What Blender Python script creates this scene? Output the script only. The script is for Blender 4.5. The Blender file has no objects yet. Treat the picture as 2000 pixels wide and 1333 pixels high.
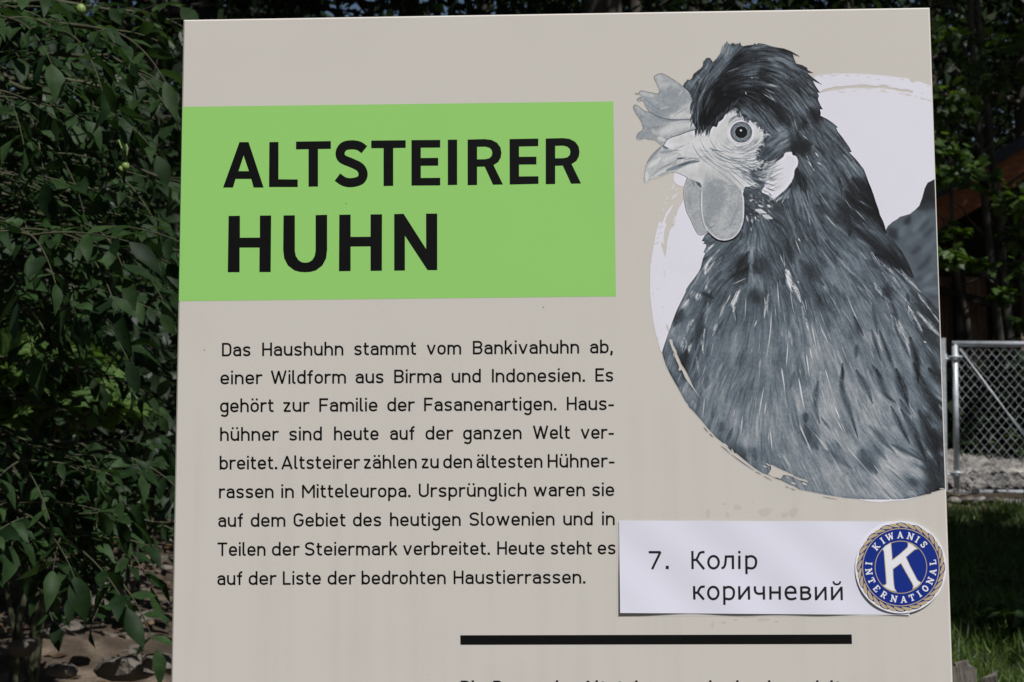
import bpy, bmesh, math, random
import numpy as np
from mathutils import Vector, Matrix
from mathutils.geometry import tessellate_polygon

scene = bpy.context.scene
COL = scene.collection
rad = math.radians

# ---------------------------------------------------------------- camera
F_MM, SENSOR = 50.0, 36.0
FPX = F_MM / SENSOR * 2000.0                       # focal length in photo pixels (photo 2000 x 1333)
CAM = np.array([0.0, 0.0, 1.30])
PITCH, ROLL = rad(3.45), rad(0.26)
_f = np.array([0, math.cos(PITCH), math.sin(PITCH)])
_r0, _d0 = np.array([1.0, 0, 0]), np.array([0, math.sin(PITCH), -math.cos(PITCH)])
_r = _r0 * math.cos(ROLL) - _d0 * math.sin(ROLL)
_d = _d0 * math.cos(ROLL) + _r0 * math.sin(ROLL)
cam_data = bpy.data.cameras.new("camera")
cam = bpy.data.objects.new("camera", cam_data)
COL.objects.link(cam)
cam_data.lens, cam_data.sensor_width, cam_data.sensor_fit = F_MM, SENSOR, 'HORIZONTAL'
cam_data.clip_start, cam_data.clip_end = 0.02, 600
m = Matrix.Identity(4)
for i in range(3):
    m[i][0], m[i][1], m[i][2], m[i][3] = _r[i], -_d[i], -_f[i], CAM[i]
cam.matrix_world = m
scene.camera = cam
cam_data.dof.use_dof = True
cam_data.dof.focus_distance = 1.48
cam_data.dof.aperture_fstop = 18.0

# ---------------------------------------------------------------- sky, sun, exposure
SUN_EL, SUN_AZ = rad(54), rad(38)                  # azimuth measured from straight behind the viewer towards the right
S = Vector((math.cos(SUN_EL) * math.sin(SUN_AZ), -math.cos(SUN_EL) * math.cos(SUN_AZ), math.sin(SUN_EL)))
world = bpy.data.worlds.new("World")
scene.world = world
world.use_nodes = True
wn = world.node_tree.nodes
sky = wn.new('ShaderNodeTexSky')
sky.sky_type = 'NISHITA'
sky.sun_disc = False
sky.sun_elevation = SUN_EL
sky.sun_rotation = math.atan2(S.x, S.y)
wn['Background'].inputs['Strength'].default_value = 0.05
world.node_tree.links.new(sky.outputs[0], wn['Background'].inputs['Color'])
sun = bpy.data.lights.new("sun", 'SUN')
sun.energy, sun.angle, sun.color = 4.9, rad(0.53), (1.0, 0.988, 0.962)
sun_o = bpy.data.objects.new("sun", sun)
COL.objects.link(sun_o)
sun_o.rotation_euler = S.to_track_quat('Z', 'Y').to_euler()
scene.view_settings.view_transform = 'Standard'
scene.view_settings.look = 'None'
scene.view_settings.exposure = EXPOSURE = -0.11
scene.view_settings.gamma = 1.0
scene.cycles.max_bounces = 6
scene.cycles.transparent_max_bounces = 12

# ---------------------------------------------------------------- helpers
LIT = 0.82                                         # how bright a white card on the sign comes out


def lin(*c):
    c = c[0] if len(c) == 1 else c
    return tuple((v / 255 / 12.92) if v / 255 <= .04045 else ((v / 255 + .055) / 1.055) ** 2.4 for v in c)


def alb(*c):
    """albedo of a printed colour from its value in the photograph"""
    return tuple(min(.95, v / LIT) for v in lin(*c)) + (1,)


def mat(name, color=(.5, .5, .5, 1), rough=.6, spec=.4, metal=0.0):
    m = bpy.data.materials.new(name)
    m.use_nodes = True
    b = m.node_tree.nodes['Principled BSDF']
    if len(color) == 3:
        color = tuple(color) + (1,)
    b.inputs['Base Color'].default_value = color
    b.inputs['Roughness'].default_value = rough
    b.inputs['Specular IOR Level'].default_value = spec
    b.inputs['Metallic'].default_value = metal
    return m


def N(m, kind, **kw):
    n = m.node_tree.nodes.new(kind)
    for k, v in kw.items():
        if k in n.bl_rna.properties:
            setattr(n, k, v)
        else:
            n.inputs[k].default_value = v
    return n


def link(m, a, b):
    m.node_tree.links.new(a, b)


def ramp(m, fac, stops):
    r = N(m, 'ShaderNodeValToRGB')
    e = r.color_ramp.elements
    while len(e) < len(stops):
        e.new(.5)
    for k, (p, c) in zip(e, stops):
        k.position = p
        k.color = tuple(c) + (1,) if len(c) == 3 else c
    link(m, fac, r.inputs[0])
    return r


def noise_mat(name, stops, scale=8, detail=6, rough=.8, spec=.3, bump=.0, bscale=40, stretch=(1, 1, 1), metal=0, dist=.02):
    m = mat(name, rough=rough, spec=spec, metal=metal)
    b = m.node_tree.nodes['Principled BSDF']
    tc = N(m, 'ShaderNodeTexCoord')
    mp = N(m, 'ShaderNodeMapping')
    mp.inputs['Scale'].default_value = stretch
    link(m, tc.outputs['Object'], mp.inputs[0])
    n = N(m, 'ShaderNodeTexNoise', Scale=scale, Detail=detail)
    link(m, mp.outputs[0], n.inputs['Vector'])
    link(m, ramp(m, n.outputs['Fac'], stops).outputs[0], b.inputs['Base Color'])
    if bump:
        n2 = N(m, 'ShaderNodeTexNoise', Scale=bscale, Detail=5)
        link(m, mp.outputs[0], n2.inputs['Vector'])
        bp = N(m, 'ShaderNodeBump', Strength=bump, Distance=dist)
        link(m, n2.outputs['Fac'], bp.inputs['Height'])
        link(m, bp.outputs[0], b.inputs['Normal'])
    return m


def props(o, label=None, cat=None, group=None, kind=None):
    if label:
        o["label"] = label
    if cat:
        o["category"] = cat
    if group:
        o["group"] = group
    if kind:
        o["kind"] = kind
    return o


def empty(name, loc=(0, 0, 0), rot=None, **kw):
    o = bpy.data.objects.new(name, None)
    COL.objects.link(o)
    o.empty_display_size = .1
    o.location = loc
    if rot is not None:
        o.rotation_euler = rot
    return props(o, **kw)


def mesh_np(name, verts, faces, material, parent=None, smooth=False, attrs=None):
    """faces: list of index lists, or an (n,k) integer array"""
    me = bpy.data.meshes.new(name)
    verts = np.asarray(verts, np.float32).reshape(-1, 3)
    if isinstance(faces, np.ndarray):
        n, k = faces.shape
        flat, start, tot = faces.ravel().astype(np.int32), np.arange(0, n * k, k, dtype=np.int32), np.full(n, k, np.int32)
    else:
        tot = np.array([len(f) for f in faces], np.int32)
        flat = np.concatenate([np.asarray(f, np.int32) for f in faces]) if len(faces) else np.zeros(0, np.int32)
        start = np.concatenate([[0], np.cumsum(tot)[:-1]]).astype(np.int32) if len(faces) else np.zeros(0, np.int32)
    me.vertices.add(len(verts))
    me.vertices.foreach_set('co', verts.ravel())
    me.loops.add(len(flat))
    me.loops.foreach_set('vertex_index', flat)
    me.polygons.add(len(tot))
    me.polygons.foreach_set('loop_start', start)
    if attrs:
        for an, (dom, typ, val) in attrs.items():
            a = me.attributes.new(an, typ, dom)
            a.data.foreach_set('color' if 'COLOR' in typ else 'value', np.asarray(val, np.float32).ravel())
    me.update(calc_edges=True)
    me.validate()
    me.polygons.foreach_set('use_smooth', np.full(len(me.polygons), bool(smooth)))
    me.materials.append(material)
    o = bpy.data.objects.new(name, me)
    COL.objects.link(o)
    if parent:
        o.parent = parent
    return o


class MB:
    """collects shapes that belong to ONE part"""
    def __init__(self):
        self.v, self.f = [], []

    def add(self, verts, faces):
        k = len(self.v)
        self.v += [tuple(p) for p in verts]
        self.f += [[i + k for i in f] for f in faces]
        return self

    def box(self, c, s, rot=None):
        M = rot.to_matrix() if rot is not None else Matrix.Identity(3)
        vs = [Vector(c) + M @ Vector((sx * s[0] / 2, sy * s[1] / 2, sz * s[2] / 2)) for sx in (-1, 1) for sy in (-1, 1) for sz in (-1, 1)]
        return self.add(vs, [(0, 1, 3, 2), (4, 6, 7, 5), (0, 4, 5, 1), (2, 3, 7, 6), (0, 2, 6, 4), (1, 5, 7, 3)])

    def tube(self, pts, radii, seg=8, cap=True):
        pts = [Vector(p) for p in pts]
        if not hasattr(radii, '__len__'):
            radii = [radii] * len(pts)
        vs, fs = [], []
        t0 = (pts[1] - pts[0]).normalized()
        up = Vector((0, 0, 1)) if abs(t0.z) < .9 else Vector((1, 0, 0))
        a = t0.cross(up).normalized()
        for i, p in enumerate(pts):
            t = (pts[min(i + 1, len(pts) - 1)] - pts[max(i - 1, 0)]).normalized()
            a = (a - t * a.dot(t)).normalized()
            b = t.cross(a)
            for k in range(seg):
                th = 2 * math.pi * k / seg
                vs.append(p + (a * math.cos(th) + b * math.sin(th)) * radii[i])
        for i in range(len(pts) - 1):
            for k in range(seg):
                k2 = (k + 1) % seg
                fs.append((i * seg + k, i * seg + k2, (i + 1) * seg + k2, (i + 1) * seg + k))
        if cap:
            fs.append(tuple(range(seg))[::-1])
            fs.append(tuple((len(pts) - 1) * seg + k for k in range(seg)))
        return self.add(vs, fs)

    def build(self, name, material, parent=None, smooth=False):
        return mesh_np(name, self.v, self.f, material, parent, smooth)


def ray(px, py):
    v = _r * ((px - 1000) / FPX) + _d * ((py - 666.5) / FPX) + _f
    return v


def at(px, py, y):
    """world point seen at a photo pixel, at world distance y"""
    v = ray(px, py)
    return CAM + v * (y / v[1])

# ---------------------------------------------------------------- the printed hen picture (numpy painter)
# ZOOM windows: origin x, origin y, scale  (coordinates measured on the sign's print)
ZW = {1: (1220, 60, 6.06), 2: (1500, 60, 5.553), 3: (1220, 260, 6.06), 4: (1500, 280, 5.553),
      5: (1250, 470, 5.332), 6: (1540, 500, 5.553), 7: (1280, 680, 4.30), 8: (1560, 720, 4.76)}
PX0, PY0, PW, PH, SS = 1226, 70, 640, 916, 2


def zp(n, *pts):
    ox, oy, s = ZW[n]
    return [(ox + x / s, oy + y / s) for x, y in pts]


def paint_hen():
    rs = np.random.RandomState(7)
    W, H = PW * SS, PH * SS

    def fill(pts):
        """even-odd scanline fill of a polygon given in photo coordinates -> bool mask"""
        par = np.zeros((H, W + 1), np.int32)
        p = (np.array(pts) - (PX0, PY0)) * SS
        q = np.roll(p, -1, axis=0)
        for (x0, y0), (x1, y1) in zip(p, q):
            if y0 == y1:
                continue
            if y0 > y1:
                x0, y0, x1, y1 = x1, y1, x0, y0
            ys = np.arange(max(0, math.ceil(y0 - .5)), min(H, math.ceil(y1 - .5)))
            if len(ys) == 0:
                continue
            xs = x0 + (ys + .5 - y0) * (x1 - x0) / (y1 - y0)
            np.add.at(par, (ys, np.clip(np.ceil(xs - .5), 0, W).astype(int)), 1)
        return (np.cumsum(par, axis=1)[:, :W] % 2).astype(np.float32)

    def smooth(pts, k=4, closed=False):
        p = [np.array(q, float) for q in pts]
        n = len(p)
        if n < 3:
            return [tuple(q) for q in p]
        out = []
        for i in range(n if closed else n - 1):
            a = p[(i - 1) % n] if (closed or i > 0) else p[0]
            b, c = p[i], p[(i + 1) % n]
            d = p[(i + 2) % n] if (closed or i + 2 < n) else p[-1]
            for j in range(k):
                t = j / k
                out.append(tuple(.5 * ((2 * b) + (c - a) * t + (2 * a - 5 * b + 4 * c - d) * t * t + (3 * b - a - 3 * c + d) * t ** 3)))
        if not closed:
            out.append(tuple(p[-1]))
        return out

    def box1(a, r, ax):
        a = np.moveaxis(a, ax, 0)
        n = a.shape[0]
        c = np.cumsum(np.concatenate([np.repeat(a[:1], r + 1, 0), a, np.repeat(a[-1:], r, 0)], 0), 0)
        return np.moveaxis((c[2 * r + 1:] - c[:n]) / (2 * r + 1), 0, ax)

    def blur(a, px):
        r = max(1, int(round(px * SS * .6)))
        for _ in range(3):
            a = box1(box1(a, r, 0), r, 1)
        return a

    def noise(cell):
        gh, gw = int(H / cell) + 3, int(W / cell) + 3
        g = rs.rand(gh, gw).astype(np.float32)
        y = np.arange(H) / cell
        x = np.arange(W) / cell
        yi, xi = y.astype(int), x.astype(int)
        fy, fx = y - yi, x - xi
        fy = (fy * fy * (3 - 2 * fy))[:, None]
        fx = (fx * fx * (3 - 2 * fx))[None]
        a, b = g[yi][:, xi], g[yi][:, xi + 1]
        c, d = g[yi + 1][:, xi], g[yi + 1][:, xi + 1]
        return ((a * (1 - fx) + b * fx) * (1 - fy) + (c * (1 - fx) + d * fx) * fy).astype(np.float32)

    def idw(ctrl, power=2.0, step=8):
        """smooth field through scattered control values, on a coarse grid, then enlarged"""
        gh, gw = H // step + 2, W // step + 2
        yy, xx = np.mgrid[0:gh, 0:gw].astype(np.float32)
        px = PX0 + xx * step / SS
        py = PY0 + yy * step / SS
        num, den = 0, 0
        for c in ctrl:
            w = 1.0 / (((px - c[0]) ** 2 + (py - c[1]) ** 2 + 60.0) ** power)
            v = np.array(c[2:], np.float32)
            num = num + w[..., None] * v
            den = den + w
        g = (num / den[..., None])
        y, x = np.arange(H) / step, np.arange(W) / step
        yi, xi = y.astype(int), x.astype(int)
        fy, fx = (y - yi)[:, None, None], (x - xi)[None, :, None]
        a, b, c_, d = g[yi][:, xi], g[yi][:, xi + 1], g[yi + 1][:, xi], g[yi + 1][:, xi + 1]
        return ((a * (1 - fx) + b * fx) * (1 - fy) + (c_ * (1 - fx) + d * fx) * fy).astype(np.float32)

    # ---- flow of the plumage: (window, x, y, angle in degrees, y pointing down)
    FL = [(1, 740, 640, -60), (1, 820, 620, -62), (1, 900, 700, -66), (1, 960, 560, -55), (1, 1000, 800, -70), (1, 900, 1000, -85),
          (1, 1090, 460, -52), (1, 1200, 250, -75), (1, 1300, 200, -60), (1, 1300, 400, -32), (1, 1400, 280, -28), (1, 1550, 190, -12),
          (1, 1700, 190, 4), (1, 1700, 340, 8), (1, 1550, 330, -5), (1, 1300, 600, -20), (1, 1450, 500, -8), (1, 1700, 500, 14),
          (1, 1850, 560, 25), (1, 1700, 660, 20), (1, 1500, 650, 10), (1, 1700, 800, 32), (1, 1850, 800, 40), (1, 1150, 720, -30),
          (1, 1150, 950, -35), (1, 1300, 850, 20), (1, 1400, 950, 42), (1, 1550, 900, 45), (1, 1700, 1000, 52), (1, 1820, 1050, 58),
          (1, 1750, 1200, 48), (1, 950, 1120, 95), (1, 1100, 1020, 130),
          (2, 100, 220, 14), (2, 250, 230, 25), (2, 200, 350, 24), (2, 380, 420, 32), (2, 200, 550, 40), (2, 400, 600, 45), (2, 500, 560, 42),
          (2, 300, 750, 50), (2, 480, 780, 55), (2, 100, 800, 48), (2, 150, 950, 58), (2, 300, 1000, 70), (2, 500, 950, 60), (2, 650, 1050, 45),
          (2, 800, 1250, 55), (2, 550, 1200, 52), (2, 350, 1250, 60), (2, 100, 1150, -30), (2, 200, 1250, -35),
          (3, 1750, 150, -40), (3, 1850, 100, -38), (3, 1700, 250, -50),
          (4, 450, 100, 45), (4, 600, 250, 48), (4, 800, 150, 50), (4, 950, 250, 55), (4, 1000, 400, 60), (4, 800, 350, 62), (4, 600, 450, 52),
          (4, 400, 300, 60), (4, 350, 500, 78), (4, 300, 700, 82), (4, 450, 700, 70), (4, 700, 600, 50), (4, 1000, 650, 42), (4, 1150, 800, 55),
          (4, 900, 850, 45), (4, 700, 900, 48), (4, 500, 950, 65), (4, 330, 950, 70), (4, 1000, 980, 42), (4, 1200, 1050, 45), (4, 1350, 1200, 55),
          (4, 800, 1150, 48), (4, 550, 1200, 58), (4, 350, 1150, 65), (4, 100, 1000, 60), (4, 100, 1200, 70), (4, 100, 800, 40),
          (3, 1450, 800, 35), (3, 1550, 650, 25), (3, 1650, 850, 45), (3, 1600, 1100, 75), (3, 1450, 1150, 100), (3, 1300, 1300, 125), (3, 1000, 1250, 160),
          (5, 700, 60, 140), (5, 800, 120, 132), (5, 950, 150, 140), (5, 1050, 200, 145), (5, 900, 300, 142), (5, 1020, 330, 140), (5, 700, 250, 122),
          (5, 650, 400, 122), (5, 850, 450, 132), (5, 1050, 420, 150), (5, 1130, 150, 92), (5, 1200, 350, 82), (5, 1300, 200, 62), (5, 1400, 400, 68),
          (5, 1250, 500, 80), (5, 1150, 650, 92), (5, 1000, 600, 112), (5, 850, 700, 118), (5, 650, 700, 112), (5, 500, 650, 122), (5, 450, 850, 114),
          (5, 350, 950, 110), (5, 700, 1000, 100), (5, 550, 1100, 105), (5, 950, 1050, 104), (5, 1150, 1000, 100), (5, 1330, 1000, 96), (5, 1500, 800, 84),
          (5, 1600, 500, 65), (5, 1550, 1150, 92), (5, 350, 1200, 112), (5, 900, 1250, 105),
          (6, 100, 200, 65), (6, 300, 200, 60), (6, 600, 150, 55), (6, 900, 200, 54), (6, 1100, 150, 50), (6, 1250, 150, 48), (6, 1300, 350, 50),
          (6, 1500, 550, 48), (6, 1150, 400, 55), (6, 950, 450, 60), (6, 700, 500, 65), (6, 450, 500, 66), (6, 250, 700, 74), (6, 150, 900, 80),
          (6, 450, 850, 66), (6, 700, 850, 66), (6, 950, 800, 68), (6, 1150, 800, 66), (6, 1350, 700, 60), (6, 1500, 800, 48), (6, 1400, 950, 62),
          (6, 1600, 1000, 55), (6, 1250, 1050, 66), (6, 1050, 1100, 66), (6, 800, 1100, 70), (6, 500, 1150, 70), (6, 200, 1150, 78),
          (7, 100, 150, 108), (7, 300, 200, 108), (7, 500, 300, 112), (7, 400, 500, 100), (7, 700, 250, 118), (7, 650, 500, 102), (7, 720, 700, 97),
          (7, 600, 750, 118), (7, 900, 450, 98), (7, 900, 750, 90), (7, 1080, 300, 80), (7, 1100, 600, 80), (7, 1230, 400, 76), (7, 1240, 750, 66),
          (7, 850, 950, 75), (7, 1100, 950, 60),
          (8, 100, 200, 76), (8, 280, 200, 72), (8, 420, 250, 74), (8, 620, 200, 66), (8, 800, 250, 58), (8, 950, 200, 66), (8, 1150, 150, 56),
          (8, 1280, 300, 48), (8, 800, 400, 60), (8, 950, 500, 66), (8, 1080, 600, 62), (8, 1230, 600, 60), (8, 480, 450, 68), (8, 200, 450, 58),
          (8, 150, 700, 60), (8, 330, 800, 56), (8, 550, 830, 52), (8, 700, 900, 52), (8, 750, 650, 46), (8, 950, 800, 30), (8, 1080, 880, 32),
          (8, 950, 950, 38), (8, 800, 1050, 45), (8, 600, 1100, 52), (8, 300, 1050, 62), (8, 120, 1020, 64), (8, 1250, 950, 60)]
    fl = []
    for n, x, y, a in FL:
        (px, py), = zp(n, (x, y))
        # direction field is a line field: doubled angle keeps it continuous
        fl.append((px, py, math.cos(math.radians(2 * a)), math.sin(math.radians(2 * a))))
    F = idw(fl, 1.6)
    ang = .5 * np.arctan2(F[..., 1], F[..., 0])
    vx, vy = np.cos(ang).astype(np.float32), np.sin(ang).astype(np.float32)

    def lic(src, steps, h):
        acc = src.copy()
        for sg in (1, -1):
            yy, xx = np.mgrid[0:H, 0:W].astype(np.float32)
            lx, ly = vx * sg, vy * sg
            for i in range(steps):
                xx += lx * h
                yy += ly * h
                xi = np.clip(xx + .5, 0, W - 1).astype(np.int32)
                yi = np.clip(yy + .5, 0, H - 1).astype(np.int32)
                acc += src[yi, xi] * (1 - i / (steps + 2))
                nx, ny = vx[yi, xi], vy[yi, xi]
                f = np.where(nx * lx + ny * ly < 0, -1, 1)
                lx, ly = nx * f, ny * f
        acc -= acc.mean()
        return acc / acc.std()

    fine = lic(rs.rand(H, W).astype(np.float32) + .8 * noise(3), 9, 1.8)
    mid = lic(noise(6) + .6 * noise(11), 9, 3.5)
    big = lic(noise(24), 8, 7.0)
    crestw = np.clip((330 - (np.mgrid[0:H, 0:W][0] / SS + PY0)) / 120, 0, 1).astype(np.float32)

    # ---- brush tools on (value, alpha) layers
    def seg_mask(pts, wpx, soft, taper=(1.0, 1.0)):
        """soft tapered polyline; returns (y0,y1,x0,x1, mask)"""
        p = (np.array(pts) - (PX0, PY0)) * SS
        if len(p) == 1:
            p = np.vstack([p, p + .01])
        r = wpx * SS * .5
        m = r * (1 + soft) + 2
        x0, y0 = np.floor(p.min(0) - m).astype(int)
        x1, y1 = np.ceil(p.max(0) + m).astype(int)
        x0, y0, x1, y1 = max(0, x0), max(0, y0), min(W, x1), min(H, y1)
        if x1 <= x0 or y1 <= y0:
            return None
        yy, xx = np.mgrid[y0:y1, x0:x1].astype(np.float32)
        L = np.concatenate([[0], np.cumsum(np.hypot(*np.diff(p, axis=0).T))])
        L /= max(L[-1], 1e-6)
        best = np.zeros(xx.shape, np.float32)
        for i in range(len(p) - 1):
            a, d = p[i], p[i + 1] - p[i]
            t = np.clip(((xx - a[0]) * d[0] + (yy - a[1]) * d[1]) / max(d @ d, 1e-9), 0, 1)
            dist = np.hypot(xx - a[0] - t * d[0], yy - a[1] - t * d[1])
            s = L[i] + t * (L[i + 1] - L[i])
            rad = r * (taper[0] + (1 - taper[0]) * np.minimum(1, s / .3)) * (taper[1] + (1 - taper[1]) * np.minimum(1, (1 - s) / .45))
            inner = rad * (1 - soft)
            best = np.maximum(best, np.clip((rad * (1 + soft) + .6 - dist) / (rad * (1 + soft) - inner + 1.2), 0, 1))
        return y0, y1, x0, x1, best * best * (3 - 2 * best)

    def stroke(buf, pts, w, v, a=1.0, soft=.5, taper=(.35, .15), sm=True, clip=None):
        if sm and len(pts) > 2:
            pts = smooth(pts, 5)
        r = seg_mask(pts, w, soft, taper)
        if r is None:
            return
        y0, y1, x0, x1, m = r
        m = m * a
        if clip is not None:
            m = m * clip[y0:y1, x0:x1]
        buf[y0:y1, x0:x1] += (v - buf[y0:y1, x0:x1]) * m

    # ================================================================ plumage tone
    T = np.full((H, W), 84, np.float32)
    TC = [(1, 1350, 330, 34), (1, 1150, 780, 22), (1, 1000, 1020, 26), (1, 950, 600, 62), (1, 850, 620, 72), (1, 1050, 450, 66), (1, 1200, 260, 92),
          (1, 1450, 220, 66), (1, 1700, 230, 60), (1, 1850, 380, 70), (1, 1500, 430, 56), (1, 1700, 500, 46), (1, 1300, 560, 36), (1, 1400, 700, 42),
          (1, 1700, 680, 50), (1, 1550, 850, 44), (1, 1780, 900, 38), (1, 1450, 980, 62), (1, 1650, 1080, 64), (1, 1800, 1080, 56), (1, 850, 900, 58),
          (1, 1800, 1230, 84), (1, 1250, 880, 26), (1, 1880, 700, 56),
          (2, 150, 220, 48), (2, 120, 330, 70), (2, 350, 440, 60), (2, 250, 560, 66), (2, 450, 560, 58), (2, 180, 750, 56), (2, 480, 750, 58), (2, 330, 850, 72),
          (2, 520, 900, 40), (2, 120, 950, 44), (2, 250, 950, 52), (2, 450, 1050, 56), (2, 640, 1080, 72), (2, 780, 1220, 60), (2, 300, 1130, 54), (2, 150, 1180, 98),
          (2, 350, 1280, 40), (2, 600, 1250, 72),
          (3, 1750, 120, 84), (3, 1700, 250, 62), (3, 1500, 550, 92), (3, 1550, 750, 70), (3, 1500, 950, 54), (3, 1750, 950, 62), (3, 1600, 1150, 68), (3, 1850, 880, 58),
          (4, 600, 200, 76), (4, 450, 250, 78), (4, 700, 350, 72), (4, 900, 300, 74), (4, 1050, 480, 40), (4, 1100, 700, 26), (4, 1000, 600, 34), (4, 900, 720, 40),
          (4, 700, 550, 66), (4, 350, 420, 42), (4, 350, 600, 82), (4, 300, 850, 74), (4, 480, 800, 82), (4, 650, 700, 60), (4, 800, 800, 44), (4, 900, 950, 44),
          (4, 1100, 950, 58), (4, 1250, 1080, 56), (4, 1200, 1180, 32), (4, 750, 1000, 78), (4, 900, 1150, 82), (4, 600, 1100, 74), (4, 150, 900, 58), (4, 150, 1150, 56),
          (4, 350, 1250, 84), (4, 1050, 1270, 88), (4, 1380, 1280, 42),
          (5, 800, 60, 84), (5, 700, 200, 92), (5, 850, 250, 74), (5, 1050, 250, 44), (5, 980, 330, 52), (5, 1250, 250, 60), (5, 1150, 150, 92), (5, 1200, 450, 90),
          (5, 1200, 600, 56), (5, 900, 430, 76), (5, 650, 400, 92), (5, 550, 520, 90), (5, 700, 570, 62), (5, 850, 620, 70), (5, 480, 700, 98), (5, 620, 760, 78),
          (5, 400, 800, 70), (5, 500, 900, 102), (5, 620, 950, 62), (5, 380, 980, 108), (5, 750, 850, 82), (5, 1000, 750, 84), (5, 1150, 750, 78), (5, 1350, 800, 84),
          (5, 1500, 600, 82), (5, 1550, 250, 64), (5, 800, 1100, 88), (5, 1000, 1100, 92), (5, 1250, 1100, 92), (5, 1500, 1000, 96), (5, 560, 1120, 72), (5, 430, 1200, 58),
          (5, 300, 1200, 88), (5, 800, 1260, 86), (5, 1400, 300, 78),
          (6, 250, 180, 58), (6, 450, 250, 92), (6, 700, 150, 84), (6, 900, 120, 72), (6, 1150, 60, 34), (6, 1250, 130, 40), (6, 850, 280, 76), (6, 650, 330, 92),
          (6, 450, 450, 82), (6, 330, 500, 64), (6, 650, 550, 86), (6, 1000, 280, 84), (6, 1150, 280, 90), (6, 1070, 380, 58), (6, 1250, 350, 84), (6, 1400, 450, 64),
          (6, 1550, 620, 50), (6, 1200, 520, 92), (6, 1000, 600, 94), (6, 800, 600, 92), (6, 850, 720, 96), (6, 950, 720, 88), (6, 600, 750, 96), (6, 400, 700, 82),
          (6, 250, 850, 98), (6, 500, 850, 98), (6, 750, 800, 70), (6, 850, 900, 108), (6, 1100, 850, 98), (6, 1350, 850, 94), (6, 1500, 850, 52), (6, 1600, 950, 50),
          (6, 1450, 1000, 74), (6, 1550, 1150, 58), (6, 1200, 1000, 94), (6, 1000, 1120, 90), (6, 800, 1050, 104), (6, 600, 1000, 100), (6, 350, 1050, 112), (6, 480, 1150, 108),
          (6, 700, 1200, 98), (6, 1250, 1180, 96), (6, 1450, 1230, 90), (6, 100, 1000, 94),
          (7, 100, 150, 90), (7, 250, 350, 96), (7, 250, 150, 62), (7, 450, 150, 84), (7, 600, 150, 86), (7, 750, 150, 78), (7, 450, 350, 98), (7, 600, 350, 88),
          (7, 350, 500, 82), (7, 550, 550, 88), (7, 680, 620, 96), (7, 480, 680, 92), (7, 780, 400, 84), (7, 900, 250, 96), (7, 1000, 450, 98), (7, 850, 650, 100),
          (7, 750, 780, 104), (7, 620, 820, 74), (7, 700, 880, 66), (7, 830, 900, 78), (7, 1000, 700, 98), (7, 1100, 850, 88), (7, 1080, 550, 96), (7, 1150, 250, 82),
          (7, 1230, 650, 82), (7, 1200, 950, 94), (7, 1200, 1130, 84),
          (8, 60, 300, 108), (8, 280, 350, 116), (8, 100, 620, 80), (8, 280, 640, 110), (8, 330, 760, 82), (8, 500, 250, 106), (8, 560, 400, 112), (8, 470, 550, 92),
          (8, 700, 380, 112), (8, 820, 480, 112), (8, 700, 500, 116), (8, 900, 580, 112), (8, 850, 680, 96), (8, 1000, 650, 84), (8, 1100, 350, 84), (8, 1250, 450, 50),
          (8, 1200, 700, 56), (8, 1300, 700, 44), (8, 600, 600, 104), (8, 750, 700, 84), (8, 640, 850, 76), (8, 450, 780, 102), (8, 200, 850, 98), (8, 450, 950, 104),
          (8, 600, 1000, 110), (8, 750, 1020, 110), (8, 850, 850, 114), (8, 950, 900, 124), (8, 1080, 980, 112), (8, 1050, 1060, 78), (8, 1200, 900, 44), (8, 1300, 1000, 40),
          (8, 1250, 1100, 40), (8, 1100, 1130, 82), (8, 900, 1130, 104), (8, 700, 1150, 110), (8, 400, 1100, 106), (8, 150, 1080, 98), (8, 330, 960, 106)]
    tc = []
    for n, x, y, v in TC:
        (px, py), = zp(n, (x, y))
        tc.append((px, py, v))
    T = idw(tc, 1.9)[..., 0]
    # streaks scale with the tone; hackle feathers overlap as broad clumps
    amp = .55 + T / 130.0
    T = T * (1.16 - .06 * crestw) + 2
    neck = np.clip((660 - (np.mgrid[0:H, 0:W][0] / SS + PY0)) / 200, 0, 1).astype(np.float32)
    T = T + amp * ((.9 + 1.7 * neck + 2.4 * crestw) * fine + (1.5 + 3.2 * neck + 3 * crestw) * mid + (5.5 + crestw) * big) + 9 * (noise(10) - .5) + 9 * (noise(4) - .5)
    yg = (np.mgrid[0:H, 0:W][0] / SS + PY0).astype(np.float32)
    T = T * (1 + .13 * np.clip((yg - 620) / 250, 0, 1))
    T = np.where(crestw > 0, T + crestw * ((T - 58) * .38 - 4), T)
    T = np.clip(T, 10, 190)
    barb = np.clip(.62 + .36 * fine + .22 * mid + .6 * (noise(4) - .5), 0, 1.05).astype(np.float32)

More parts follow.
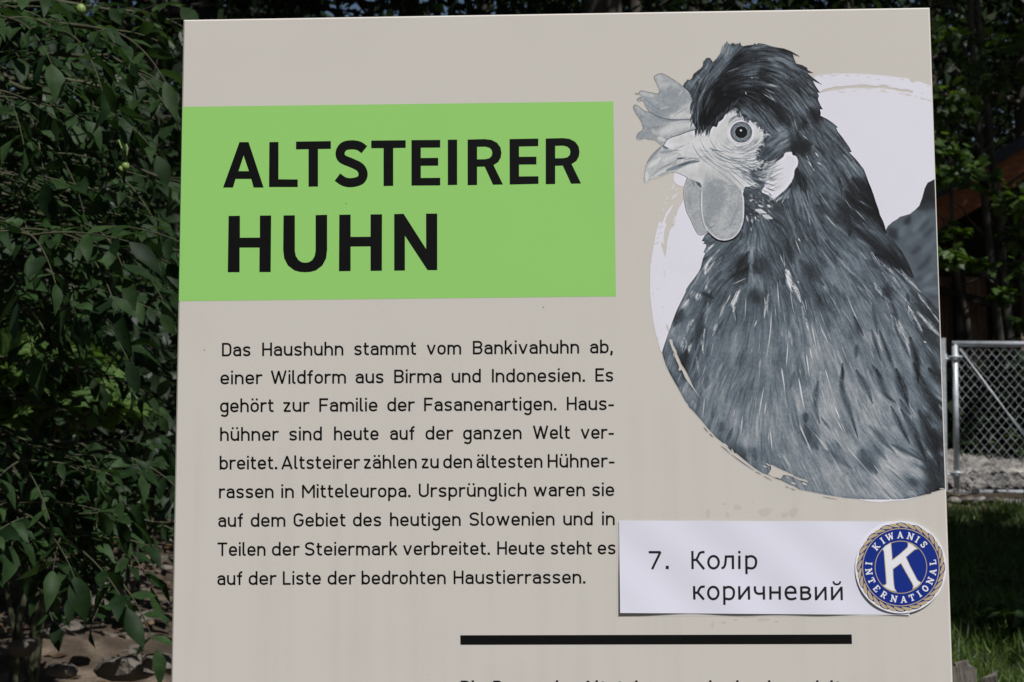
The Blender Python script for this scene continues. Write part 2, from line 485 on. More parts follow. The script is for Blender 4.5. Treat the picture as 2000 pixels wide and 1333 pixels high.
    # feather features: (window, width, value, alpha, points...)   bright then dark
    FEAT = [
        (5, 60, 130, .6, (1130, 60), (1150, 250), (1190, 330)), (5, 90, 118, .6, (1165, 370), (1210, 450), (1260, 570)), (5, 38, 205, .9, (700, 255), (680, 335)),
        (5, 30, 190, .8, (665, 125), (750, 55)), (5, 28, 180, .8, (720, 215), (810, 115)), (5, 28, 160, .7, (705, 400), (688, 470)), (5, 24, 150, .7, (575, 440), (615, 345)),
        (5, 34, 172, .8, (495, 630), (440, 705)), (5, 44, 190, .9, (610, 570), (590, 610)), (5, 30, 178, .8, (555, 530), (530, 580)), (5, 38, 165, .7, (690, 490), (715, 540)),
        (5, 46, 170, .8, (545, 850), (500, 945)), (5, 50, 150, .6, (405, 880), (345, 940)), (5, 42, 188, .85, (460, 1040), (445, 1150)), (5, 22, 180, .8, (525, 1080), (500, 1170)),
        (5, 26, 178, .8, (668, 940), (645, 1040), (655, 1150)), (5, 34, 140, .6, (705, 680), (690, 800)), (5, 34, 182, .85, (1040, 490), (995, 610), (970, 680), (992, 800)),
        (5, 24, 168, .7, (935, 665), (1010, 590)), (5, 26, 165, .8, (885, 670), (835, 790)), (5, 22, 195, .85, (795, 880), (762, 970)), (5, 10, 165, .7, (1102, 590), (1090, 835)),
        (5, 28, 190, .85, (1325, 600), (1298, 765)), (5, 10, 185, .8, (1366, 730), (1356, 950), (1318, 1210)), (5, 10, 178, .75, (1428, 430), (1440, 600), (1452, 710)),
        (5, 44, 192, .9, (1525, 330), (1560, 450), (1625, 545), (1655, 620)), (5, 8, 172, .7, (1560, 470), (1590, 700), (1645, 860)), (5, 9, 195, .8, (1217, 830), (1188, 905)),
        (5, 10, 150, .6, (1012, 955), (948, 1160)), (5, 10, 182, .75, (1540, 1050), (1524, 1310)), (5, 10, 170, .7, (1253, 1235), (1233, 1340)), (5, 9, 180, .7, (960, 458), (1115, 385)),
        (5, 7, 150, .6, (1210, 60), (1290, 160)), (5, 8, 140, .5, (1380, 230), (1500, 440)), (5, 9, 165, .6, (1500, 210), (1508, 290)), (5, 16, 150, .6, (1460, 930), (1480, 990)),
        (5, 18, 150, .6, (1550, 960), (1580, 1050)), (5, 12, 150, .6, (1405, 700), (1415, 800)),
        (6, 52, 196, .9, (0, 190), (25, 310), (85, 390), (122, 480)), (6, 40, 168, .75, (965, 20), (1080, 140), (1180, 300)), (6, 30, 168, .75, (1120, 105), (1250, 220), (1410, 370)),
        (6, 34, 142, .7, (1035, 205), (1140, 340), (1300, 500)), (6, 34, 168, .8, (945, 320), (1015, 430)), (6, 40, 170, .8, (1045, 465), (1135, 600)), (6, 22, 165, .7, (1115, 650), (1180, 700)),
        (6, 46, 178, .85, (1285, 510), (1340, 640), (1430, 785)), (6, 46, 166, .75, (1420, 635), (1530, 750), (1630, 860)), (6, 30, 168, .75, (1425, 440), (1500, 545)),
        (6, 20, 155, .7, (1525, 570), (1648, 735)), (6, 50, 168, .8, (1175, 690), (1240, 860), (1290, 960), (1315, 1060)), (6, 40, 145, .6, (1085, 680), (1150, 810)),
        (6, 60, 164, .7, (955, 870), (1030, 1010)), (6, 60, 142, .6, (845, 790), (920, 975)), (6, 10, 175, .75, (635, 430), (720, 640), (812, 820)), (6, 10, 145, .6, (565, 560), (670, 720)),
        (6, 14, 140, .6, (325, 570), (405, 780)), (6, 9, 165, .7, (328, 715), (440, 965)), (6, 12, 188, .8, (247, 730), (280, 900), (315, 1045)), (6, 9, 165, .65, (567, 960), (645, 1160)),
        (6, 10, 190, .8, (190, 1070), (227, 1320)), (6, 38, 170, .8, (155, 590), (203, 765)), (6, 12, 155, .65, (178, 460), (202, 610)), (6, 80, 140, .5, (60, 650), (110, 830)),
        (6, 30, 155, .6, (5, 840), (35, 950)), (6, 10, 200, .8, (398, 1230), (430, 1340)), (6, 8, 180, .7, (355, 1240), (385, 1300)), (6, 24, 150, .7, (470, 470), (540, 590)),
        (6, 8, 150, .6, (880, 480), (920, 560), (915, 640)), (6, 8, 150, .6, (840, 400), (920, 470)), (6, 24, 128, .6, (20, 0), (50, 130)), (6, 26, 120, .5, (240, 20), (340, 140)),
        (6, 24, 122, .5, (400, 10), (490, 120)), (6, 26, 150, .6, (560, 40), (690, 180)), (6, 14, 220, .8, (1465, 925), (1495, 945)), (6, 16, 135, .6, (1490, 960), (1580, 1080)),
        (6, 26, 130, .6, (1340, 930), (1440, 1120)), (6, 16, 190, .5, (95, 270), (115, 300)), (6, 30, 134, .55, (820, 330), (900, 420)), (6, 12, 130, .6, (1400, 1080), (1530, 1260)),
        (8, 70, 152, .75, (765, 290), (860, 460)), (8, 80, 132, .6, (880, 220), (920, 270)), (8, 60, 156, .75, (990, 325), (1070, 440)), (8, 46, 145, .65, (930, 340), (970, 490)),
        (8, 60, 118, .6, (1020, 220), (1160, 350)), (8, 54, 116, .6, (1120, 50), (1250, 170)), (8, 40, 145, .7, (1205, 190), (1340, 300)), (8, 24, 132, .7, (1310, 350), (1348, 410)),
        (8, 50, 132, .65, (1180, 480), (1350, 640)), (8, 50, 138, .7, (1300, 780), (1325, 800)), (8, 60, 156, .75, (920, 775), (1060, 830), (1160, 910)), (8, 84, 142, .6, (890, 850), (980, 970)),
        (8, 90, 148, .65, (1040, 950), (1120, 985)), (8, 18, 135, .65, (1150, 690), (1280, 890)), (8, 64, 124, .55, (920, 590), (960, 640)), (8, 46, 134, .55, (545, 530), (560, 590)),
        (8, 36, 145, .6, (640, 545), (680, 600)), (8, 12, 192, .85, (0, 525), (80, 690), (132, 815)), (8, 10, 185, .8, (55, 505), (240, 720), (335, 865), (405, 1000)),
        (8, 9, 155, .7, (315, 600), (445, 785)), (8, 12, 185, .8, (455, 735), (560, 860), (695, 1015)), (8, 12, 128, .6, (605, 670), (780, 960), (905, 1085)), (8, 10, 175, .75, (247, 10), (313, 250)),
        (8, 10, 195, .8, (0, 80), (42, 350)), (8, 18, 175, .75, (203, 50), (217, 140)), (8, 8, 165, .7, (78, -10), (102, 80)), (8, 8, 155, .65, (98, 945), (193, 1150)),
        (8, 10, 150, .6, (278, 1095), (322, 1185)), (8, 28, 146, .7, (1040, 1145), (1115, 1185)), (8, 26, 138, .6, (590, 1075), (660, 1160)), (8, 20, 150, .6, (230, 690), (260, 760)),
        (7, 8, 165, .7, (602, 205), (538, 345)), (7, 9, 175, .75, (412, 415), (394, 600)), (7, 9, 175, .75, (732, 570), (714, 730)), (7, 9, 185, .8, (912, 320), (882, 480), (868, 580)),
        (7, 8, 155, .65, (890, 85), (864, 250)), (7, 9, 188, .8, (1060, 170), (1092, 390)), (7, 8, 185, .75, (1110, -10), (1100, 150)), (7, 8, 165, .65, (945, -10), (933, 90)),
        (7, 10, 185, .8, (1198, 250), (1252, 510)), (7, 9, 190, .8, (960, 670), (982, 870)), (7, 7, 145, .6, (886, 590), (877, 730)), (7, 10, 190, .8, (1208, 630), (1295, 840)),
        (7, 10, 182, .75, (1268, 50), (1292, 210)), (7, 9, 138, .55, (628, 430), (603, 570)), (7, 7, 150, .6, (800, 880), (803, 990)), (7, 16, 150, .6, (345, 90), (362, 190)),
        (7, 9, 145, .6, (222, 195), (178, 310)), (7, 28, 155, .65, (318, 455), (325, 500)), (7, 60, 124, .5, (475, 150), (400, 370)), (7, 28, 118, .5, (740, 280), (695, 395)),
        (7, 8, 150, .6, (1205, 170), (1225, 230)), (7, 8, 140, .5, (820, -10), (790, 60)),
        (4, 46, 126, .65, (845, 150), (950, 260), (1050, 410)), (4, 36, 116, .6, (775, 210), (860, 330), (970, 500)), (4, 18, 135, .65, (1020, 640), (1120, 700)),
        (4, 16, 135, .65, (950, 725), (1060, 845)), (4, 38, 112, .6, (1050, 880), (1150, 960), (1250, 1075)), (4, 34, 104, .6, (950, 870), (1050, 970), (1160, 1060)),
        (4, 18, 116, .6, (990, 1050), (1140, 1140)), (4, 46, 118, .6, (330, 490), (385, 660)), (4, 56, 102, .5, (430, 440), (530, 620)), (4, 54, 106, .5, (300, 560), (330, 800), (410, 1010)),
        (4, 56, 112, .5, (430, 720), (520, 900), (570, 1100)), (4, 8, 185, .75, (610, 760), (690, 860), (780, 950)), (4, 8, 192, .75, (295, 1050), (355, 1200)), (4, 12, 220, .8, (325, 1030), (350, 1065)),
        (4, 20, 198, .75, (425, 155), (465, 245)), (4, 13, 205, .8, (510, 100), (550, 150)), (4, 13, 198, .75, (530, 205), (580, 235)), (4, 14, 170, .6, (480, 270), (510, 305)),
        (4, 36, 120, .6, (585, 600), (640, 650)), (4, 48, 156, .7, (1150, 1215), (1265, 1340)), (4, 9, 160, .6, (895, 810), (930, 880)), (4, 7, 150, .55, (630, 230), (690, 300)),
        (4, 8, 140, .5, (540, 1110), (700, 1320)), (4, 9, 150, .5, (165, 1180), (180, 1330)), (4, 7, 150, .5, (10, 960), (90, 1090)), (4, 8, 150, .6, (780, 420), (790, 520)), (4, 12, 140, .55, (830, 600), (920, 740)),
        (4, 10, 135, .6, (980, 210), (1060, 330)),
        (1, 56, 112, .65, (1220, 340), (1330, 255), (1500, 190), (1650, 172), (1820, 200)), (1, 70, 112, .6, (1180, 180), (1200, 310)), (1, 60, 100, .6, (1080, 470), (1240, 310)),
        (1, 60, 96, .6, (955, 400), (980, 350)), (1, 46, 102, .6, (840, 540), (800, 720)), (1, 50, 92, .6, (940, 640), (1090, 430)), (1, 40, 96, .6, (735, 640), (790, 740)),
        (1, 46, 104, .7, (1165, 690), (1215, 675)), (1, 34, 86, .6, (1085, 590), (1120, 565)), (1, 46, 82, .6, (1390, 450), (1700, 430), (1860, 530)), (1, 46, 116, .65, (1740, 345), (1920, 385)),
        (1, 26, 88, .6, (1690, 290), (1770, 300)), (1, 36, 86, .55, (1550, 600), (1840, 675)), (1, 10, 180, .75, (1670, 635), (1830, 675)), (1, 12, 160, .7, (1640, 750), (1810, 850)),
        (1, 10, 150, .6, (1660, 690), (1800, 760)), (1, 10, 215, .8, (1428, 722), (1440, 760)), (1, 50, 102, .65, (1390, 950), (1470, 1000)), (1, 38, 92, .6, (1330, 850), (1470, 970)),
        (1, 70, 94, .55, (1600, 1030), (1710, 1200)), (1, 60, 94, .55, (1720, 970), (1770, 1030)), (1, 30, 84, .5, (1600, 840), (1730, 970)), (1, 9, 140, .6, (960, 660), (905, 780)),
        (1, 8, 150, .55, (1190, 500), (1400, 420)), (1, 8, 140, .55, (1460, 530), (1620, 500)), (1, 8, 150, .6, (840, 520), (930, 600)), (1, 8, 160, .6, (1700, 900), (1830, 1050)),
        (1, 12, 205, .6, (1495, 555), (1515, 560)), (1, 8, 190, .5, (1310, 370), (1320, 365)), (1, 8, 150, .6, (870, 900), (860, 1100)), (1, 8, 160, .5, (1000, 900), (960, 1010)),
        (1, 9, 170, .6, (1210, 745), (1165, 770)), (1, 8, 120, .6, (900, 570), (850, 750)), (1, 8, 120, .5, (1000, 480), (900, 700)), (1, 7, 135, .5, (1130, 440), (960, 720)),
        (2, 60, 102, .6, (30, 300), (200, 330), (310, 430), (440, 530)), (2, 80, 84, .5, (140, 540), (240, 720)), (2, 80, 98, .55, (310, 820), (360, 880)), (2, 44, 94, .55, (470, 750), (550, 880)),
        (2, 54, 94, .55, (590, 990), (730, 1110)), (2, 76, 128, .6, (130, 1080), (190, 1140)), (2, 10, 170, .7, (370, 1130), (440, 1190)), (2, 12, 165, .7, (5, 575), (115, 610)),
        (2, 10, 160, .6, (10, 690), (90, 790)), (2, 8, 130, .5, (310, 710), (420, 830)), (2, 8, 130, .5, (430, 720), (560, 900)), (2, 14, 130, .6, (280, 950), (320, 1100)), (2, 7, 140, .5, (880, 1180), (700, 1020)),
        # dark gaps between feathers
        (5, 60, 28, .8, (1110, 150), (1020, 290)), (5, 40, 26, .8, (1100, 300), (960, 370)), (5, 30, 34, .7, (1110, 180), (1112, 400)), (5, 60, 42, .65, (1180, 270), (1240, 330)),
        (5, 90, 42, .65, (1190, 540), (1215, 620)), (5, 40, 36, .75, (670, 555), (750, 595)), (5, 56, 46, .7, (640, 790), (600, 1000), (580, 1120)), (5, 70, 48, .65, (430, 750), (365, 870)),
        (5, 70, 40, .7, (480, 1190), (445, 1320)), (5, 60, 46, .6, (1570, 120), (1590, 220)), (5, 34, 46, .6, (830, 340), (760, 430)), (5, 24, 44, .6, (990, 740), (1005, 830)),
        (5, 60, 50, .5, (1280, 220), (1360, 340)), (5, 22, 46, .6, (860, 840), (800, 950)), (5, 20, 50, .5, (740, 560), (720, 650)), (5, 30, 50, .5, (1480, 400), (1500, 450)), (5, 24, 45, .6, (560, 1010), (520, 1080)),
        (5, 20, 48, .5, (930, 400), (840, 480)), (5, 10, 40, .6, (880, 160), (860, 200)), (5, 18, 50, .5, (660, 210), (700, 170)),
        (6, 90, 46, .7, (165, 90), (340, 275)), (6, 100, 26, .85, (1000, 10), (1200, 95), (1360, 220)), (6, 56, 48, .65, (1075, 320), (1092, 430)), (6, 36, 40, .75, (1135, 550), (1178, 695)),
        (6, 42, 46, .7, (725, 690), (795, 830)), (6, 34, 52, .6, (915, 560), (940, 700), (960, 830)), (6, 36, 46, .7, (915, 855), (985, 1090)), (6, 42, 36, .8, (1010, 880), (1125, 1190)),
        (6, 32, 50, .6, (1170, 810), (1290, 1060)), (6, 60, 28, .85, (1330, 930), (1390, 1130), (1400, 1330)), (6, 26, 40, .7, (1285, 420), (1305, 490)), (6, 60, 42, .7, (1465, 790), (1540, 900), (1650, 1010)),
        (6, 46, 48, .65, (740, 990), (730, 1090)), (6, 26, 42, .7, (585, 1230), (592, 1330)), (6, 50, 48, .6, (1410, 550), (1570, 710)), (6, 44, 56, .55, (690, 220), (810, 340)), (6, 34, 58, .5, (345, 440), (320, 530)),
        (6, 46, 46, .6, (1570, 1170), (1650, 1310)), (6, 40, 48, .6, (925, 1210), (1010, 1320)), (6, 34, 56, .5, (500, 340), (560, 430)), (6, 26, 44, .65, (1180, 180), (1290, 300)), (6, 22, 40, .65, (1330, 390), (1420, 480)),
        (6, 22, 40, .6, (1280, 500), (1290, 580)), (6, 26, 50, .6, (770, 380), (870, 500)), (6, 20, 55, .5, (420, 420), (500, 540)), (6, 30, 55, .5, (250, 600), (280, 700)), (6, 60, 55, .5, (860, 60), (960, 130)),
        (8, 42, 40, .75, (405, 0), (402, 200), (470, 390), (535, 600)), (8, 46, 52, .65, (172, 160), (150, 330), (185, 475)), (8, 24, 50, .6, (220, 470), (275, 550)), (8, 46, 42, .75, (555, 50), (640, 200), (675, 300)),
        (8, 46, 40, .75, (735, 50), (800, 230), (880, 300)), (8, 66, 24, .85, (920, 60), (1000, 290)), (8, 40, 40, .7, (955, 310), (1025, 410)), (8, 96, 28, .85, (1085, -10), (1140, 120), (1210, 260), (1300, 420), (1360, 500)),
        (8, 76, 30, .8, (1235, 30), (1350, 150)), (8, 42, 38, .8, (875, 390), (960, 560), (1015, 670)), (8, 48, 34, .8, (975, 420), (1080, 600), (1165, 815)), (8, 86, 30, .8, (1140, 440), (1230, 640), (1290, 800), (1300, 920)),
        (8, 80, 36, .75, (1270, 590), (1360, 690)), (8, 120, 72, .75, (610, 800), (700, 940)), (8, 90, 72, .7, (80, 570), (160, 720)), (8, 50, 76, .55, (300, 790), (460, 905)), (8, 36, 52, .6, (690, 570), (860, 750)),
        (8, 26, 42, .65, (910, 730), (1150, 850)), (8, 150, 40, .7, (1250, 900), (1300, 1080)), (8, 60, 52, .6, (1050, 1040), (1090, 1080)), (8, 36, 46, .6, (60, 430), (60, 500)), (8, 40, 60, .5, (720, 740), (800, 830)),
        (7, 66, 42, .7, (255, 50), (225, 170)), (7, 46, 60, .6, (115, 200), (180, 300)), (7, 56, 56, .6, (550, 640), (545, 690)), (7, 100, 60, .55, (650, 850), (740, 890)), (7, 50, 66, .5, (830, 860), (840, 930)),
        (7, 36, 54, .6, (1260, 560), (1265, 610)), (7, 40, 60, .5, (1165, 220), (1135, 320)), (7, 60, 62, .5, (330, 250), (310, 330)), (7, 36, 58, .5, (440, 260), (420, 330)), (7, 22, 55, .6, (640, 690), (600, 770)),
        (4, 120, 28, .75, (290, 0), (420, 60)), (4, 80, 28, .8, (325, 320), (390, 500)), (4, 150, 22, .85, (960, 420), (1110, 560), (1180, 780), (1255, 930)), (4, 110, 32, .7, (780, 700), (890, 850), (880, 980)),
        (4, 60, 30, .7, (860, 550), (970, 700)), (4, 18, 26, .8, (770, 390), (795, 540)), (4, 56, 46, .6, (550, 690), (660, 780)), (4, 110, 28, .75, (1020, 980), (1300, 1200), (1460, 1340)), (4, 28, 42, .6, (470, 860), (530, 1060)),
        (4, 46, 46, .6, (315, 890), (370, 1060)), (4, 26, 46, .55, (640, 1070), (750, 1190)), (4, 56, 38, .65, (215, 1090), (245, 1270)), (4, 56, 46, .6, (600, 560), (650, 610)), (4, 26, 40, .6, (740, 360), (800, 460)),
        (4, 22, 42, .6, (430, 1000), (560, 1180)), (4, 20, 45, .5, (880, 430), (960, 560)), (4, 26, 46, .5, (270, 650), (300, 900)), (4, 16, 40, .55, (400, 480), (440, 660)), (4, 20, 42, .5, (390, 700), (440, 860)),
        (4, 18, 42, .5, (820, 330), (880, 460)),
        (1, 170, 26, .7, (1330, 340), (1520, 280)), (1, 200, 15, .8, (1110, 700), (1290, 760), (1150, 900)), (1, 130, 20, .75, (950, 1010), (1150, 950), (1060, 1080)), (1, 76, 18, .75, (1600, 500), (1700, 480)),
        (1, 110, 26, .7, (1780, 880), (1860, 1040)), (1, 56, 20, .7, (1670, 810), (1740, 860)), (1, 60, 24, .6, (1180, 540), (1330, 560)), (1, 40, 30, .6, (860, 620), (870, 700)), (1, 40, 26, .6, (1090, 620), (950, 760)),
        (1, 26, 30, .6, (1250, 420), (1130, 540)), (1, 30, 28, .5, (1500, 800), (1560, 900)), (1, 30, 30, .6, (1500, 240), (1700, 250), (1850, 300)),
        (2, 80, 40, .6, (180, 215), (280, 270)), (2, 90, 30, .7, (510, 880), (550, 950)), (2, 90, 28, .7, (90, 870), (210, 1010)), (2, 60, 22, .75, (350, 1060), (410, 1000)), (2, 100, 30, .7, (290, 1270), (440, 1240)),
        (2, 40, 40, .6, (330, 380), (430, 430)), (2, 26, 36, .6, (440, 690), (530, 740)), (2, 26, 38, .6, (150, 620), (260, 760)), (2, 30, 40, .5, (620, 1120), (700, 1200)), (2, 20, 40, .6, (500, 1120), (560, 1250)),
        (3, 70, 60, .6, (1460, 780), (1640, 800)), (3, 90, 44, .6, (1450, 940), (1560, 950)), (3, 100, 50, .6, (1800, 900), (1920, 880)), (3, 80, 46, .6, (1680, 190), (1640, 260)), (3, 40, 44, .6, (1390, 1190), (1370, 1260))]
    tex = np.clip(.84 + .20 * mid + .14 * fine + .5 * (noise(5) - .5), .15, 1.1).astype(np.float32)

    def follow(x, y, n, st):
        pts = []
        for k in range(n):
            xi, yi = int(min(max(x, 0), W - 1)), int(min(max(y, 0), H - 1))
            pts.append((PX0 + x / SS, PY0 + y / SS))
            sx, sy = vx[yi, xi], vy[yi, xi]
            if sy < 0 and abs(sy) > .2:
                sx, sy = -sx, -sy
            x, y = x + sx * st, y + sy * st
        return pts, (yi, xi)

    for _ in range(520):                                   # overlapping feather tips: pale web, dark gap below it
        x, y = rs.rand() * W, rs.rand() * H
        ln = 9 + 9 * rs.rand()
        wd = (3.5 + 6 * rs.rand()) * (.6 + .5 * min(1, y / H + .2))
        pts, (yi, xi) = follow(x, y, 6, ln)
        b = T[yi, xi]
        k = .35 + b / 140
        stroke(T, pts, wd * 1.3, b + k * (8 + 20 * rs.rand()), .45, .95, (.3, .5), sm=False, clip=tex)
        off = wd * .62
        stroke(T, [(p + off * .8, q + off * .2) for p, q in pts], wd * .45, b - k * (16 + 22 * rs.rand()), .5, .8, (.2, .3), sm=False, clip=tex)
    for f in FEAT:
        n, w, v, a = f[:4]
        s = ZW[n][2]
        thin = w / s < 3.0
        P_ = zp(n, *f[4:])
        if not thin:                                        # let the patch fray out along the feather
            (ax, ay), (bx, by) = P_[0], P_[1]
            (cx, cy), (dx_, dy_) = P_[-2], P_[-1]
            P_ = [(ax - (bx - ax) * .22, ay - (by - ay) * .22)] + P_[:-1] + [(dx_ + (dx_ - cx) * .25, dy_ + (dy_ - cy) * .25)]
        stroke(T, P_, w / s * (.9 if thin else 1.15), v + (8 if v > 100 else -6), min(1, a * (1.0 if thin else 1.12)) * (1 if thin or v > 60 else .86), .35 if thin else .95, (.15, .08) if thin else (.3, .12), clip=None if thin else (barb if v > 100 else .45 + .55 * barb))
    # barbs over everything so the painted feathers keep their grain
    T = T + (.8 + T * .016 * (1 + neck)) * fine + (1.0 + T * .012) * mid + 4 * (noise(3) - .5)
    for _ in range(420):                                   # loose hair-like barbs that follow the flow
        x, y = rs.rand() * W, rs.rand() * H
        pts = []
        for k in range(7):
            xi, yi = int(min(max(x, 0), W - 1)), int(min(max(y, 0), H - 1))
            pts.append((PX0 + x / SS, PY0 + y / SS))
            sx, sy = vx[yi, xi], vy[yi, xi]
            if sy < 0 and abs(sy) > .2:
                sx, sy = -sx, -sy
            st = 5 + 5 * rs.rand()
            x, y = x + sx * st, y + sy * st
        xi, yi = int(min(max(x, 0), W - 1)), int(min(max(y, 0), H - 1))
        b = T[yi, xi]
        v = b + (26 + 45 * rs.rand()) * (.5 + b / 110) if rs.rand() < .7 else b - 22
        stroke(T, pts, .8 + .9 * rs.rand(), v, .45, .5, (.2, .1), sm=False)
    T = np.clip(T, 8, 225)

    # ================================================================ shapes
    crest = zp(1, (690, 660), (710, 620), (750, 575), (765, 590), (800, 560), (815, 515), (860, 480), (900, 450), (925, 420), (930, 370), (970, 325), (1010, 325), (1045, 375), (1085, 335), (1130, 275),
               (1150, 210), (1160, 178), (1165, 198), (1185, 148), (1195, 163), (1213, 122), (1222, 158), (1238, 148), (1246, 170), (1285, 142), (1290, 162), (1312, 146), (1305, 172), (1335, 150), (1340, 165), (1368, 138),
               (1375, 168), (1395, 187), (1440, 178), (1530, 167), (1535, 150), (1560, 167), (1582, 150), (1640, 158), (1720, 180), (1850, 205)) + \
        zp(2, (0, 165), (80, 182), (170, 195), (250, 225), (310, 260), (352, 287), (300, 272), (270, 258), (285, 310), (305, 358), (370, 375), (425, 405), (430, 430), (497, 462), (430, 462), (470, 500), (530, 545), (590, 592),
           (485, 545), (520, 610), (570, 682), (535, 668), (552, 710), (540, 745), (570, 815), (597, 857), (562, 853), (572, 895), (568, 925), (640, 960), (700, 1000), (762, 1054), (738, 1052), (755, 1095), (800, 1150), (850, 1220), (880, 1265)) + \
        zp(4, (860, 5), (890, 60), (907, 97), (880, 100), (930, 150), (990, 220), (1040, 285), (1065, 350), (1090, 420), (1120, 490), (1145, 560), (1170, 640), (1200, 720), (1215, 780), (1250, 850), (1270, 910), (1275, 945))
    back = zp(4, (1300, 980), (1350, 1040), (1400, 1110), (1450, 1170), (1490, 1240)) + zp(6, (1270, 20), (1320, 120), (1360, 230), (1420, 350), (1450, 420), (1540, 480), (1600, 560), (1660, 610), (1900, 640), (1900, 1200))
    bottom = zp(8, (1600, 1100), (1420, 1112), (1375, 1120), (1350, 1122), (1300, 1136), (1250, 1150), (1235, 1165), (1180, 1172), (1110, 1190), (1000, 1213), (870, 1218), (700, 1218), (560, 1214), (430, 1203), (300, 1183), (200, 1165), (0, 1125)) + \
        zp(7, (1180, 1170), (1110, 1140), (1060, 1115), (1000, 1092), (950, 1068), (900, 1052), (830, 1008), (740, 935), (680, 885), (655, 880), (625, 855), (600, 825), (550, 785), (500, 742), (440, 675), (390, 612), (310, 522), (250, 445), (200, 355), (160, 285), (130, 232), (90, 150), (60, 60))
    front = zp(5, (245, 1225), (230, 1165), (240, 1130), (270, 1040), (290, 980), (320, 900), (340, 840), (370, 760), (400, 690), (440, 610), (475, 540), (480, 510), (520, 450), (560, 400), (610, 330), (630, 290), (655, 190), (682, 130), (660, 125), (668, 108),
               (688, 70), (692, 42), (655, 32)) + zp(3, (950, 1325), (932, 1312), (947, 1286), (912, 1280), (935, 1240), (950, 1210), (985, 1180), (1100, 1150), (1000, 900), (900, 600), (760, 500), (640, 440), (600, 300), (450, 150)) + zp(1, (500, 1280), (780, 1100), (790, 900))
    body = fill(crest + back + bottom + front)
    tail = fill(zp(4, (1275, 945), (1300, 900), (1350, 855), (1400, 825), (1430, 800), (1500, 780), (1540, 768), (1600, 720), (1640, 680), (1670, 600), (1700, 490), (1730, 430), (1780, 405), (1830, 378), (1950, 330), (1950, 1400)) +
                zp(6, (1700, 700), (1600, 560), (1540, 480), (1450, 420), (1360, 230), (1270, 20)))
    # blurred tail feathers, out of focus in the print
    U = np.full((H, W), 88, np.float32)
    for n, w, v, a, *pts in [(4, 130, 44, .95, (1330, 950), (1380, 1010)), (4, 200, 30, 1, (1830, 380), (1790, 460), (1730, 560), (1690, 640)), (4, 200, 32, 1, (1900, 420), (1850, 560), (1780, 600)), (4, 90, 46, .8, (1640, 700), (1720, 680), (1830, 690)), (4, 70, 40, .9, (1490, 880), (1530, 810)), (4, 80, 108, .7, (1430, 1000), (1480, 900)), (4, 70, 110, .7, (1580, 940), (1700, 800)),
                             (4, 50, 62, .8, (1650, 940), (1740, 840)), (4, 50, 58, .8, (1700, 1010), (1790, 920)), (4, 70, 104, .7, (1500, 1090), (1640, 1000)), (4, 60, 58, .8, (1570, 1190), (1640, 1130)), (4, 60, 112, .6, (1680, 1180), (1800, 1060)), (4, 50, 60, .8, (1700, 1300), (1760, 1220)),
                             (6, 50, 60, .8, (1400, 150), (1520, 60)), (6, 60, 122, .7, (1480, 270), (1570, 190)), (6, 50, 60, .7, (1390, 270), (1430, 230)), (6, 50, 122, .7, (1470, 370), (1600, 350)), (6, 50, 66, .7, (1530, 440), (1650, 440)), (6, 50, 110, .6, (1560, 400), (1640, 400))]:
        stroke(U, zp(n, *pts), w / ZW[n][2], v, a, .9, (.6, .6))
    U = blur(U, 3.0) + 2 * big

    # ================================================================ layers: value + coverage
    V = np.full((H, W), 213, np.float32)                    # printed white brush disc
    dry = noise(5) + .6 * noise(11)
    disc = fill(smooth(zp(2, (430, 560), (500, 508), (550, 490), (650, 477), (760, 469), (900, 466), (1000, 470), (1150, 480), (1300, 493), (1450, 513), (1520, 519), (1560, 568), (1620, 550), (1700, 575), (1790, 608), (1900, 650)) , 3) +
                zp(4, (1960, 0), (1960, 1300)) + zp(8, (1420, 1100), (1000, 1224), (870, 1232), (760, 1246), (640, 1236), (560, 1214), (300, 1100)) +
                zp(5, (300, 1300), (235, 1172), (215, 1150), (190, 1060), (160, 950), (135, 820), (120, 700), (105, 560), (103, 400), (108, 260), (120, 180), (140, 60), (150, 0)) +
                zp(3, (350, 1320), (365, 1210), (385, 1130), (410, 1040), (425, 1070), (445, 1060), (468, 1005), (490, 945), (540, 880), (582, 836), (540, 930), (500, 985), (478, 1060), (496, 1085), (470, 1160), (462, 1260), (468, 1333)) +
                zp(5, (225, 10), (222, 60), (245, 130), (262, 178), (275, 90), (283, 0)) + zp(3, (495, 1333), (515, 1230), (535, 1150), (600, 1080), (565, 1080), (590, 1000), (620, 960), (610, 940), (660, 860), (700, 790), (1100, 700)) + zp(1, (1500, 900)))
    disc2 = fill(smooth(zp(3, (590, 480), (640, 475), (740, 520), (715, 610), (680, 632), (640, 622), (592, 580), (580, 540)), 3, True))
    disc = np.maximum(disc, disc2)
    streak = fill(zp(2, (540, 680), (600, 640), (690, 618), (750, 603), (770, 610), (860, 598), (950, 593), (1060, 592), (1200, 603), (1260, 585), (1300, 603), (1300, 615), (1400, 625), (1440, 640), (1500, 634), (1540, 650), (1580, 655), (1560, 682), (1520, 668), (1450, 665), (1350, 640), (1200, 625), (1080, 632), (1000, 625), (860, 628), (800, 640), (680, 652), (600, 672)))
    disc = disc * (1 - streak)
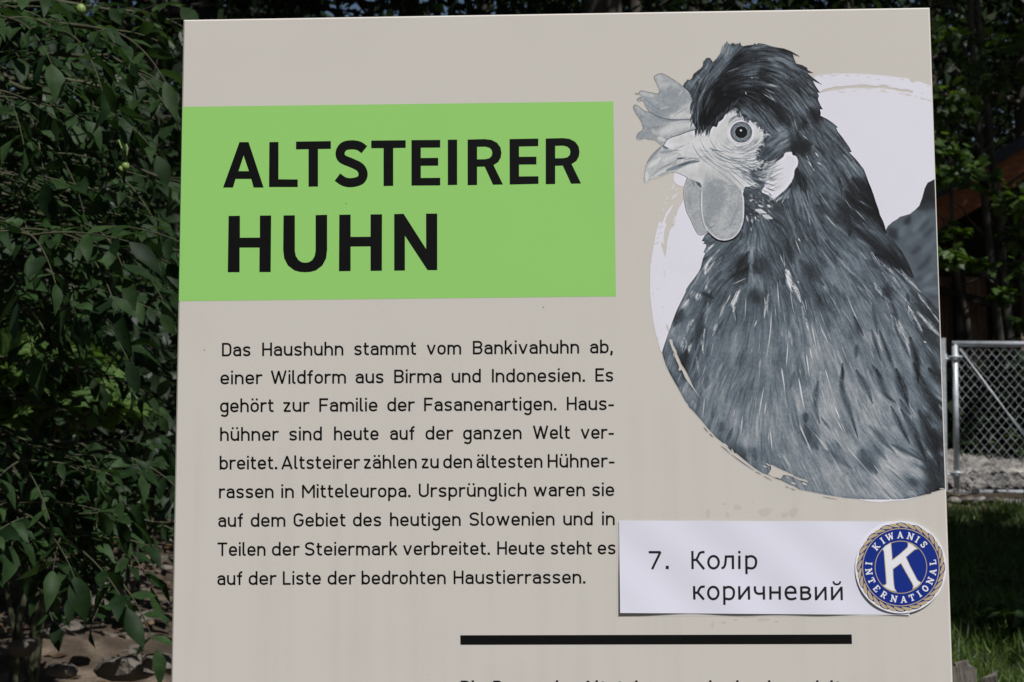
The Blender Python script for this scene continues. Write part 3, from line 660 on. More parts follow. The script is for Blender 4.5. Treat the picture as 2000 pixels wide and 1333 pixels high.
    for n, w, *pts in [(2, 12, (560, 495), (600, 490)), (2, 9, (670, 490), (760, 478)), (2, 12, (840, 490), (880, 488)), (2, 10, (960, 495), (985, 478)), (2, 10, (1075, 508), (1105, 508)), (2, 12, (1180, 532), (1210, 530)), (2, 10, (1440, 525), (1480, 538)), (2, 8, (960, 580), (1100, 582)), (2, 12, (1200, 590), (1340, 600)),
                       (2, 10, (750, 655), (820, 672), (830, 645)), (2, 12, (925, 655), (950, 662)), (2, 8, (965, 640), (985, 636)), (2, 8, (1080, 642), (1110, 644)), (2, 8, (1210, 655), (1310, 675)), (2, 12, (1230, 645), (1280, 660)), (2, 9, (1410, 682), (1550, 698)), (2, 20, (1500, 695), (1550, 705)), (2, 12, (1600, 712), (1615, 728)),
                       (2, 16, (1650, 732), (1710, 745)), (2, 14, (1720, 745), (1775, 770)), (2, 8, (1660, 680), (1690, 685)), (2, 8, (1720, 600), (1750, 608)), (5, 7, (250, 310), (255, 390)), (5, 9, (175, 490), (190, 515)), (5, 9, (135, 545), (138, 570)), (5, 14, (235, 690), (236, 705)), (5, 8, (428, 168), (429, 170)), (5, 10, (310, 75), (311, 85)),
                       (5, 24, (278, 880), (296, 950)), (5, 10, (185, 1010), (190, 1030)), (3, 14, (400, 1130), (430, 1110)), (3, 12, (400, 1200), (440, 1180)), (3, 12, (380, 1250), (400, 1230)), (3, 14, (575, 1080), (600, 1020)), (5, 14, (150, 40), (190, 20)), (3, 10, (610, 970), (625, 910)), (3, 10, (420, 1090), (460, 1120)), (5, 8, (110, 225), (125, 210))]:
        stroke(disc, zp(n, *pts), w / ZW[n][2], 0, 1, .3, (.6, .4))
    for n, w, *pts in [(3, 10, (590, 605), (540, 690)), (3, 10, (620, 650), (595, 690)), (3, 12, (635, 710), (545, 800)), (3, 12, (590, 725), (560, 770)), (3, 12, (505, 760), (490, 790)), (3, 12, (485, 815), (475, 845)), (3, 10, (465, 895), (440, 935)), (3, 10, (570, 640), (575, 655)), (2, 5, (500, 505), (560, 478), (640, 470)), (2, 5, (690, 468), (765, 460))]:
        stroke(disc, zp(n, *pts), w / ZW[n][2], 1, 1, .3, (.5, .3))
    V = V + 1.5 * (noise(60) - .5)
    A = disc.copy()
    cuts = np.maximum(fill(zp(5, (305, 1030), (325, 1028), (338, 1040), (345, 1085), (380, 1150), (386, 1185), (402, 1220), (430, 1290), (450, 1340)) + zp(7, (190, 60), (215, 130), (260, 200), (290, 262), (320, 332), (388, 434), (300, 320), (250, 250), (222, 185), (195, 192), (200, 155), (172, 95), (150, 60), (152, 20)) + zp(5, (380, 1255), (355, 1190), (335, 1130), (310, 1062))),
                      fill(zp(7, (970, 978), (1060, 1022), (1150, 1062), (1165, 1075), (1200, 1088), (1283, 1118), (1275, 1130), (1225, 1112), (1195, 1105), (1160, 1085), (1110, 1070), (1075, 1066), (1050, 1105), (1000, 1090), (945, 1060), (960, 1040), (972, 1020))))
    for n, w, *pts in [(7, 9, (905, 990), (935, 1000)), (7, 8, (930, 970), (965, 990)), (7, 12, (1145, 1130), (1180, 1142)), (7, 8, (1240, 1130), (1270, 1148)), (7, 8, (1100, 1080), (1120, 1092)), (8, 9, (0, 1020), (85, 1050)), (8, 8, (30, 1065), (70, 1085)), (8, 8, (20, 1040), (60, 1030)), (8, 10, (1230, 1160), (1255, 1150)), (8, 8, (1310, 1118), (1350, 1115)), (8, 14, (850, 1216), (875, 1222)),
                       (7, 10, (640, 850), (660, 890)), (7, 8, (575, 800), (610, 830))]:
        stroke(cuts, zp(n, *pts), w / ZW[n][2], 1, 1, .3, (.6, .4))

    def over(mask, val):
        nonlocal V, A
        V = V * (1 - mask) + val * mask
        A = np.maximum(A, mask)

    over(tail * (1 - body), U)
    bm = body * (1 - np.clip(cuts, 0, 1))
    A = A * (1 - np.clip(cuts, 0, 1) * body)
    over(bm, T)
    for n, w, *pts in [(7, 9, (275, 478), (300, 515)), (7, 10, (408, 668), (440, 706)), (7, 10, (455, 720), (482, 748)), (7, 8, (553, 822), (630, 888)), (7, 9, (640, 895), (720, 955), (828, 1028)), (7, 8, (840, 1038), (885, 1062)), (7, 7, (908, 1076), (975, 1110)), (7, 9, (1000, 1088), (1055, 1103)), (7, 7, (1095, 1162), (1120, 1174)), (7, 7, (1135, 1180), (1175, 1192)),
                       (8, 6, (220, 1192), (350, 1215))]:
        m = np.zeros((H, W), np.float32)
        stroke(m, zp(n, *pts), w / ZW[n][2], 1, 1, .3, (.5, .4))
        over(m, 82)

    # ---- head: bare skin
    V0 = V.copy()
    hair = fine * .5 + mid * .5
    def soft_mask(poly, px, k):
        m = blur(fill(poly), px)
        return np.clip((m - .5 + k * hair) * 3.2 + .5, 0, 1)

    ear_poly = smooth(zp(4, (180, 108), (230, 95), (268, 97), (262, 125), (308, 142), (328, 200), (318, 250), (290, 290), (285, 340), (260, 410), (220, 470), (160, 530), (100, 580), (70, 602), (45, 596)) + zp(3, (1750, 775), (1730, 760), (1700, 735), (1620, 700), (1650, 640), (1670, 580), (1690, 480), (1720, 420), (1790, 350), (1880, 280)), 3, True)
    over(soft_mask(ear_poly, 2.2, .05), 211 + .6 * mid)
    for k in range(46):                                     # wispy feathers that fringe the lobe
        x, y = 1655 + rs.rand() * 130, 380 + rs.rand() * 320
        stroke(V, zp(3, (x, y), (x + 50, y - 26), (x + 120, y - 50)), 1.1, 120 + 70 * rs.rand(), .45, .5)
    for k in range(90):                                     # pale mottled skin between cheek and lobe
        x, y = 1560 + 170 * rs.rand(), 330 + 250 * rs.rand()
        stroke(V, zp(3, (x, y), (x + 40, y - 6), (x + 85, y - 34)), 1.2 + 2.2 * rs.rand(), 130 + 80 * rs.rand(), .6, .6)
    for k in range(26):
        x, y = 1700 + rs.rand() * 240, 770 + rs.rand() * 60
        stroke(V, zp(3, (x, y), (x + 28, y - 40)), 1.6, 175 + 25 * rs.rand(), .5, .5)
    stroke(V, zp(4, (70, 604), (160, 535), (225, 470), (262, 410)), 1.2, 110, .8, .4, (.3, .3))
    stroke(V, zp(4, (110, 610), (200, 560), (240, 490)), 8, 150, .55, .8)
    face_poly = zp(1, (470, 1333), (500, 1285), (600, 1240), (780, 1140), (800, 1080), (830, 1150), (862, 1165), (880, 1250), (905, 1160), (925, 1220), (960, 1160), (1010, 1185), (1050, 1130), (1090, 1150), (1110, 1080), (1160, 1050), (1195, 985), (1260, 940), (1310, 945), (1350, 985), (1420, 1020), (1450, 1060), (1520, 1070), (1570, 1110), (1625, 1180), (1670, 1225), (1672, 1262)) + \
        zp(3, (1655, 80), (1620, 140), (1580, 220), (1570, 300), (1660, 330), (1600, 420), (1480, 450), (1520, 520), (1440, 500), (1560, 600), (1470, 640), (1420, 640), (1400, 720), (1390, 800), (930, 800), (905, 610), (740, 530), (590, 465), (400, 300))
    fm = soft_mask(face_poly, 2.0, .07)
    skin = 199 + 1.2 * mid + 8 * (noise(16) - .5) + 6 * (noise(40) - .5) + 2 * rs.randn(H, W).astype(np.float32)
    over(fm, skin)
    for n, w, v, a, *pts in [(3, 60, 222, .5, (520, 140), (620, 130)), (3, 130, 214, .5, (800, 120), (1000, 120)), (3, 110, 180, .5, (1050, 250), (1180, 330)), (3, 80, 178, .5, (900, 420), (960, 560)), (3, 90, 215, .5, (750, 420), (880, 390)), (3, 60, 176, .5, (1120, 420), (1300, 560)), (3, 60, 185, .5, (1200, 140), (1240, 60)), (3, 50, 185, .6, (1540, 60), (1500, 150))]:
        stroke(V, zp(n, *pts), w / ZW[n][2], v, a, .9, (.7, .7), clip=fm)
    # wrinkles and bristles of the face
    WR = [(14, 85, .75, (1005, 185), (1080, 205), (1180, 225)), (9, 95, .6, (1020, 205), (1060, 215)), (10, 110, .6, (1100, 225), (1180, 250)), (10, 95, .7, (1175, 255), (1300, 318), (1420, 368), (1520, 412), (1620, 428), (1720, 395), (1860, 330)),
          (9, 92, .7, (1250, 305), (1400, 390), (1550, 455), (1680, 470)), (8, 100, .65, (1200, 330), (1330, 420), (1480, 520), (1620, 600)), (8, 100, .65, (1190, 370), (1300, 470), (1420, 560), (1560, 650)), (8, 100, .6, (1200, 440), (1330, 560), (1440, 690)),
          (8, 115, .6, (990, 370), (1080, 430), (1180, 510), (1320, 620), (1440, 700)), (7, 110, .6, (1240, 195), (1330, 190), (1450, 175), (1520, 120), (1555, 55)), (7, 125, .55, (1300, 205), (1420, 212), (1520, 175)), (7, 120, .55, (1320, 180), (1420, 190), (1490, 165)),
          (7, 115, .6, (1430, 250), (1560, 225), (1640, 180)), (7, 115, .6, (1400, 290), (1520, 275), (1620, 250)), (7, 115, .6, (1400, 325), (1520, 325), (1640, 300)), (7, 110, .6, (1420, 355), (1560, 372), (1700, 330)), (9, 85, .6, (1330, 405), (1450, 480), (1600, 520)),
          (9, 90, .6, (1500, 385), (1650, 430), (1760, 380)), (8, 125, .5, (880, 200), (960, 215), (1040, 230)), (7, 120, .5, (540, 190), (600, 210), (690, 200)), (9, 95, .6, (560, 205), (640, 195)), (7, 110, .55, (590, 185), (680, 165)), (7, 110, .55, (640, 170), (730, 140)),
          (7, 125, .5, (1010, 180), (1060, 175)), (6, 140, .5, (880, 60), (890, 20)), (6, 130, .5, (910, 60), (900, 10)), (6, 130, .5, (1000, 40), (985, 0)), (7, 130, .5, (1380, 150), (1390, 165)), (7, 130, .5, (1410, 150), (1415, 160)), (6, 130, .5, (1470, 110), (1500, 160)),
          (7, 120, .55, (870, 290), (940, 282), (1000, 305), (1060, 330)), (6, 140, .5, (720, 300), (840, 300)), (6, 140, .5, (1060, 330), (1150, 370)), (6, 120, .55, (1420, 230), (1520, 205)), (7, 100, .55, (1580, 330), (1640, 230)), (6, 130, .5, (1560, 110), (1600, 60))]
    for w, v, a, *pts in WR:
        stroke(V, zp(3, *pts), max(.9, w / 6.06), v, a * .9, .45, (.3, .15))
    for k in range(120):                                    # dark bristles below and behind the eye, sweeping to the lobe
        t = rs.rand()
        x, y = 1330 + 330 * t + 40 * rs.randn(), 400 + 190 * t + 55 * rs.randn()
        stroke(V, zp(3, (x, y), (x + 45, y + 22), (x + 90, y + 30)), .9 + 1.1 * rs.rand(), 62 + 60 * rs.rand() if rs.rand() < .7 else 190, .6 * min(1, .25 + t), .5)
    for w, v, a, *pts in [(60, 74, .6, (1480, 490), (1620, 545)), (50, 70, .65, (1560, 570), (1660, 600)), (34, 86, .5, (1380, 470), (1470, 510)), (26, 190, .7, (1590, 535), (1630, 560)), (20, 185, .6, (1480, 600), (1560, 640))]:
        stroke(V, zp(3, *pts), w / 6.06, v, a, .7, (.4, .2))
    for k in range(90):                                     # mottles under the lobe and wattle
        x, y = 1460 + 280 * rs.rand(), 700 + 330 * rs.rand()
        stroke(V, zp(3, (x, y), (x + 26, y + 14 + 24 * rs.rand())), 1 + 1.5 * rs.rand(), 50 + 50 * rs.rand() if rs.rand() < .6 else 170, .5, .5)
    for w, v, *pts in [(50, 206, (1555, 910), (1670, 945)), (56, 200, (1640, 975), (1740, 1010)), (34, 190, (1690, 855), (1725, 875)), (24, 185, (1580, 855), (1640, 875)), (20, 170, (1480, 800), (1520, 790)), (24, 165, (1440, 980), (1460, 1050)), (18, 175, (1545, 990), (1550, 1030)), (14, 165, (1500, 1020), (1510, 1070)), (16, 150, (1490, 1120), (1500, 1160))]:
        stroke(V, zp(3, *pts), w / 6.06, v, .85, .6, (.4, .3))
    ex, ey = zp(1, (1378, 1203))[0]
    for k in range(150):                                    # fine creases that ring the eye and run down the cheek
        R_ = 26 + 62 * rs.rand() ** 1.2
        a0 = 15 + 120 * rs.rand()
        ln = 12 + 26 * rs.rand()
        pts = [(ex + R_ * 1.15 * math.cos(math.radians(a)), ey + R_ * .95 * math.sin(math.radians(a))) for a in np.linspace(a0, a0 + ln, 5)]
        stroke(V, pts, .8 + .9 * rs.rand(), 105 + 50 * rs.rand(), .5, .5, (.2, .2), sm=False, clip=fm)
    V = V - fm * (7 * np.abs(noise(3) - .5) * 2 + 12 * np.clip(noise(14) - .55, 0, 1))
    # eye
    yy, xx = np.mgrid[0:H, 0:W].astype(np.float32)
    dx, dy = PX0 + xx / SS - ex, PY0 + yy / SS - ey
    rr = np.hypot(dx, dy * 1.04)
    th = np.arctan2(dy, dx)
    def ring(r, s=.8):
        return np.clip((r - rr) / s + .5, 0, 1)
    V = V * (1 - ring(27, 4) * .8) + (206 + 4 * (noise(10) - .5) * 4) * ring(27, 4) * .8
    for rad, a0, a1, v in [(24.5, 200, 330, 120), (23.2, 20, 150, 150), (26.5, 205, 300, 150), (29.5, 210, 260, 90), (31.5, 215, 275, 70), (27.5, 25, 80, 165), (33.5, 222, 285, 60)]:
        stroke(V, [(ex + rad * math.cos(math.radians(a)), ey + rad * math.sin(math.radians(a))) for a in np.linspace(a0, a1, 12)], 1.3, v, .7, .5, (.3, .3), sm=False)
    V = V * (1 - ring(21.2)) + 92 * ring(21.2)
    iris = 116 + 10 * np.sin(th * 9 + rr) + 8 * (noise(6) - .5) - 14 * np.clip((rr - 17) / 3, 0, 1)
    V = V * (1 - ring(20.2)) + iris * ring(20.2)
    V = V * (1 - ring(12.0)) + 22 * ring(12.0)
    hl = np.clip((2.0 - np.hypot(dx + .5, dy + 3.6)) / .8 + .5, 0, 1)
    V = V * (1 - hl) + 232 * hl
    for k in range(70):                                     # lashes of the crest that hang over the brow
        t = rs.rand()
        x, y = 830 + 540 * t, 1160 - 330 * (max(0, t - .35) / .65) ** .8 + 16 * rs.randn()
        a = math.radians(100 + 45 * t + 8 * rs.randn())
        L = 45 + 45 * rs.rand()
        stroke(V, zp(1, (x, y - 30), (x + L * .5 * math.cos(a), y + L * .5 * math.sin(a)), (x + L * math.cos(a) * .9, y + L * math.sin(a))), 1 + 1.3 * rs.rand(), 34 + 50 * rs.rand(), .75, .5, (.6, .1))
    # feather tips that fray over the rim of the bare face, and pale skin showing between them
    rim = smooth(zp(1, (1260, 935), (1310, 945), (1350, 985), (1420, 1020), (1450, 1060), (1520, 1070), (1570, 1110), (1625, 1180), (1670, 1225), (1672, 1262)) + zp(3, (1655, 80), (1620, 140), (1580, 220), (1570, 300), (1640, 330), (1600, 420), (1490, 450)), 6)
    for k in range(330):
        i = rs.randint(len(rim) - 1)
        x, y = rim[i]
        tx, ty = rim[i + 1][0] - x, rim[i + 1][1] - y
        l_ = math.hypot(tx, ty) + 1e-6
        nx, ny = -ty / l_, tx / l_                          # into the face
        d = 3 + 7 * rs.rand()
        lean = .5 * rs.randn() + .35
        dark = rs.rand() < .68
        sgn = 1 if dark else -1
        ux, uy = sgn * nx + lean * tx / l_, sgn * ny + lean * ty / l_
        x, y = x - sgn * nx * 3.5 + rs.randn(), y - sgn * ny * 3.5 + rs.randn()
        stroke(V, [(x, y), (x + ux * d * .6, y + uy * d * .6), (x + ux * d, y + uy * d + 1)], 1.1 + 1.5 * rs.rand(), 40 + 45 * rs.rand() if dark else 150 + 45 * rs.rand(), .7, .5, (.8, .1), sm=False)
    # beak
    bk = fill(smooth(zp(3, (455, 148), (400, 185), (350, 230), (300, 290), (265, 350), (245, 410), (235, 480), (228, 540), (232, 580), (250, 597), (270, 580), (290, 555), (350, 540), (430, 520), (490, 490), (540, 470), (590, 465), (660, 425), (760, 385), (870, 350), (900, 320), (860, 295), (700, 270), (640, 235), (560, 205), (510, 175)), 3, True))
    B = np.full((H, W), 182, np.float32) + 3 * mid + 5 * (noise(12) - .5)
    for w, v, a, *pts in [(60, 120, .7, (270, 340), (330, 250), (420, 180)), (46, 92, .7, (455, 160), (520, 180)), (40, 130, .6, (420, 230), (560, 215)), (50, 215, .7, (290, 400), (420, 300)), (46, 212, .7, (262, 470), (262, 560)), (40, 205, .6, (450, 330), (620, 260)), (34, 150, .7, (330, 500), (440, 420), (600, 360)),
                          (40, 205, .7, (360, 500), (440, 440), (560, 380)), (46, 112, .75, (500, 440), (640, 395), (760, 350)), (34, 92, .7, (640, 385), (760, 348), (880, 335)), (30, 140, .6, (400, 510), (520, 460)), (18, 72, .9, (620, 305), (712, 295)), (9, 110, .8, (400, 430), (520, 370), (640, 310)), (8, 115, .7, (700, 318), (800, 300), (880, 295)), (8, 120, .6, (360, 478), (480, 410), (620, 345))]:
        stroke(B, zp(3, *pts), w / 6.06, v, a, .7, (.5, .4))
    bks = np.clip((blur(bk, 1.6) - .18) * 1.8, 0, 1) * bk
    over(np.maximum(bks, bk * .75), B)
    stroke(V, zp(3, (455, 148), (400, 185), (350, 230), (300, 290), (265, 350), (245, 410), (235, 480), (228, 540), (232, 580), (250, 597), (270, 580), (290, 555), (350, 540), (430, 520), (490, 490), (540, 470), (590, 465), (640, 480), (700, 505), (740, 530)), 1.0, 60, .75, .4, (1, 1))
    stroke(V, zp(3, (900, 300), (800, 330), (700, 370), (600, 400)), 1.4, 90, .5, .5)
    # wattles
    def wattle(poly, base):
        m = fill(smooth(poly, 4, True))
        e = blur(m, 5)
        val = base + 34 * np.clip(1 - (e - .45) * 2.6, 0, 1) + 12 * (noise(9) - .5) + 14 * (noise(24) - .5) + 15 * (noise(4) - .5) + .8 * mid
        return m, val
    wm, wv = wattle(zp(3, (745, 528), (715, 600), (700, 660), (698, 750), (712, 850), (735, 940), (775, 1020), (820, 1120), (860, 1190), (895, 1210), (940, 1195), (990, 1165), (980, 1000), (960, 850), (950, 700), (930, 600), (830, 560)), 162)
    over(wm, wv)
    stroke(V, zp(3, (745, 528), (715, 600), (700, 660), (698, 750), (712, 850), (735, 940), (775, 1020), (820, 1120), (860, 1190), (895, 1210), (940, 1195), (985, 1165)), 1.0, 70, .8, .4, (1, 1))
    for w, v, a, *pts in [(34, 62, .8, (850, 580), (905, 640)), (14, 100, .6, (800, 565), (830, 640)), (12, 110, .6, (780, 560), (900, 600)), (60, 140, .5, (760, 700), (770, 860)), (26, 120, .6, (895, 680), (915, 1000), (950, 1130))]:
        stroke(V, zp(3, *pts), w / 6.06, v, a, .6, (.4, .3))
    wm2, wv2 = wattle(zp(3, (960, 440), (930, 560), (908, 680), (903, 800), (908, 930), (925, 1040), (950, 1110), (985, 1160), (1035, 1212), (1095, 1256), (1160, 1271), (1230, 1266), (1300, 1232), (1362, 1160), (1402, 1060), (1414, 960), (1416, 850), (1410, 770), (1385, 690), (1330, 610), (1240, 520), (1150, 450), (1060, 400), (1000, 385)), 162)
    shade = np.clip((1.0 - (yy / SS + PY0 - 326) / 42.0), 0, 1)      # the wattle melts into the cheek above
    over(np.clip(wm2 * (1 - .93 * shade), 0, 1), wv2)
    for w, v, a, *pts in [(170, 132, .55, (1010, 620), (1040, 800), (1000, 1000)), (110, 136, .5, (1150, 650), (1120, 900)), (90, 184, .5, (1200, 900), (1120, 1150)), (60, 190, .5, (1150, 1200), (1300, 1150)), (40, 132, .45, (1330, 900), (1250, 1100)), (26, 120, .5, (955, 1050), (1010, 1120), (1060, 1090)), (50, 130, .4, (960, 1000), (1000, 1080)), (14, 205, .6, (912, 700), (910, 900), (935, 1060)), (16, 200, .5, (1390, 720), (1405, 850), (1400, 1000)),
                          (9, 120, .4, (1200, 620), (1310, 640)), (60, 128, .35, (1060, 560), (1200, 600))]:
        stroke(V, zp(3, *pts), w / 6.06, v, a, .85, (.6, .5), clip=wm2)
    for k in range(120):
        x, y = 930 + 440 * rs.rand(), 560 + 640 * rs.rand()
        stroke(V, zp(3, (x, y), (x + 30 * rs.rand(), y - 50 * rs.rand())), 1.2, 128 if rs.rand() < .5 else 186, .3, .6, clip=wm2)
    stroke(V, zp(3, (975, 1165), (1035, 1228), (1095, 1268), (1160, 1284), (1235, 1276), (1310, 1240), (1375, 1160)), 3.2, 24, .9, .5, (.4, .4))
    # comb
    comb = smooth(zp(1, (690, 660), (600, 595), (520, 545), (470, 518), (425, 508), (375, 525), (348, 548), (354, 580), (380, 630), (405, 690), (413, 720), (404, 742), (380, 748), (320, 735), (250, 722), (200, 711), (175, 725), (162, 745), (140, 747), (128, 738), (130, 754), (150, 758), (175, 753), (195, 768), (215, 782), (188, 786), (163, 800), (145, 815), (155, 835), (185, 838), (213, 832),
                     (230, 850), (245, 895), (268, 930), (283, 962), (235, 950), (190, 915), (150, 885), (120, 878), (103, 900), (105, 930), (125, 970), (165, 1030), (195, 1080), (213, 1130), (215, 1165), (205, 1185), (165, 1210), (145, 1245), (140, 1275), (160, 1293), (200, 1290), (235, 1278), (280, 1290), (340, 1297), (375, 1310), (400, 1335)) +
                  zp(3, (432, 142), (455, 150), (480, 112), (500, 80)) + zp(1, (560, 1262), (640, 1238), (740, 1200), (840, 1165), (812, 1100), (800, 1040), (812, 960), (822, 880), (800, 810), (765, 735)), 3, True)
    cm = fill(comb)
    C = np.full((H, W), 146, np.float32) + 14 * (noise(10) - .5) + 16 * (noise(26) - .5) + 15 * (noise(4) - .5) + 1.5 * rs.randn(H, W).astype(np.float32)
    for w, v, a, *pts in [(110, 182, .6, (410, 560), (430, 640), (500, 640)), (90, 170, .5, (560, 640), (640, 680)), (60, 184, .6, (200, 735), (330, 770)), (150, 134, .55, (520, 760), (700, 820)), (130, 130, .55, (600, 880), (470, 980)), (90, 128, .5, (330, 930), (420, 1010)), (110, 186, .65, (760, 900), (640, 990)), (90, 192, .7, (560, 1010), (780, 1010)), (60, 178, .5, (150, 910), (220, 990)),
                          (110, 140, .5, (280, 1060), (430, 1070)), (120, 200, .7, (450, 1200), (640, 1130), (800, 1110)), (60, 178, .6, (330, 1190), (460, 1240)), (60, 130, .5, (160, 1250), (230, 1240)), (50, 206, .6, (400, 1270), (470, 1300)), (12, 84, .85, (800, 1050), (640, 1056), (520, 1052), (400, 1020), (330, 980), (290, 965)), (26, 120, .55, (640, 1062), (460, 1060), (360, 1010)),
                          (12, 112, .6, (228, 785), (300, 860), (370, 910), (450, 960)), (14, 115, .5, (420, 740), (440, 700)), (20, 185, .5, (430, 925), (520, 900)), (9, 120, .5, (580, 1010), (680, 950), (790, 890)), (9, 105, .5, (600, 1250), (740, 1195), (850, 1160)), (12, 118, .4, (300, 1150), (480, 1130)), (16, 195, .4, (690, 700), (640, 760)), (60, 128, .4, (230, 1130), (300, 1190))]:
        stroke(C, zp(1, *pts), w / 6.06, v, a, .85, (.6, .5))
    edge = np.clip(blur(cm, 1.0), 0, 1)
    C = (C + 8) * np.clip(.5 + 1.1 * (edge - .45) * 1.8, .5, 1)
    over(cm, C)
    stroke(V, comb + comb[:1], 1.0, 58, .7, .4, (1, 1), sm=False)
    # crest hairs that fall across the comb's root
    for k in range(60):
        x, y = 770 + 60 * rs.rand(), 700 + 420 * rs.rand()
        stroke(V, zp(1, (x + 30, y - 50), (x + 12, y), (x + 10 * rs.rand(), y + 50)), 1.2 + 1.2 * rs.rand(), 40 + 60 * rs.rand(), .6, .5)
    # cut-out outline, slightly dark
    ob = np.clip(body + cm + bk + wm + wm2, 0, 1)
    ol = np.clip(ob - blur(ob, .8), 0, .5) * 2 * disc
    V = V * (1 - .25 * ol)
    V = V + .55 * (V - blur(V, 1.6)) + .35 * (V - blur(V, 5)) * np.clip(body + cm + wm2, 0, 1)
    V += 2.2 * rs.randn(H, W).astype(np.float32)

    # reduce to one sample per photo pixel, tint like the cool black-and-white print
    def down(a):
        return a.reshape(PH, SS, PW, SS).mean((1, 3))
    Ad = down(A)
    V = np.clip(V, 6, 222)
    Vd = down(V * A) / np.maximum(Ad, 1e-3)
    c = np.clip(Vd, 0, 255)
    k = np.clip(c / 90, 0, 1)
    bump = np.exp(-((c - 105) / 60) ** 2)
    hi = np.clip((c - 185) / 25, 0, 1)
    pure = np.clip((c - 206) / 5, 0, 1)
    rgb = np.stack([c - 9 * bump + 1.0 * pure, c + .5 * bump - 1.0 * pure, c + 10 * bump + 1.5 * (1 - k) + 9 * pure], -1)
    return np.clip(rgb, 0, 255), Ad
# ---------------------------------------------------------------- the sign: its plane found from the photo's perspective
def _vp(a, b, c, d):
    l1 = np.cross([*a, 1.0], [*b, 1.0])
    l2 = np.cross([*c, 1.0], [*d, 1.0])
    p = np.cross(l1, l2)
    return p / p[2]


_vv = _vp((357, 38), (333, 1333), (1817, 14), (1862, 1333))
_vh = _vp((357, 38), (1817, 14), (899, 1241.3), (1663, 1239.8))
_up = ray(_vv[0], _vv[1])
_up = _up / np.linalg.norm(_up)
if _up[2] < 0:
    _up = -_up
_u = ray(_vh[0], _vh[1])
_u = _u / np.linalg.norm(_u)
if _u[0] < 0:
    _u = -_u
_u = _u - _up * (_u @ _up)
_u /= np.linalg.norm(_u)
_n = np.cross(_u, _up)                              # towards the viewer
if _n[1] > 0:
    _n = -_n
_o = CAM + ray(1090, 666) * 1.48
# slide the sign's origin down its own face to the ground
_base = _o - _up * (_o[2] / _up[2])


def L(px, py, z=0.0):
    """photo pixel -> sign face coordinates (x right, y up, z out of the face), metres"""
    v = ray(px, py)
    t = ((_base + _n * z - CAM) @ _n) / (v @ _n)
    p = CAM + v * t - _base
    return (float(p @ _u), float(p @ _up), z)


sign = empty('information_sign', label='large beige information board with green title block and black-and-white hen picture', cat='sign')
M4 = Matrix.Identity(4)
for i in range(3):
    M4[i][0], M4[i][1], M4[i][2], M4[i][3] = _u[i], _up[i], _n[i], _base[i]
sign.matrix_world = M4
PXM = abs(L(1001, 666)[0] - L(1000, 666)[0])        # metres per photo pixel on the face


def left_edge(py):
    return 357 - 24 * (py - 38) / 1295.0


def right_edge(py):
    return 1817 + 45 * (py - 14) / 1319.0


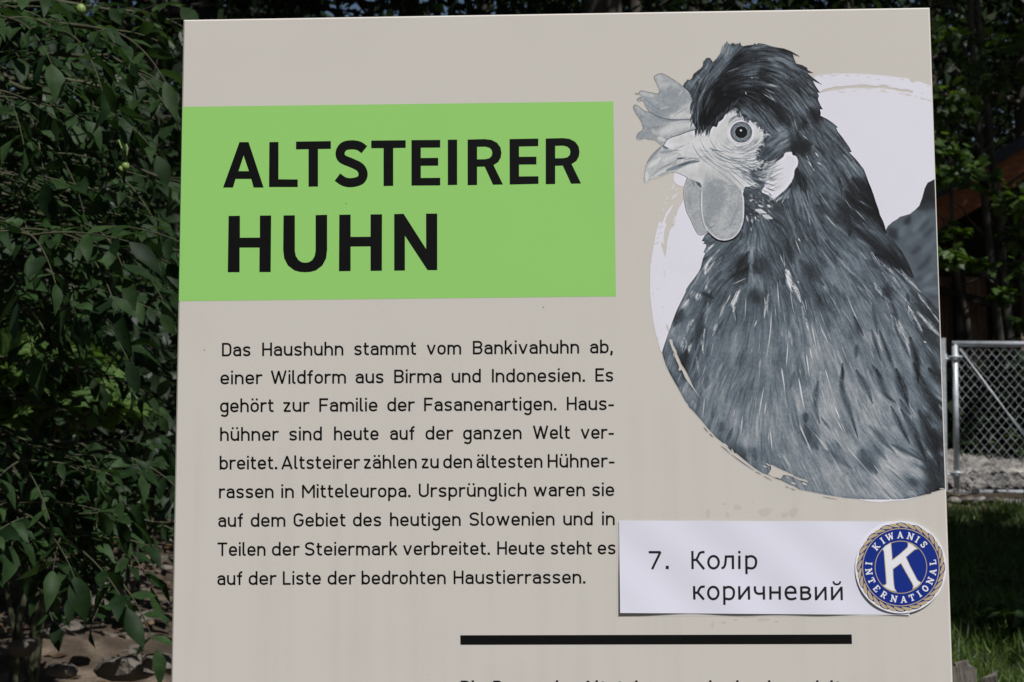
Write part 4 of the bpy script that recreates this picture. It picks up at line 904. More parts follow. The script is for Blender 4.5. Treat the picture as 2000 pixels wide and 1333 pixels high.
def print_finish(m, gloss=.45, grime=1.0):
    """weathered print: faint blotches, rain streaks and specks over the printed colour"""
    b = m.node_tree.nodes['Principled BSDF']
    tc = N(m, 'ShaderNodeTexCoord')
    src = b.inputs['Base Color'].links[0].from_socket if b.inputs['Base Color'].is_linked else None
    col = tuple(b.inputs['Base Color'].default_value)
    mp = N(m, 'ShaderNodeMapping')
    mp.inputs['Scale'].default_value = (60, 2.2, 1)
    link(m, tc.outputs['Object'], mp.inputs[0])
    st = N(m, 'ShaderNodeTexNoise', Scale=1.0, Detail=3)
    link(m, mp.outputs[0], st.inputs['Vector'])
    bl = N(m, 'ShaderNodeTexNoise', Scale=9.0, Detail=6)
    link(m, tc.outputs['Object'], bl.inputs['Vector'])
    gr = N(m, 'ShaderNodeTexNoise', Scale=420.0, Detail=2)
    link(m, tc.outputs['Object'], gr.inputs['Vector'])
    sp = N(m, 'ShaderNodeTexVoronoi', Scale=27.0)
    link(m, tc.outputs['Object'], sp.inputs['Vector'])
    # streaks run only on the lower half, where rain splashes
    sep = N(m, 'ShaderNodeSeparateXYZ')
    link(m, tc.outputs['Object'], sep.inputs[0])
    low = N(m, 'ShaderNodeMapRange', **{'From Min': L(1000, 500)[1], 'From Max': L(1000, 1000)[1], 'To Min': .0, 'To Max': 1.0})
    link(m, sep.outputs['Y'], low.inputs['Value'])
    s1 = N(m, 'ShaderNodeMapRange', **{'From Min': .3, 'From Max': .72, 'To Min': -.035, 'To Max': .05})
    link(m, st.outputs['Fac'], s1.inputs['Value'])
    s2 = N(m, 'ShaderNodeMath', operation='MULTIPLY')
    link(m, s1.outputs[0], s2.inputs[0])
    link(m, low.outputs[0], s2.inputs[1])
    b1 = N(m, 'ShaderNodeMapRange', **{'From Min': .3, 'From Max': .7, 'To Min': -.025, 'To Max': .035})
    link(m, bl.outputs['Fac'], b1.inputs['Value'])
    g1 = N(m, 'ShaderNodeMapRange', **{'From Min': .2, 'From Max': .8, 'To Min': -.03, 'To Max': .03})
    link(m, gr.outputs['Fac'], g1.inputs['Value'])
    d1 = N(m, 'ShaderNodeMapRange', **{'From Min': .02, 'From Max': .034, 'To Min': .55, 'To Max': 0.0})
    link(m, sp.outputs['Distance'], d1.inputs['Value'])
    rnd = N(m, 'ShaderNodeSeparateColor')
    link(m, sp.outputs['Color'], rnd.inputs[0])
    sel = N(m, 'ShaderNodeMath', operation='GREATER_THAN')
    sel.inputs[1].default_value = .5
    link(m, rnd.outputs[0], sel.inputs[0])
    d2 = N(m, 'ShaderNodeMath', operation='MULTIPLY')
    link(m, d1.outputs[0], d2.inputs[0])
    link(m, sel.outputs[0], d2.inputs[1])
    acc = None
    for s in (s2, b1, g1, d2):
        if acc is None:
            acc = s.outputs[0]
        else:
            a = N(m, 'ShaderNodeMath', operation='ADD')
            link(m, acc, a.inputs[0])
            link(m, s.outputs[0], a.inputs[1])
            acc = a.outputs[0]
    mx = N(m, 'ShaderNodeMix', data_type='RGBA')
    gm = N(m, 'ShaderNodeMath', operation='MULTIPLY')
    gm.inputs[1].default_value = grime
    link(m, acc, gm.inputs[0])
    link(m, gm.outputs[0], mx.inputs['Factor'])
    if src is not None:
        link(m, src, mx.inputs['A'])
    else:
        mx.inputs['A'].default_value = col
    mx.inputs['B'].default_value = (.17, .155, .135, 1)
    link(m, mx.outputs['Result'], b.inputs['Base Color'])
    b.inputs['Roughness'].default_value = gloss
    return m


BEIGE = alb(194, 189, 182)
M_beige = print_finish(mat('sign_print_beige', BEIGE, spec=.2))
M_green = print_finish(mat('sign_print_green', alb(141, 196, 106), spec=.2))
M_black = print_finish(mat('sign_print_black', (.005, .005, .0052, 1), spec=.2), .42, .12)
M_edge = mat('sign_edge_white', (.62, .61, .58, 1), .45)

# panel: 28 mm thick board with bevelled edge, standing on the ground
def panel_part():
    y_top_l, y_top_r = L(357, 38), L(1817, 14)
    tl, tr = Vector(L(357, 38)), Vector(L(1817, 14))
    bl, br = Vector(L(333, 1333)), Vector(L(1862, 1333))
    bl = tl + (bl - tl) * (tl.y / (tl.y - bl.y))
    br = tr + (br - tr) * (tr.y / (tr.y - br.y))
    bv = .0022
    cx = (tl.x + tr.x + bl.x + br.x) / 4
    ring = [tl, tr, br, bl]
    dx = [(1, -1), (-1, -1), (-1, 1), (1, 1)]
    T = .030
    v = []
    for z, k in ((0, 1.0), (-bv * .4, .35), (-bv * 1.2, 0), (-T + .002, 0), (-T, 1.0)):
        v += [(p.x + d[0] * bv * k, p.y + d[1] * bv * k, z) for p, d in zip(ring, dx)]
    f = [(3, 2, 1, 0)]
    for a in range(4):
        for k in range(4):
            k2 = (k + 1) % 4
            f.append((a * 4 + k, a * 4 + k2, a * 4 + 4 + k2, a * 4 + 4 + k))
    f.append((16, 17, 18, 19))
    return mesh_np('panel', v, f, M_beige, sign)


panel = panel_part()


def quad_sheet(name, corners, z, material, parent):
    return mesh_np(name, [L(x, y)[:2] + (z,) for x, y in corners], [(3, 2, 1, 0)], material, parent)


green = quad_sheet('title_block', [(left_edge(209.2) + 2.6, 209.2), (1198, 198.6), (1203, 579.3), (left_edge(588.8) + 2.6, 588.8)], .00008, M_green, sign)
bar = quad_sheet('rule_bar', [(899, 1241.2), (1663.5, 1239.6), (1664, 1258.2), (899.3, 1259.8)], .00012, M_black, sign)


class Ink:
    """printed lettering: polygons and pen strokes, given in photo pixels on the sign's face (or any map to the face)"""
    def __init__(self, z, fmap=None):
        self.z, self.v, self.f, self.k = z, [], [], 0
        self.map = fmap or (lambda x, y: L(x, y)[:2])

    def _put(self, pts, faces):
        b = len(self.v)
        zz = self.z + (self.k % 7) * .000006
        self.k += 1
        for x, y in pts:
            X, Y = self.map(x, y)
            self.v.append((X, Y, zz))
        self.f += [[i + b for i in f] for f in faces]

    def poly(self, *loops):
        flat = [p for lp in loops for p in lp]
        tris = tessellate_polygon([[Vector((x, y, 0)) for x, y in lp] for lp in loops])
        self._put(flat, [list(t) for t in tris])

    def line(self, pts, w, closed=False):
        p = [np.array(q, float) for q in pts]
        q = [p[0]]
        for a in p[1:]:
            if np.hypot(*(a - q[-1])) > 1e-4:
                q.append(a)
        if closed and np.hypot(*(q[0] - q[-1])) < 1e-4:
            q.pop()
        n = len(q)
        if n < 2:
            return
        if not closed:                                      # sharp corners: two separate pen strokes that overlap
            for i in range(1, n - 1):
                d1, d2 = q[i] - q[i - 1], q[i + 1] - q[i]
                if d1 @ d2 < -.25 * np.hypot(*d1) * np.hypot(*d2):
                    self.line(q[:i] + [q[i] + d1 / np.hypot(*d1) * w * .12], w)
                    self.line([q[i] - d2 / np.hypot(*d2) * w * .12] + q[i + 1:], w)
                    return
        left, right = [], []
        for i in range(n):
            d1 = q[i] - q[i - 1] if (i > 0 or closed) else q[1] - q[0]
            d2 = q[(i + 1) % n] - q[i] if (i < n - 1 or closed) else d1
            d1, d2 = d1 / np.hypot(*d1), d2 / np.hypot(*d2)
            n1, n2 = np.array([-d1[1], d1[0]]), np.array([-d2[1], d2[0]])
            mm = n1 + n2
            l = np.hypot(*mm)
            mm = n1 if l < 1e-6 else mm / l
            s = min(2.2, 1 / max(.2, mm @ n1))
            left.append(q[i] + mm * s * w / 2)
            right.append(q[i] - mm * s * w / 2)
        pts2 = left + right
        m = n if closed else n - 1
        self._put(pts2, [[i, (i + 1) % n, n + (i + 1) % n, n + i] for i in range(m)])

    def build(self, name, material, parent):
        # make every face look out of the sign
        v = np.array(self.v)
        fs = []
        for f in self.f:
            a = v[f]
            ar = sum(a[i][0] * a[(i + 1) % len(f)][1] - a[(i + 1) % len(f)][0] * a[i][1] for i in range(len(f)))
            fs.append(f if ar > 0 else f[::-1])
        return mesh_np(name, v, fs, material, parent)


def arc(cx, cy, rx, ry, a0, a1, n=10):
    """degrees, y down"""
    return [(cx + rx * math.cos(rad(a0 + (a1 - a0) * i / n)), cy + ry * math.sin(rad(a0 + (a1 - a0) * i / n))) for i in range(n + 1)]


def spline(p, k=5):
    p = [np.array(q, float) for q in p]
    out = []
    for i in range(len(p) - 1):
        a, b, c, d = p[max(i - 1, 0)], p[i], p[i + 1], p[min(i + 2, len(p) - 1)]
        for j in range(k):
            t = j / k
            out.append(tuple(.5 * (2 * b + (c - a) * t + (2 * a - 5 * b + 4 * c - d) * t * t + (3 * b - a - 3 * c + d) * t ** 3)))
    out.append(tuple(p[-1]))
    return out


# ---- title
def z3(*pts):
    return [(340 + x / 3.03, 180 + y / 3.03) for x, y in pts]


def z4(*pts):
    return [(780 + x / 3.029, 180 + y / 3.029) for x, y in pts]


ti = Ink(.00016)
ti.poly(z3((290, 566), (387, 297), (441, 297), (530, 566), (471, 566), (457, 515), (364, 515), (349, 566)), z3((412, 376), (382, 469), (443, 469)))
ti.poly(z3((564, 297), (618, 296), (618, 517), (732, 518), (732, 563), (562, 563)))
ti.poly(z3((722, 294), (928, 291), (928, 337), (852, 338), (852, 560), (796, 561), (796, 339), (722, 340)))
ti.line(spline(z3((1126, 342), (1095, 320), (1050, 313), (1005, 323), (983, 358), (995, 395), (1050, 420), (1100, 446), (1119, 485), (1103, 522), (1050, 537), (1005, 530), (967, 504))), 54 / 3.03)
ti.poly(z3((1167, 288), (1371, 286), (1371, 331), (1297, 332), (1297, 556), (1240, 557), (1240, 333), (1167, 333)))
ti.poly(z4((72, 285), (242, 284), (242, 329), (127, 330), (127, 391), (230, 390), (230, 436), (127, 437), (127, 509), (242, 508), (242, 553), (72, 554)))
ti.poly(z4((287, 283), (342, 282), (342, 550), (287, 551)))
for o_, d_ in ((0, 0), (462, -6)):
    q = lambda *p: z4(*[(x + o_, y + d_) for x, y in p])
    ti.poly(q((404, 282), (505, 279), (545, 284), (578, 301), (598, 328), (604, 360), (600, 388), (585, 415), (557, 433), (613, 548), (554, 549), (505, 442), (460, 443), (460, 551), (404, 552)),
            q((460, 325), (508, 324), (532, 330), (546, 343), (550, 361), (546, 379), (532, 393), (508, 398), (460, 399)))
ti.poly(z4((652, 279), (822, 276), (822, 321), (708, 323), (708, 384), (811, 383), (811, 429), (708, 430), (708, 500), (823, 499), (823, 544), (653, 548)))
ti.poly(z3((323, 734), (390, 733), (390, 863), (508, 862), (508, 732), (575, 731), (572, 1066), (505, 1066), (506, 921), (388, 921), (388, 1067), (318, 1067)))
ti.poly(z3((648, 731), (715, 730), (715, 940), (721, 972), (737, 996), (756, 1008), (776, 1011), (797, 1008), (817, 996), (832, 972), (838, 940), (838, 729), (906, 727), (906, 935), (900, 985), (878, 1027), (840, 1056), (808, 1065), (776, 1067), (744, 1065), (712, 1056), (674, 1027), (652, 985), (646, 935)))
ti.poly(z3((978, 727), (1045, 726), (1045, 858), (1163, 857), (1163, 725), (1231, 724), (1230, 1058), (1163, 1059), (1163, 914), (1045, 915), (1045, 1060), (976, 1061)))
ti.poly([(770, 418.6), (788.3, 418), (832.4, 487), (832.2, 417.7), (854, 417.7), (854, 528), (835.1, 528), (790.9, 460.6), (790.9, 528.8), (770, 529)])
ti.build('title_lettering', M_black, sign)

# ---- body type: a plain rounded-square grotesque drawn with one pen width. Units: photo px, baseline y = 0, up negative
CAP, XH, ASC = 26.4, 19.4, 27.0


def glyph(ch, w):
    """-> (advance box width, list of strokes) ; strokes keep inside the box"""
    h = w / 2
    C, X, A = -CAP, -XH, -ASC
    S_ = []

    def bowl_n(x0, x1, top, r):              # shoulder of n, h, m, r
        return [(x0 + h, top + h + r * .75)] + arc(x0 + h + (x1 - x0 - w) / 2, top + h + r, (x1 - x0 - w) / 2, r, 180, 360, 12) + [(x1 - h, 0)]

    def oval(x0, x1, top, bot):
        r = min((x1 - x0) / 2 - h, 6.6)
        cx0, cx1, cy0, cy1 = x0 + h + r, x1 - h - r, top + h + r, bot - h - r
        return arc(cx1, cy0, r, r, -90, 0, 6) + arc(cx1, cy1, r, r, 0, 90, 6) + arc(cx0, cy1, r, r, 90, 180, 6) + arc(cx0, cy0, r, r, 180, 270, 6)

    def dots(cx, gap):
        for s in ((-gap, gap) if gap else (0,)):
            S_.append(('l', [(cx + s, A + .2), (cx + s, A + .2 + w * 1.05)], False))

    base = {'ö': 'o', 'ä': 'a', 'ü': 'u'}.get(ch, ch)
    W = 16
    l = lambda *p: S_.append(('l', list(p), False))
    if base in 'nhu':
        W = 16
        top = A if base == 'h' else X
        if base == 'u':
            l((h, X), (h, -h - 6), *arc(W / 2, -h - 6.2, W / 2 - h, 6.2, 180, 0, 12), (W - h, -5))
            l((W - h, X), (W - h, 0))
        else:
            l((h, top), (h, 0))
            S_.append(('l', bowl_n(0, W, X, 6.6), False))
    elif base == 'm':
        W = 26
        l((h, X), (h, 0))
        S_.append(('l', bowl_n(0, 14.2, X, 5.6), False))
        S_.append(('l', bowl_n(14.2 - w, W, X, 5.6), False))
    elif base == 'r':
        W = 11
        l((h, X), (h, 0))
        l((h, X + h + 5.5), *arc(h + 6.5, X + h + 6.2, 6.5, 6.2, 185, 300, 8))
    elif base == 'a':
        W = 15.4
        l((1.6, X + 3.3), *arc(7.6, X + h + 5.4, 6.2, 5.4, 210, 270, 5), *arc(W - h - 5.4, X + h + 5.4, 5.4, 5.4, -80, 0, 6), (W - h, 0))
        l((W - h, -11.6), (6.5, -11.6), *arc(h + 4.6, -h - 4.9, 4.6, 4.9, 270, 90, 10), (8, -h), (W - h, -3.2))
    elif base == 'e':
        W = 16
        l((h, -9.4), (W - h, -9.4), (W - h, X + h + 6.4), *arc(W / 2, X + h + 6.4, W / 2 - h, 6.4, 0, -180, 12), (h, -h - 6), *arc(h + 6, -h - 6, 6, 6, 180, 90, 6), (9, -h), (W - 1.2, -3.8))
    elif base == 'o':
        W = 16
        S_.append(('l', oval(0, W, X, 0), True))
    elif base == 'c':
        W = 14
        l((W - .8, X + 4), *arc(h + 6.2, X + h + 6.2, 6.2, 6.2, -70, -180, 10), (h, -h - 6.2), *arc(h + 6.2, -h - 6.2, 6.2, 6.2, 180, 70, 10), (W - .8, -4))
    elif base == 'd' or base == 'b' or base == 'p' or base == 'g':
        W = 16
        S_.append(('l', oval(0, W, X, 0), True))
        if base == 'd':
            l((W - h, A), (W - h, 0))
        elif base == 'b':
            l((h, A), (h, 0))
        elif base == 'p':
            l((h, X), (h, 7.2))
        else:
            l((W - h, X), (W - h, 1.6), *arc(W - h - 5.2, 1.8, 5.2, 5.4, 0, 90, 6), (7.5, 7.2), (2.2, 5.2))
    elif base == 'i':
        W = 4
        l((2, X), (2, 0))
        dots(2, 0)
    elif base == 'l':
        W = 6.4
        l((h, A), (h, -h - 2.8), *arc(h + 3, -h - 2.9, 3, 2.9, 180, 90, 5), (W, -h))
    elif base == 't':
        W = 10.6
        l((3.6 + h - 1.8, X - 5.2), (3.6 + h - 1.8, -h - 4.2), *arc(3.6 + h - 1.8 + 4.2, -h - 4.2, 4.2, 4.2, 180, 90, 6), (W, -h))
        l((0, X + h), (W - .4, X + h))
    elif base == 'f':
        W = 10.4
        l((3 + h, 0), (3 + h, A + h + 4.4), *arc(3 + h + 4.4, A + h + 4.4, 4.4, 4.4, 180, 270, 6), (W, A + h))
        l((0, X + h), (W - .6, X + h))
    elif base == 'k':
        W = 15.4
        l((h, A), (h, 0))
        l((h, -7.6), (W - 2.6, X))
        l((6.6, -11.2), (W - 1.9, 0))
    elif base == 's':
        W = 14.6
        S_.append(('l', spline([(W - 1.2, X + 4.2), (W - 4.2, X + h + .3), (W / 2, X + h), (3.6, X + h + .9), (h + .1, X + 5.6), (4, -10.9), (W / 2, -9.6), (W - 3.6, -8.5), (W - h - .1, -5), (W - 3.8, -h - .7), (W / 2, -h), (4.2, -h - .4), (1, -4.2)], 4), False))
    elif base == 'v':
        W = 17
        l((1.6, X), (W / 2, -.9), (W - 1.6, X))
    elif base == 'w':
        W = 25
        l((1.6, X), (7.2, -1), (W / 2, X + 1.2), (W - 7.2, -1), (W - 1.6, X))
    elif base == 'z':
        W = 14
        l((.6, X + h), (W - 2.2, X + h), (2.2, -h), (W, -h))
    elif base == '.':
        W = 4.6
        l((2.3, -4.6), (2.3, 0))
        return W, [('w', [(2.3, -4.6), (2.3, 0)], 4.6)]
    elif base == ',':
        W = 4.6
        return W, [('w', [(2.6, -4.8), (2.2, 0), (1.1, 4)], 4.2)]
    elif base == '-':
        W = 10
        l((0, -9.4), (W, -9.4))
    elif base == 'D':
        W = 18
        l((h, 0), (h, C + h), (W - h - 6.6, C + h), *arc(W - h - 6.6, C + h + 6.6, 6.6, 6.6, -90, 0, 6), *arc(W - h - 6.6, -h - 6.6, 6.6, 6.6, 0, 90, 6), (h, -h))
    elif base == 'H':
        W = 18.4
        l((h, C), (h, 0))
        l((W - h, C), (W - h, 0))
        l((h, -13.2), (W - h, -13.2))
    elif base == 'B':
        W = 18
        l((h, 0), (h, C + h), (W - 7.4, C + h), *arc(W - 7.6, C + h + 5.4, 5.4, 5.4, -90, 90, 10), (h, C + h + 10.8))
        l((h, C + h + 10.8), (W - 7.6, C + h + 10.8), *arc(W - h - 6, -h - 6.1, 6, 6.1, -90, 90, 10), (h, -h))
    elif base == 'W':
        W = 30
        l((1.7, C), (8.6, -1), (W / 2, C + 1.4), (W - 8.6, -1), (W - 1.7, C))
    elif base == 'I':
        W = 4
        l((2, C), (2, 0))
    elif base == 'E' or base == 'F':
        W = 16.2
        if base == 'E':
            l((W, C + h), (h, C + h), (h, -h), (W, -h))
        else:
            l((W, C + h), (h, C + h), (h, 0))
        l((h, -12.8), (W - 1.4, -12.8))
    elif base == 'A':
        W = 21.6
        l((1.5, 0), (W / 2, C + 1.2), (W - 1.5, 0))
        l((5, -7.2), (W - 5, -7.2))
    elif base == 'M':
        W = 24.4
        l((h, 0), (h, C + 1.8), (W / 2, -9), (W - h, C + 1.8), (W - h, 0))
    elif base == 'U':
        W = 18.4
        l((h, C), (h, -h - 7), *arc(W / 2, -h - 7, W / 2 - h, 7, 180, 0, 14), (W - h, C))
    elif base == 'G':
        W = 19
        l((W - 1.6, C + 5), *arc(W / 2, C + h + 7.2, W / 2 - h, 7.2, -40, -180, 12), (h, -h - 7.2), *arc(W / 2, -h - 7.2, W / 2 - h, 7.2, 180, 0, 14), (W - h, -12.4), (W / 2 + 1, -12.4))
    elif base == 'S':
        W = 18.4
        S_.append(('l', spline([(W - 1.6, C + 5.4), (W - 5, C + h + .6), (W / 2, C + h), (4.4, C + h + 1.4), (h + .2, C + 7.4), (4.6, C + 11.6), (W / 2, -13), (W - 4.4, -11.4), (W - h - .1, -7), (W - 4.6, -h - 1), (W / 2, -h), (5, -h - .5), (1.2, -5.2)], 4), False))
    elif base == 'T':
        W = 19
        l((0, C + h), (W, C + h))
        l((W / 2, C + h), (W / 2, 0))
    elif base == 'L':
        W = 15
        l((h, C), (h, -h), (W, -h))
    elif base == 'R':
        W = 18
        l((h, 0), (h, C + h), (W - 7.6, C + h), *arc(W - h - 6, C + h + 6, 6, 6, -90, 90, 10), (h, C + h + 12))
        l((W / 2, C + h + 12), (W - 1.7, 0))
    if ch in 'öäü':
        dots(W / 2, 4.0)
    return W, S_


def set_word(ink, word, x0, x1, base, w):
    gs = [glyph(c, w) for c in word]
    gap = 3.1
    raw = sum(g[0] for g in gs) + gap * (len(gs) - 1)
    for a, b in zip(word, word[1:]):
        raw += {'rt': -.6, 'ft': -.5}.get(a + b, 0)
    k = (x1 - x0) / raw
    x = x0
    for c, (gw, st) in zip(word, gs):
        for kind, pts, z in st:
            P = [(x + px * k, base(x + px * k) + py) for px, py in pts]
            if kind == 'w':
                ink.line(P, z)
            else:
                ink.line(P, w, closed=z)
        x += (gw + gap) * k


TEXT = [
    (696.6, 690.4, [('Das', 433.6, 489.5), ('Haushuhn', 512.1, 670.8), ('stammt', 691.9, 812.8), ('vom', 833.6, 900.8), ('Bankivahuhn', 923.5, 1131.2), ('ab,', 1152.4, 1197)]),
    (751.3, 745.8, [('einer', 430.5, 511.9), ('Wildform', 528.9, 675.9), ('aus', 694.5, 749.3), ('Birma', 769.8, 862.6), ('und', 882.3, 939.2), ('Indonesien.', 960.6, 1142.7), ('Es', 1162.9, 1197.9)]),
    (805.8, 801.4, [('gehört', 429.9, 534), ('zur', 552.9, 604.1), ('Familie', 623.6, 737.4), ('der', 756.5, 809.3), ('Fasanenartigen.', 828.3, 1086.2), ('Haus-', 1107, 1199)]),
    (861.8, 857.2, [('hühner', 429.9, 543.9), ('sind', 564.8, 628.9), ('heute', 652.5, 739.4), ('auf', 762, 809.8), ('der', 831.1, 884.4), ('ganzen', 904.6, 1018.8), ('Welt', 1040.9, 1113.3), ('ver-', 1134.3, 1199)]),
    (917.6, 913.2, [('breitet.', 429.1, 541.6), ('Altsteirer', 549.6, 702.5), ('zählen', 710.1, 814.1), ('zu', 822.8, 857), ('den', 865.7, 922.2), ('ältesten', 930.9, 1059.5), ('Hühner-', 1069.7, 1200.2)]),
    (973.7, 969.4, [('rassen', 427.8, 534.4), ('in', 549.2, 574.2), ('Mitteleuropa.', 589.9, 801.9), ('Ursprünglich', 817.8, 1028.4), ('waren', 1042.1, 1142.5), ('sie', 1156.7, 1199.7)]),
    (1029.8, 1026.2, [('auf', 426.3, 474.8), ('dem', 489.8, 557.5), ('Gebiet', 573.5, 674.9), ('des', 689.5, 744.9), ('heutigen', 761.7, 900), ('Slowenien', 916.8, 1083.2), ('und', 1100.1, 1157.8), ('in', 1175.6, 1200.8)]),
    (1086.4, 1083.1, [('Teilen', 424.8, 518.7), ('der', 531.1, 584.6), ('Steiermark', 595.3, 776.9), ('verbreitet.', 787.3, 957), ('Heute', 971.2, 1063.6), ('steht', 1075.8, 1156), ('es', 1167.5, 1202.4)]),
    (1143.2, 1140, [('auf', 424.6, 473.5), ('der', 485.7, 539.4), ('Liste', 552.5, 626.8), ('der', 639.9, 693.8), ('bedrohten', 706.2, 870.7), ('Haustierrassen.', 885.9, 1143.6)])]
bt = Ink(.00010)
for bl_, br_, words in TEXT:
    for wd, a, b in words:
        set_word(bt, wd, a, b, lambda x, bl_=bl_, br_=br_: bl_ + (br_ - bl_) * (x - 430) / 770, 3.7)
bt.build('paragraph_lettering', M_black, sign)
lt = Ink(.00010)
for wd, a, b in [('Die', 900, 945), ('Rasse', 963.5, 1053), ('der', 1074, 1124), ('Altsteirer', 1137, 1295), ('wurde', 1308, 1410), ('durch', 1425.5, 1517), ('gezielte', 1536, 1663)]:
    set_word(lt, wd, a, b, lambda x: 1356.2, 4.6)
lt.build('cutoff_lettering', M_black, sign)

# ---- faint glue residue round the taped label
gl, gl2 = Ink(.00006), Ink(.00006)
rg = random.Random(3)
for X, Y, rx, ry in [(1000, 55, 38, 30), (1270, 100, 68, 38), (1460, 130, 32, 26), (1550, 105, 42, 45), (715, 115, 26, 40), (903, 125, 16, 24), (1090, 1120, 90, 14), (870, 1178, 24, 12), (1250, 1150, 60, 18), (1385, 1170, 14, 10), (760, 1200, 14, 34), (985, 1155, 14, 10), (880, 20, 14, 10), (1150, 10, 12, 8)]:
    n = 16
    ph = rg.random() * 6
    (gl if Y < 600 else gl2).poly([(1240 + (X + rx * math.cos(t) * (1 + .2 * math.sin(3 * t + ph))) / 5, 980 + (Y + ry * math.sin(t) * (1 + .2 * math.sin(2 * t + ph))) / 5) for t in [2 * math.pi * i / n for i in range(n)]])
M_glue = print_finish(mat('glue_residue', alb(187, 181, 173), spec=.3), .4)
gl.build('glue_stain', M_glue, sign)
gl2.build('glue_stain', M_glue, sign)

# ---- hen picture: one mesh whose printed tones sit in a colour attribute
rgb, cov = paint_hen()
def picture_part():
    jj, ii = np.mgrid[0:PH, 0:PW]
    px, py = PX0 + ii + .5, PY0 + jj + .5
    lim = right_edge(py) - 3.2
    inside = px <= lim + 1.0
    px = np.minimum(px, lim)
    v = (_r[None, None] * ((px - 1000) / FPX)[..., None] + _d[None, None] * ((py - 666.5) / FPX)[..., None] + _f)
    t = ((_base - CAM) @ _n) / (v @ _n)
    p = CAM + v * t[..., None] - _base
    co = np.stack([p @ _u, p @ _up, np.full(px.shape, .00010)], -1)
    keep = (cov > .004)
    k4 = (keep[:-1, :-1] | keep[1:, :-1] | keep[:-1, 1:] | keep[1:, 1:]) & inside[:-1, :-1] & inside[1:, :-1] & inside[:-1, 1:] & inside[1:, 1:]
    idx = np.arange(PH * PW).reshape(PH, PW)
    q = np.stack([idx[:-1, :-1][k4], idx[1:, :-1][k4], idx[1:, 1:][k4], idx[:-1, 1:][k4]], -1)
    used = np.unique(q)
    rem = np.full(PH * PW, -1)
    rem[used] = np.arange(len(used))
    c = rgb / 255.0
    c = np.where(c <= .04045, c / 12.92, ((c + .055) / 1.055) ** 2.4) / LIT
    bg = np.array(BEIGE[:3])
    c = c * cov[..., None] + bg * (1 - cov[..., None])
    rgba = np.concatenate([c, np.ones((PH, PW, 1))], -1).reshape(-1, 4)[used]
    m = mat('sign_print_picture', spec=.2)
    a = N(m, 'ShaderNodeAttribute', attribute_name='print')
    link(m, a.outputs['Color'], m.node_tree.nodes['Principled BSDF'].inputs['Base Color'])
    print_finish(m)
    return mesh_np('hen_picture', co.reshape(-1, 3)[used], rem[q], m, sign, attrs={'print': ('POINT', 'FLOAT_COLOR', rgba)})


picture_part()

# ---------------------------------------------------------------- taped paper label
M_paper = mat('paper', alb(211, 211, 224), .55, .3)
M_ink = mat('paper_ink', (.012, .012, .014, 1), .5, .3)
lab = empty('paper_label', label='white paper strip with two lines of black Cyrillic writing, taped to the board', cat='label')
lab.matrix_world = M4


def paper_z(px, py):
    """the strip lies almost flat; its lower edge and lower left corner lift a little"""
    s, t = (px - 1209) / 566, (py - 1017) / 183
    lift = .0008 + .0012 * max(0, t - .35) ** 2 * (1.1 - s) + .0013 * max(0, 1 - s * 3.5) ** 2 * t ** 2
    return lift + .0005 * math.sin(s * 21) * max(0, t - .3) ** 1.5 + .0003 * math.sin(s * 9 + 3 * t) + .00025 * math.sin((s * 3.0 - t * 1.1) * 7)


def paper_part():
    NX, NY = 70, 24
    v, f = [], []
    for j in range(NY + 1):
        for i in range(NX + 1):
            s, t = i / NX, j / NY
            x0, x1 = 1209 + 2 * t, 1772 + 4 * t
            px, py = x0 + (x1 - x0) * s, 1017.3 + 2 * s + t * (180 + 2.2 * s)
            v.append(L(px, py)[:2] + (paper_z(px, py),))
    k = NX + 1
    for j in range(NY):
        for i in range(NX):
            f.append((j * k + i, j * k + k + i, j * k + k + i + 1, j * k + i + 1))
    o = mesh_np('sheet', v, f, M_paper, lab, smooth=True)
    return o


paper_part()


class PaperInk(Ink):
    def _put(self, pts, faces):
        b = len(self.v)
        for x, y in pts:
            X, Y = self.map(x, y)
            self.v.append((X, Y, paper_z(x, y) + .00012))
        self.f += [[i + b for i in f] for f in faces]


pk, pk2 = PaperInk(.002), PaperInk(.002)
c5 = lambda *p: [(1240 + x / 5, 980 + y / 5) for x, y in p]
WP = 4.5
def oo(cx, cy, rx, ry):
    return c5(*arc(cx, cy, rx, ry, 0, 345, 23))
pk.line(c5((135, 494), (248, 494), (168, 660)), WP)
pk.line(c5((316, 627), (316, 659)), 5.8)
pk.line(c5((561, 482), (563, 659)), WP)
pk.line(spline(c5((563, 570), (598, 566), (618, 532), (636, 500), (680, 492)), 4), WP)
pk.line(c5((600, 566), (676, 660)), WP)
pk.line(oo(768, 592, 51, 60), WP, True)
pk.line(spline(c5((845, 648), (866, 643), (882, 610), (889, 537)), 4) + c5((957, 536), (958, 660)), WP)
pk.line(c5((1020, 528), (1020, 659)), WP)
pk.line(c5((1020, 482), (1020, 506)), WP)
for dx_, dy_, pk_ in ((0, 0, pk), (-217, 300, pk2)):
    g = lambda *p: c5(*[(x + dx_, y + dy_) for x, y in p])
    pk_.line(g((1088, 525), (1090, 708)), WP)
    pk_.line(spline(g((1090, 548), (1118, 535), (1150, 536), (1178, 560), (1183, 596), (1172, 634), (1142, 652), (1092, 645)), 4), WP)
pk.build('handout_lettering', M_ink, lab)
pk = pk2
pk.line(c5((578, 825), (581, 957)), WP)
pk.line(spline(c5((581, 890), (612, 886), (632, 848), (650, 833), (682, 830)), 4), WP)
pk.line(c5((612, 886), (674, 957)), WP)
pk.line(oo(765, 892, 50, 60), WP, True)
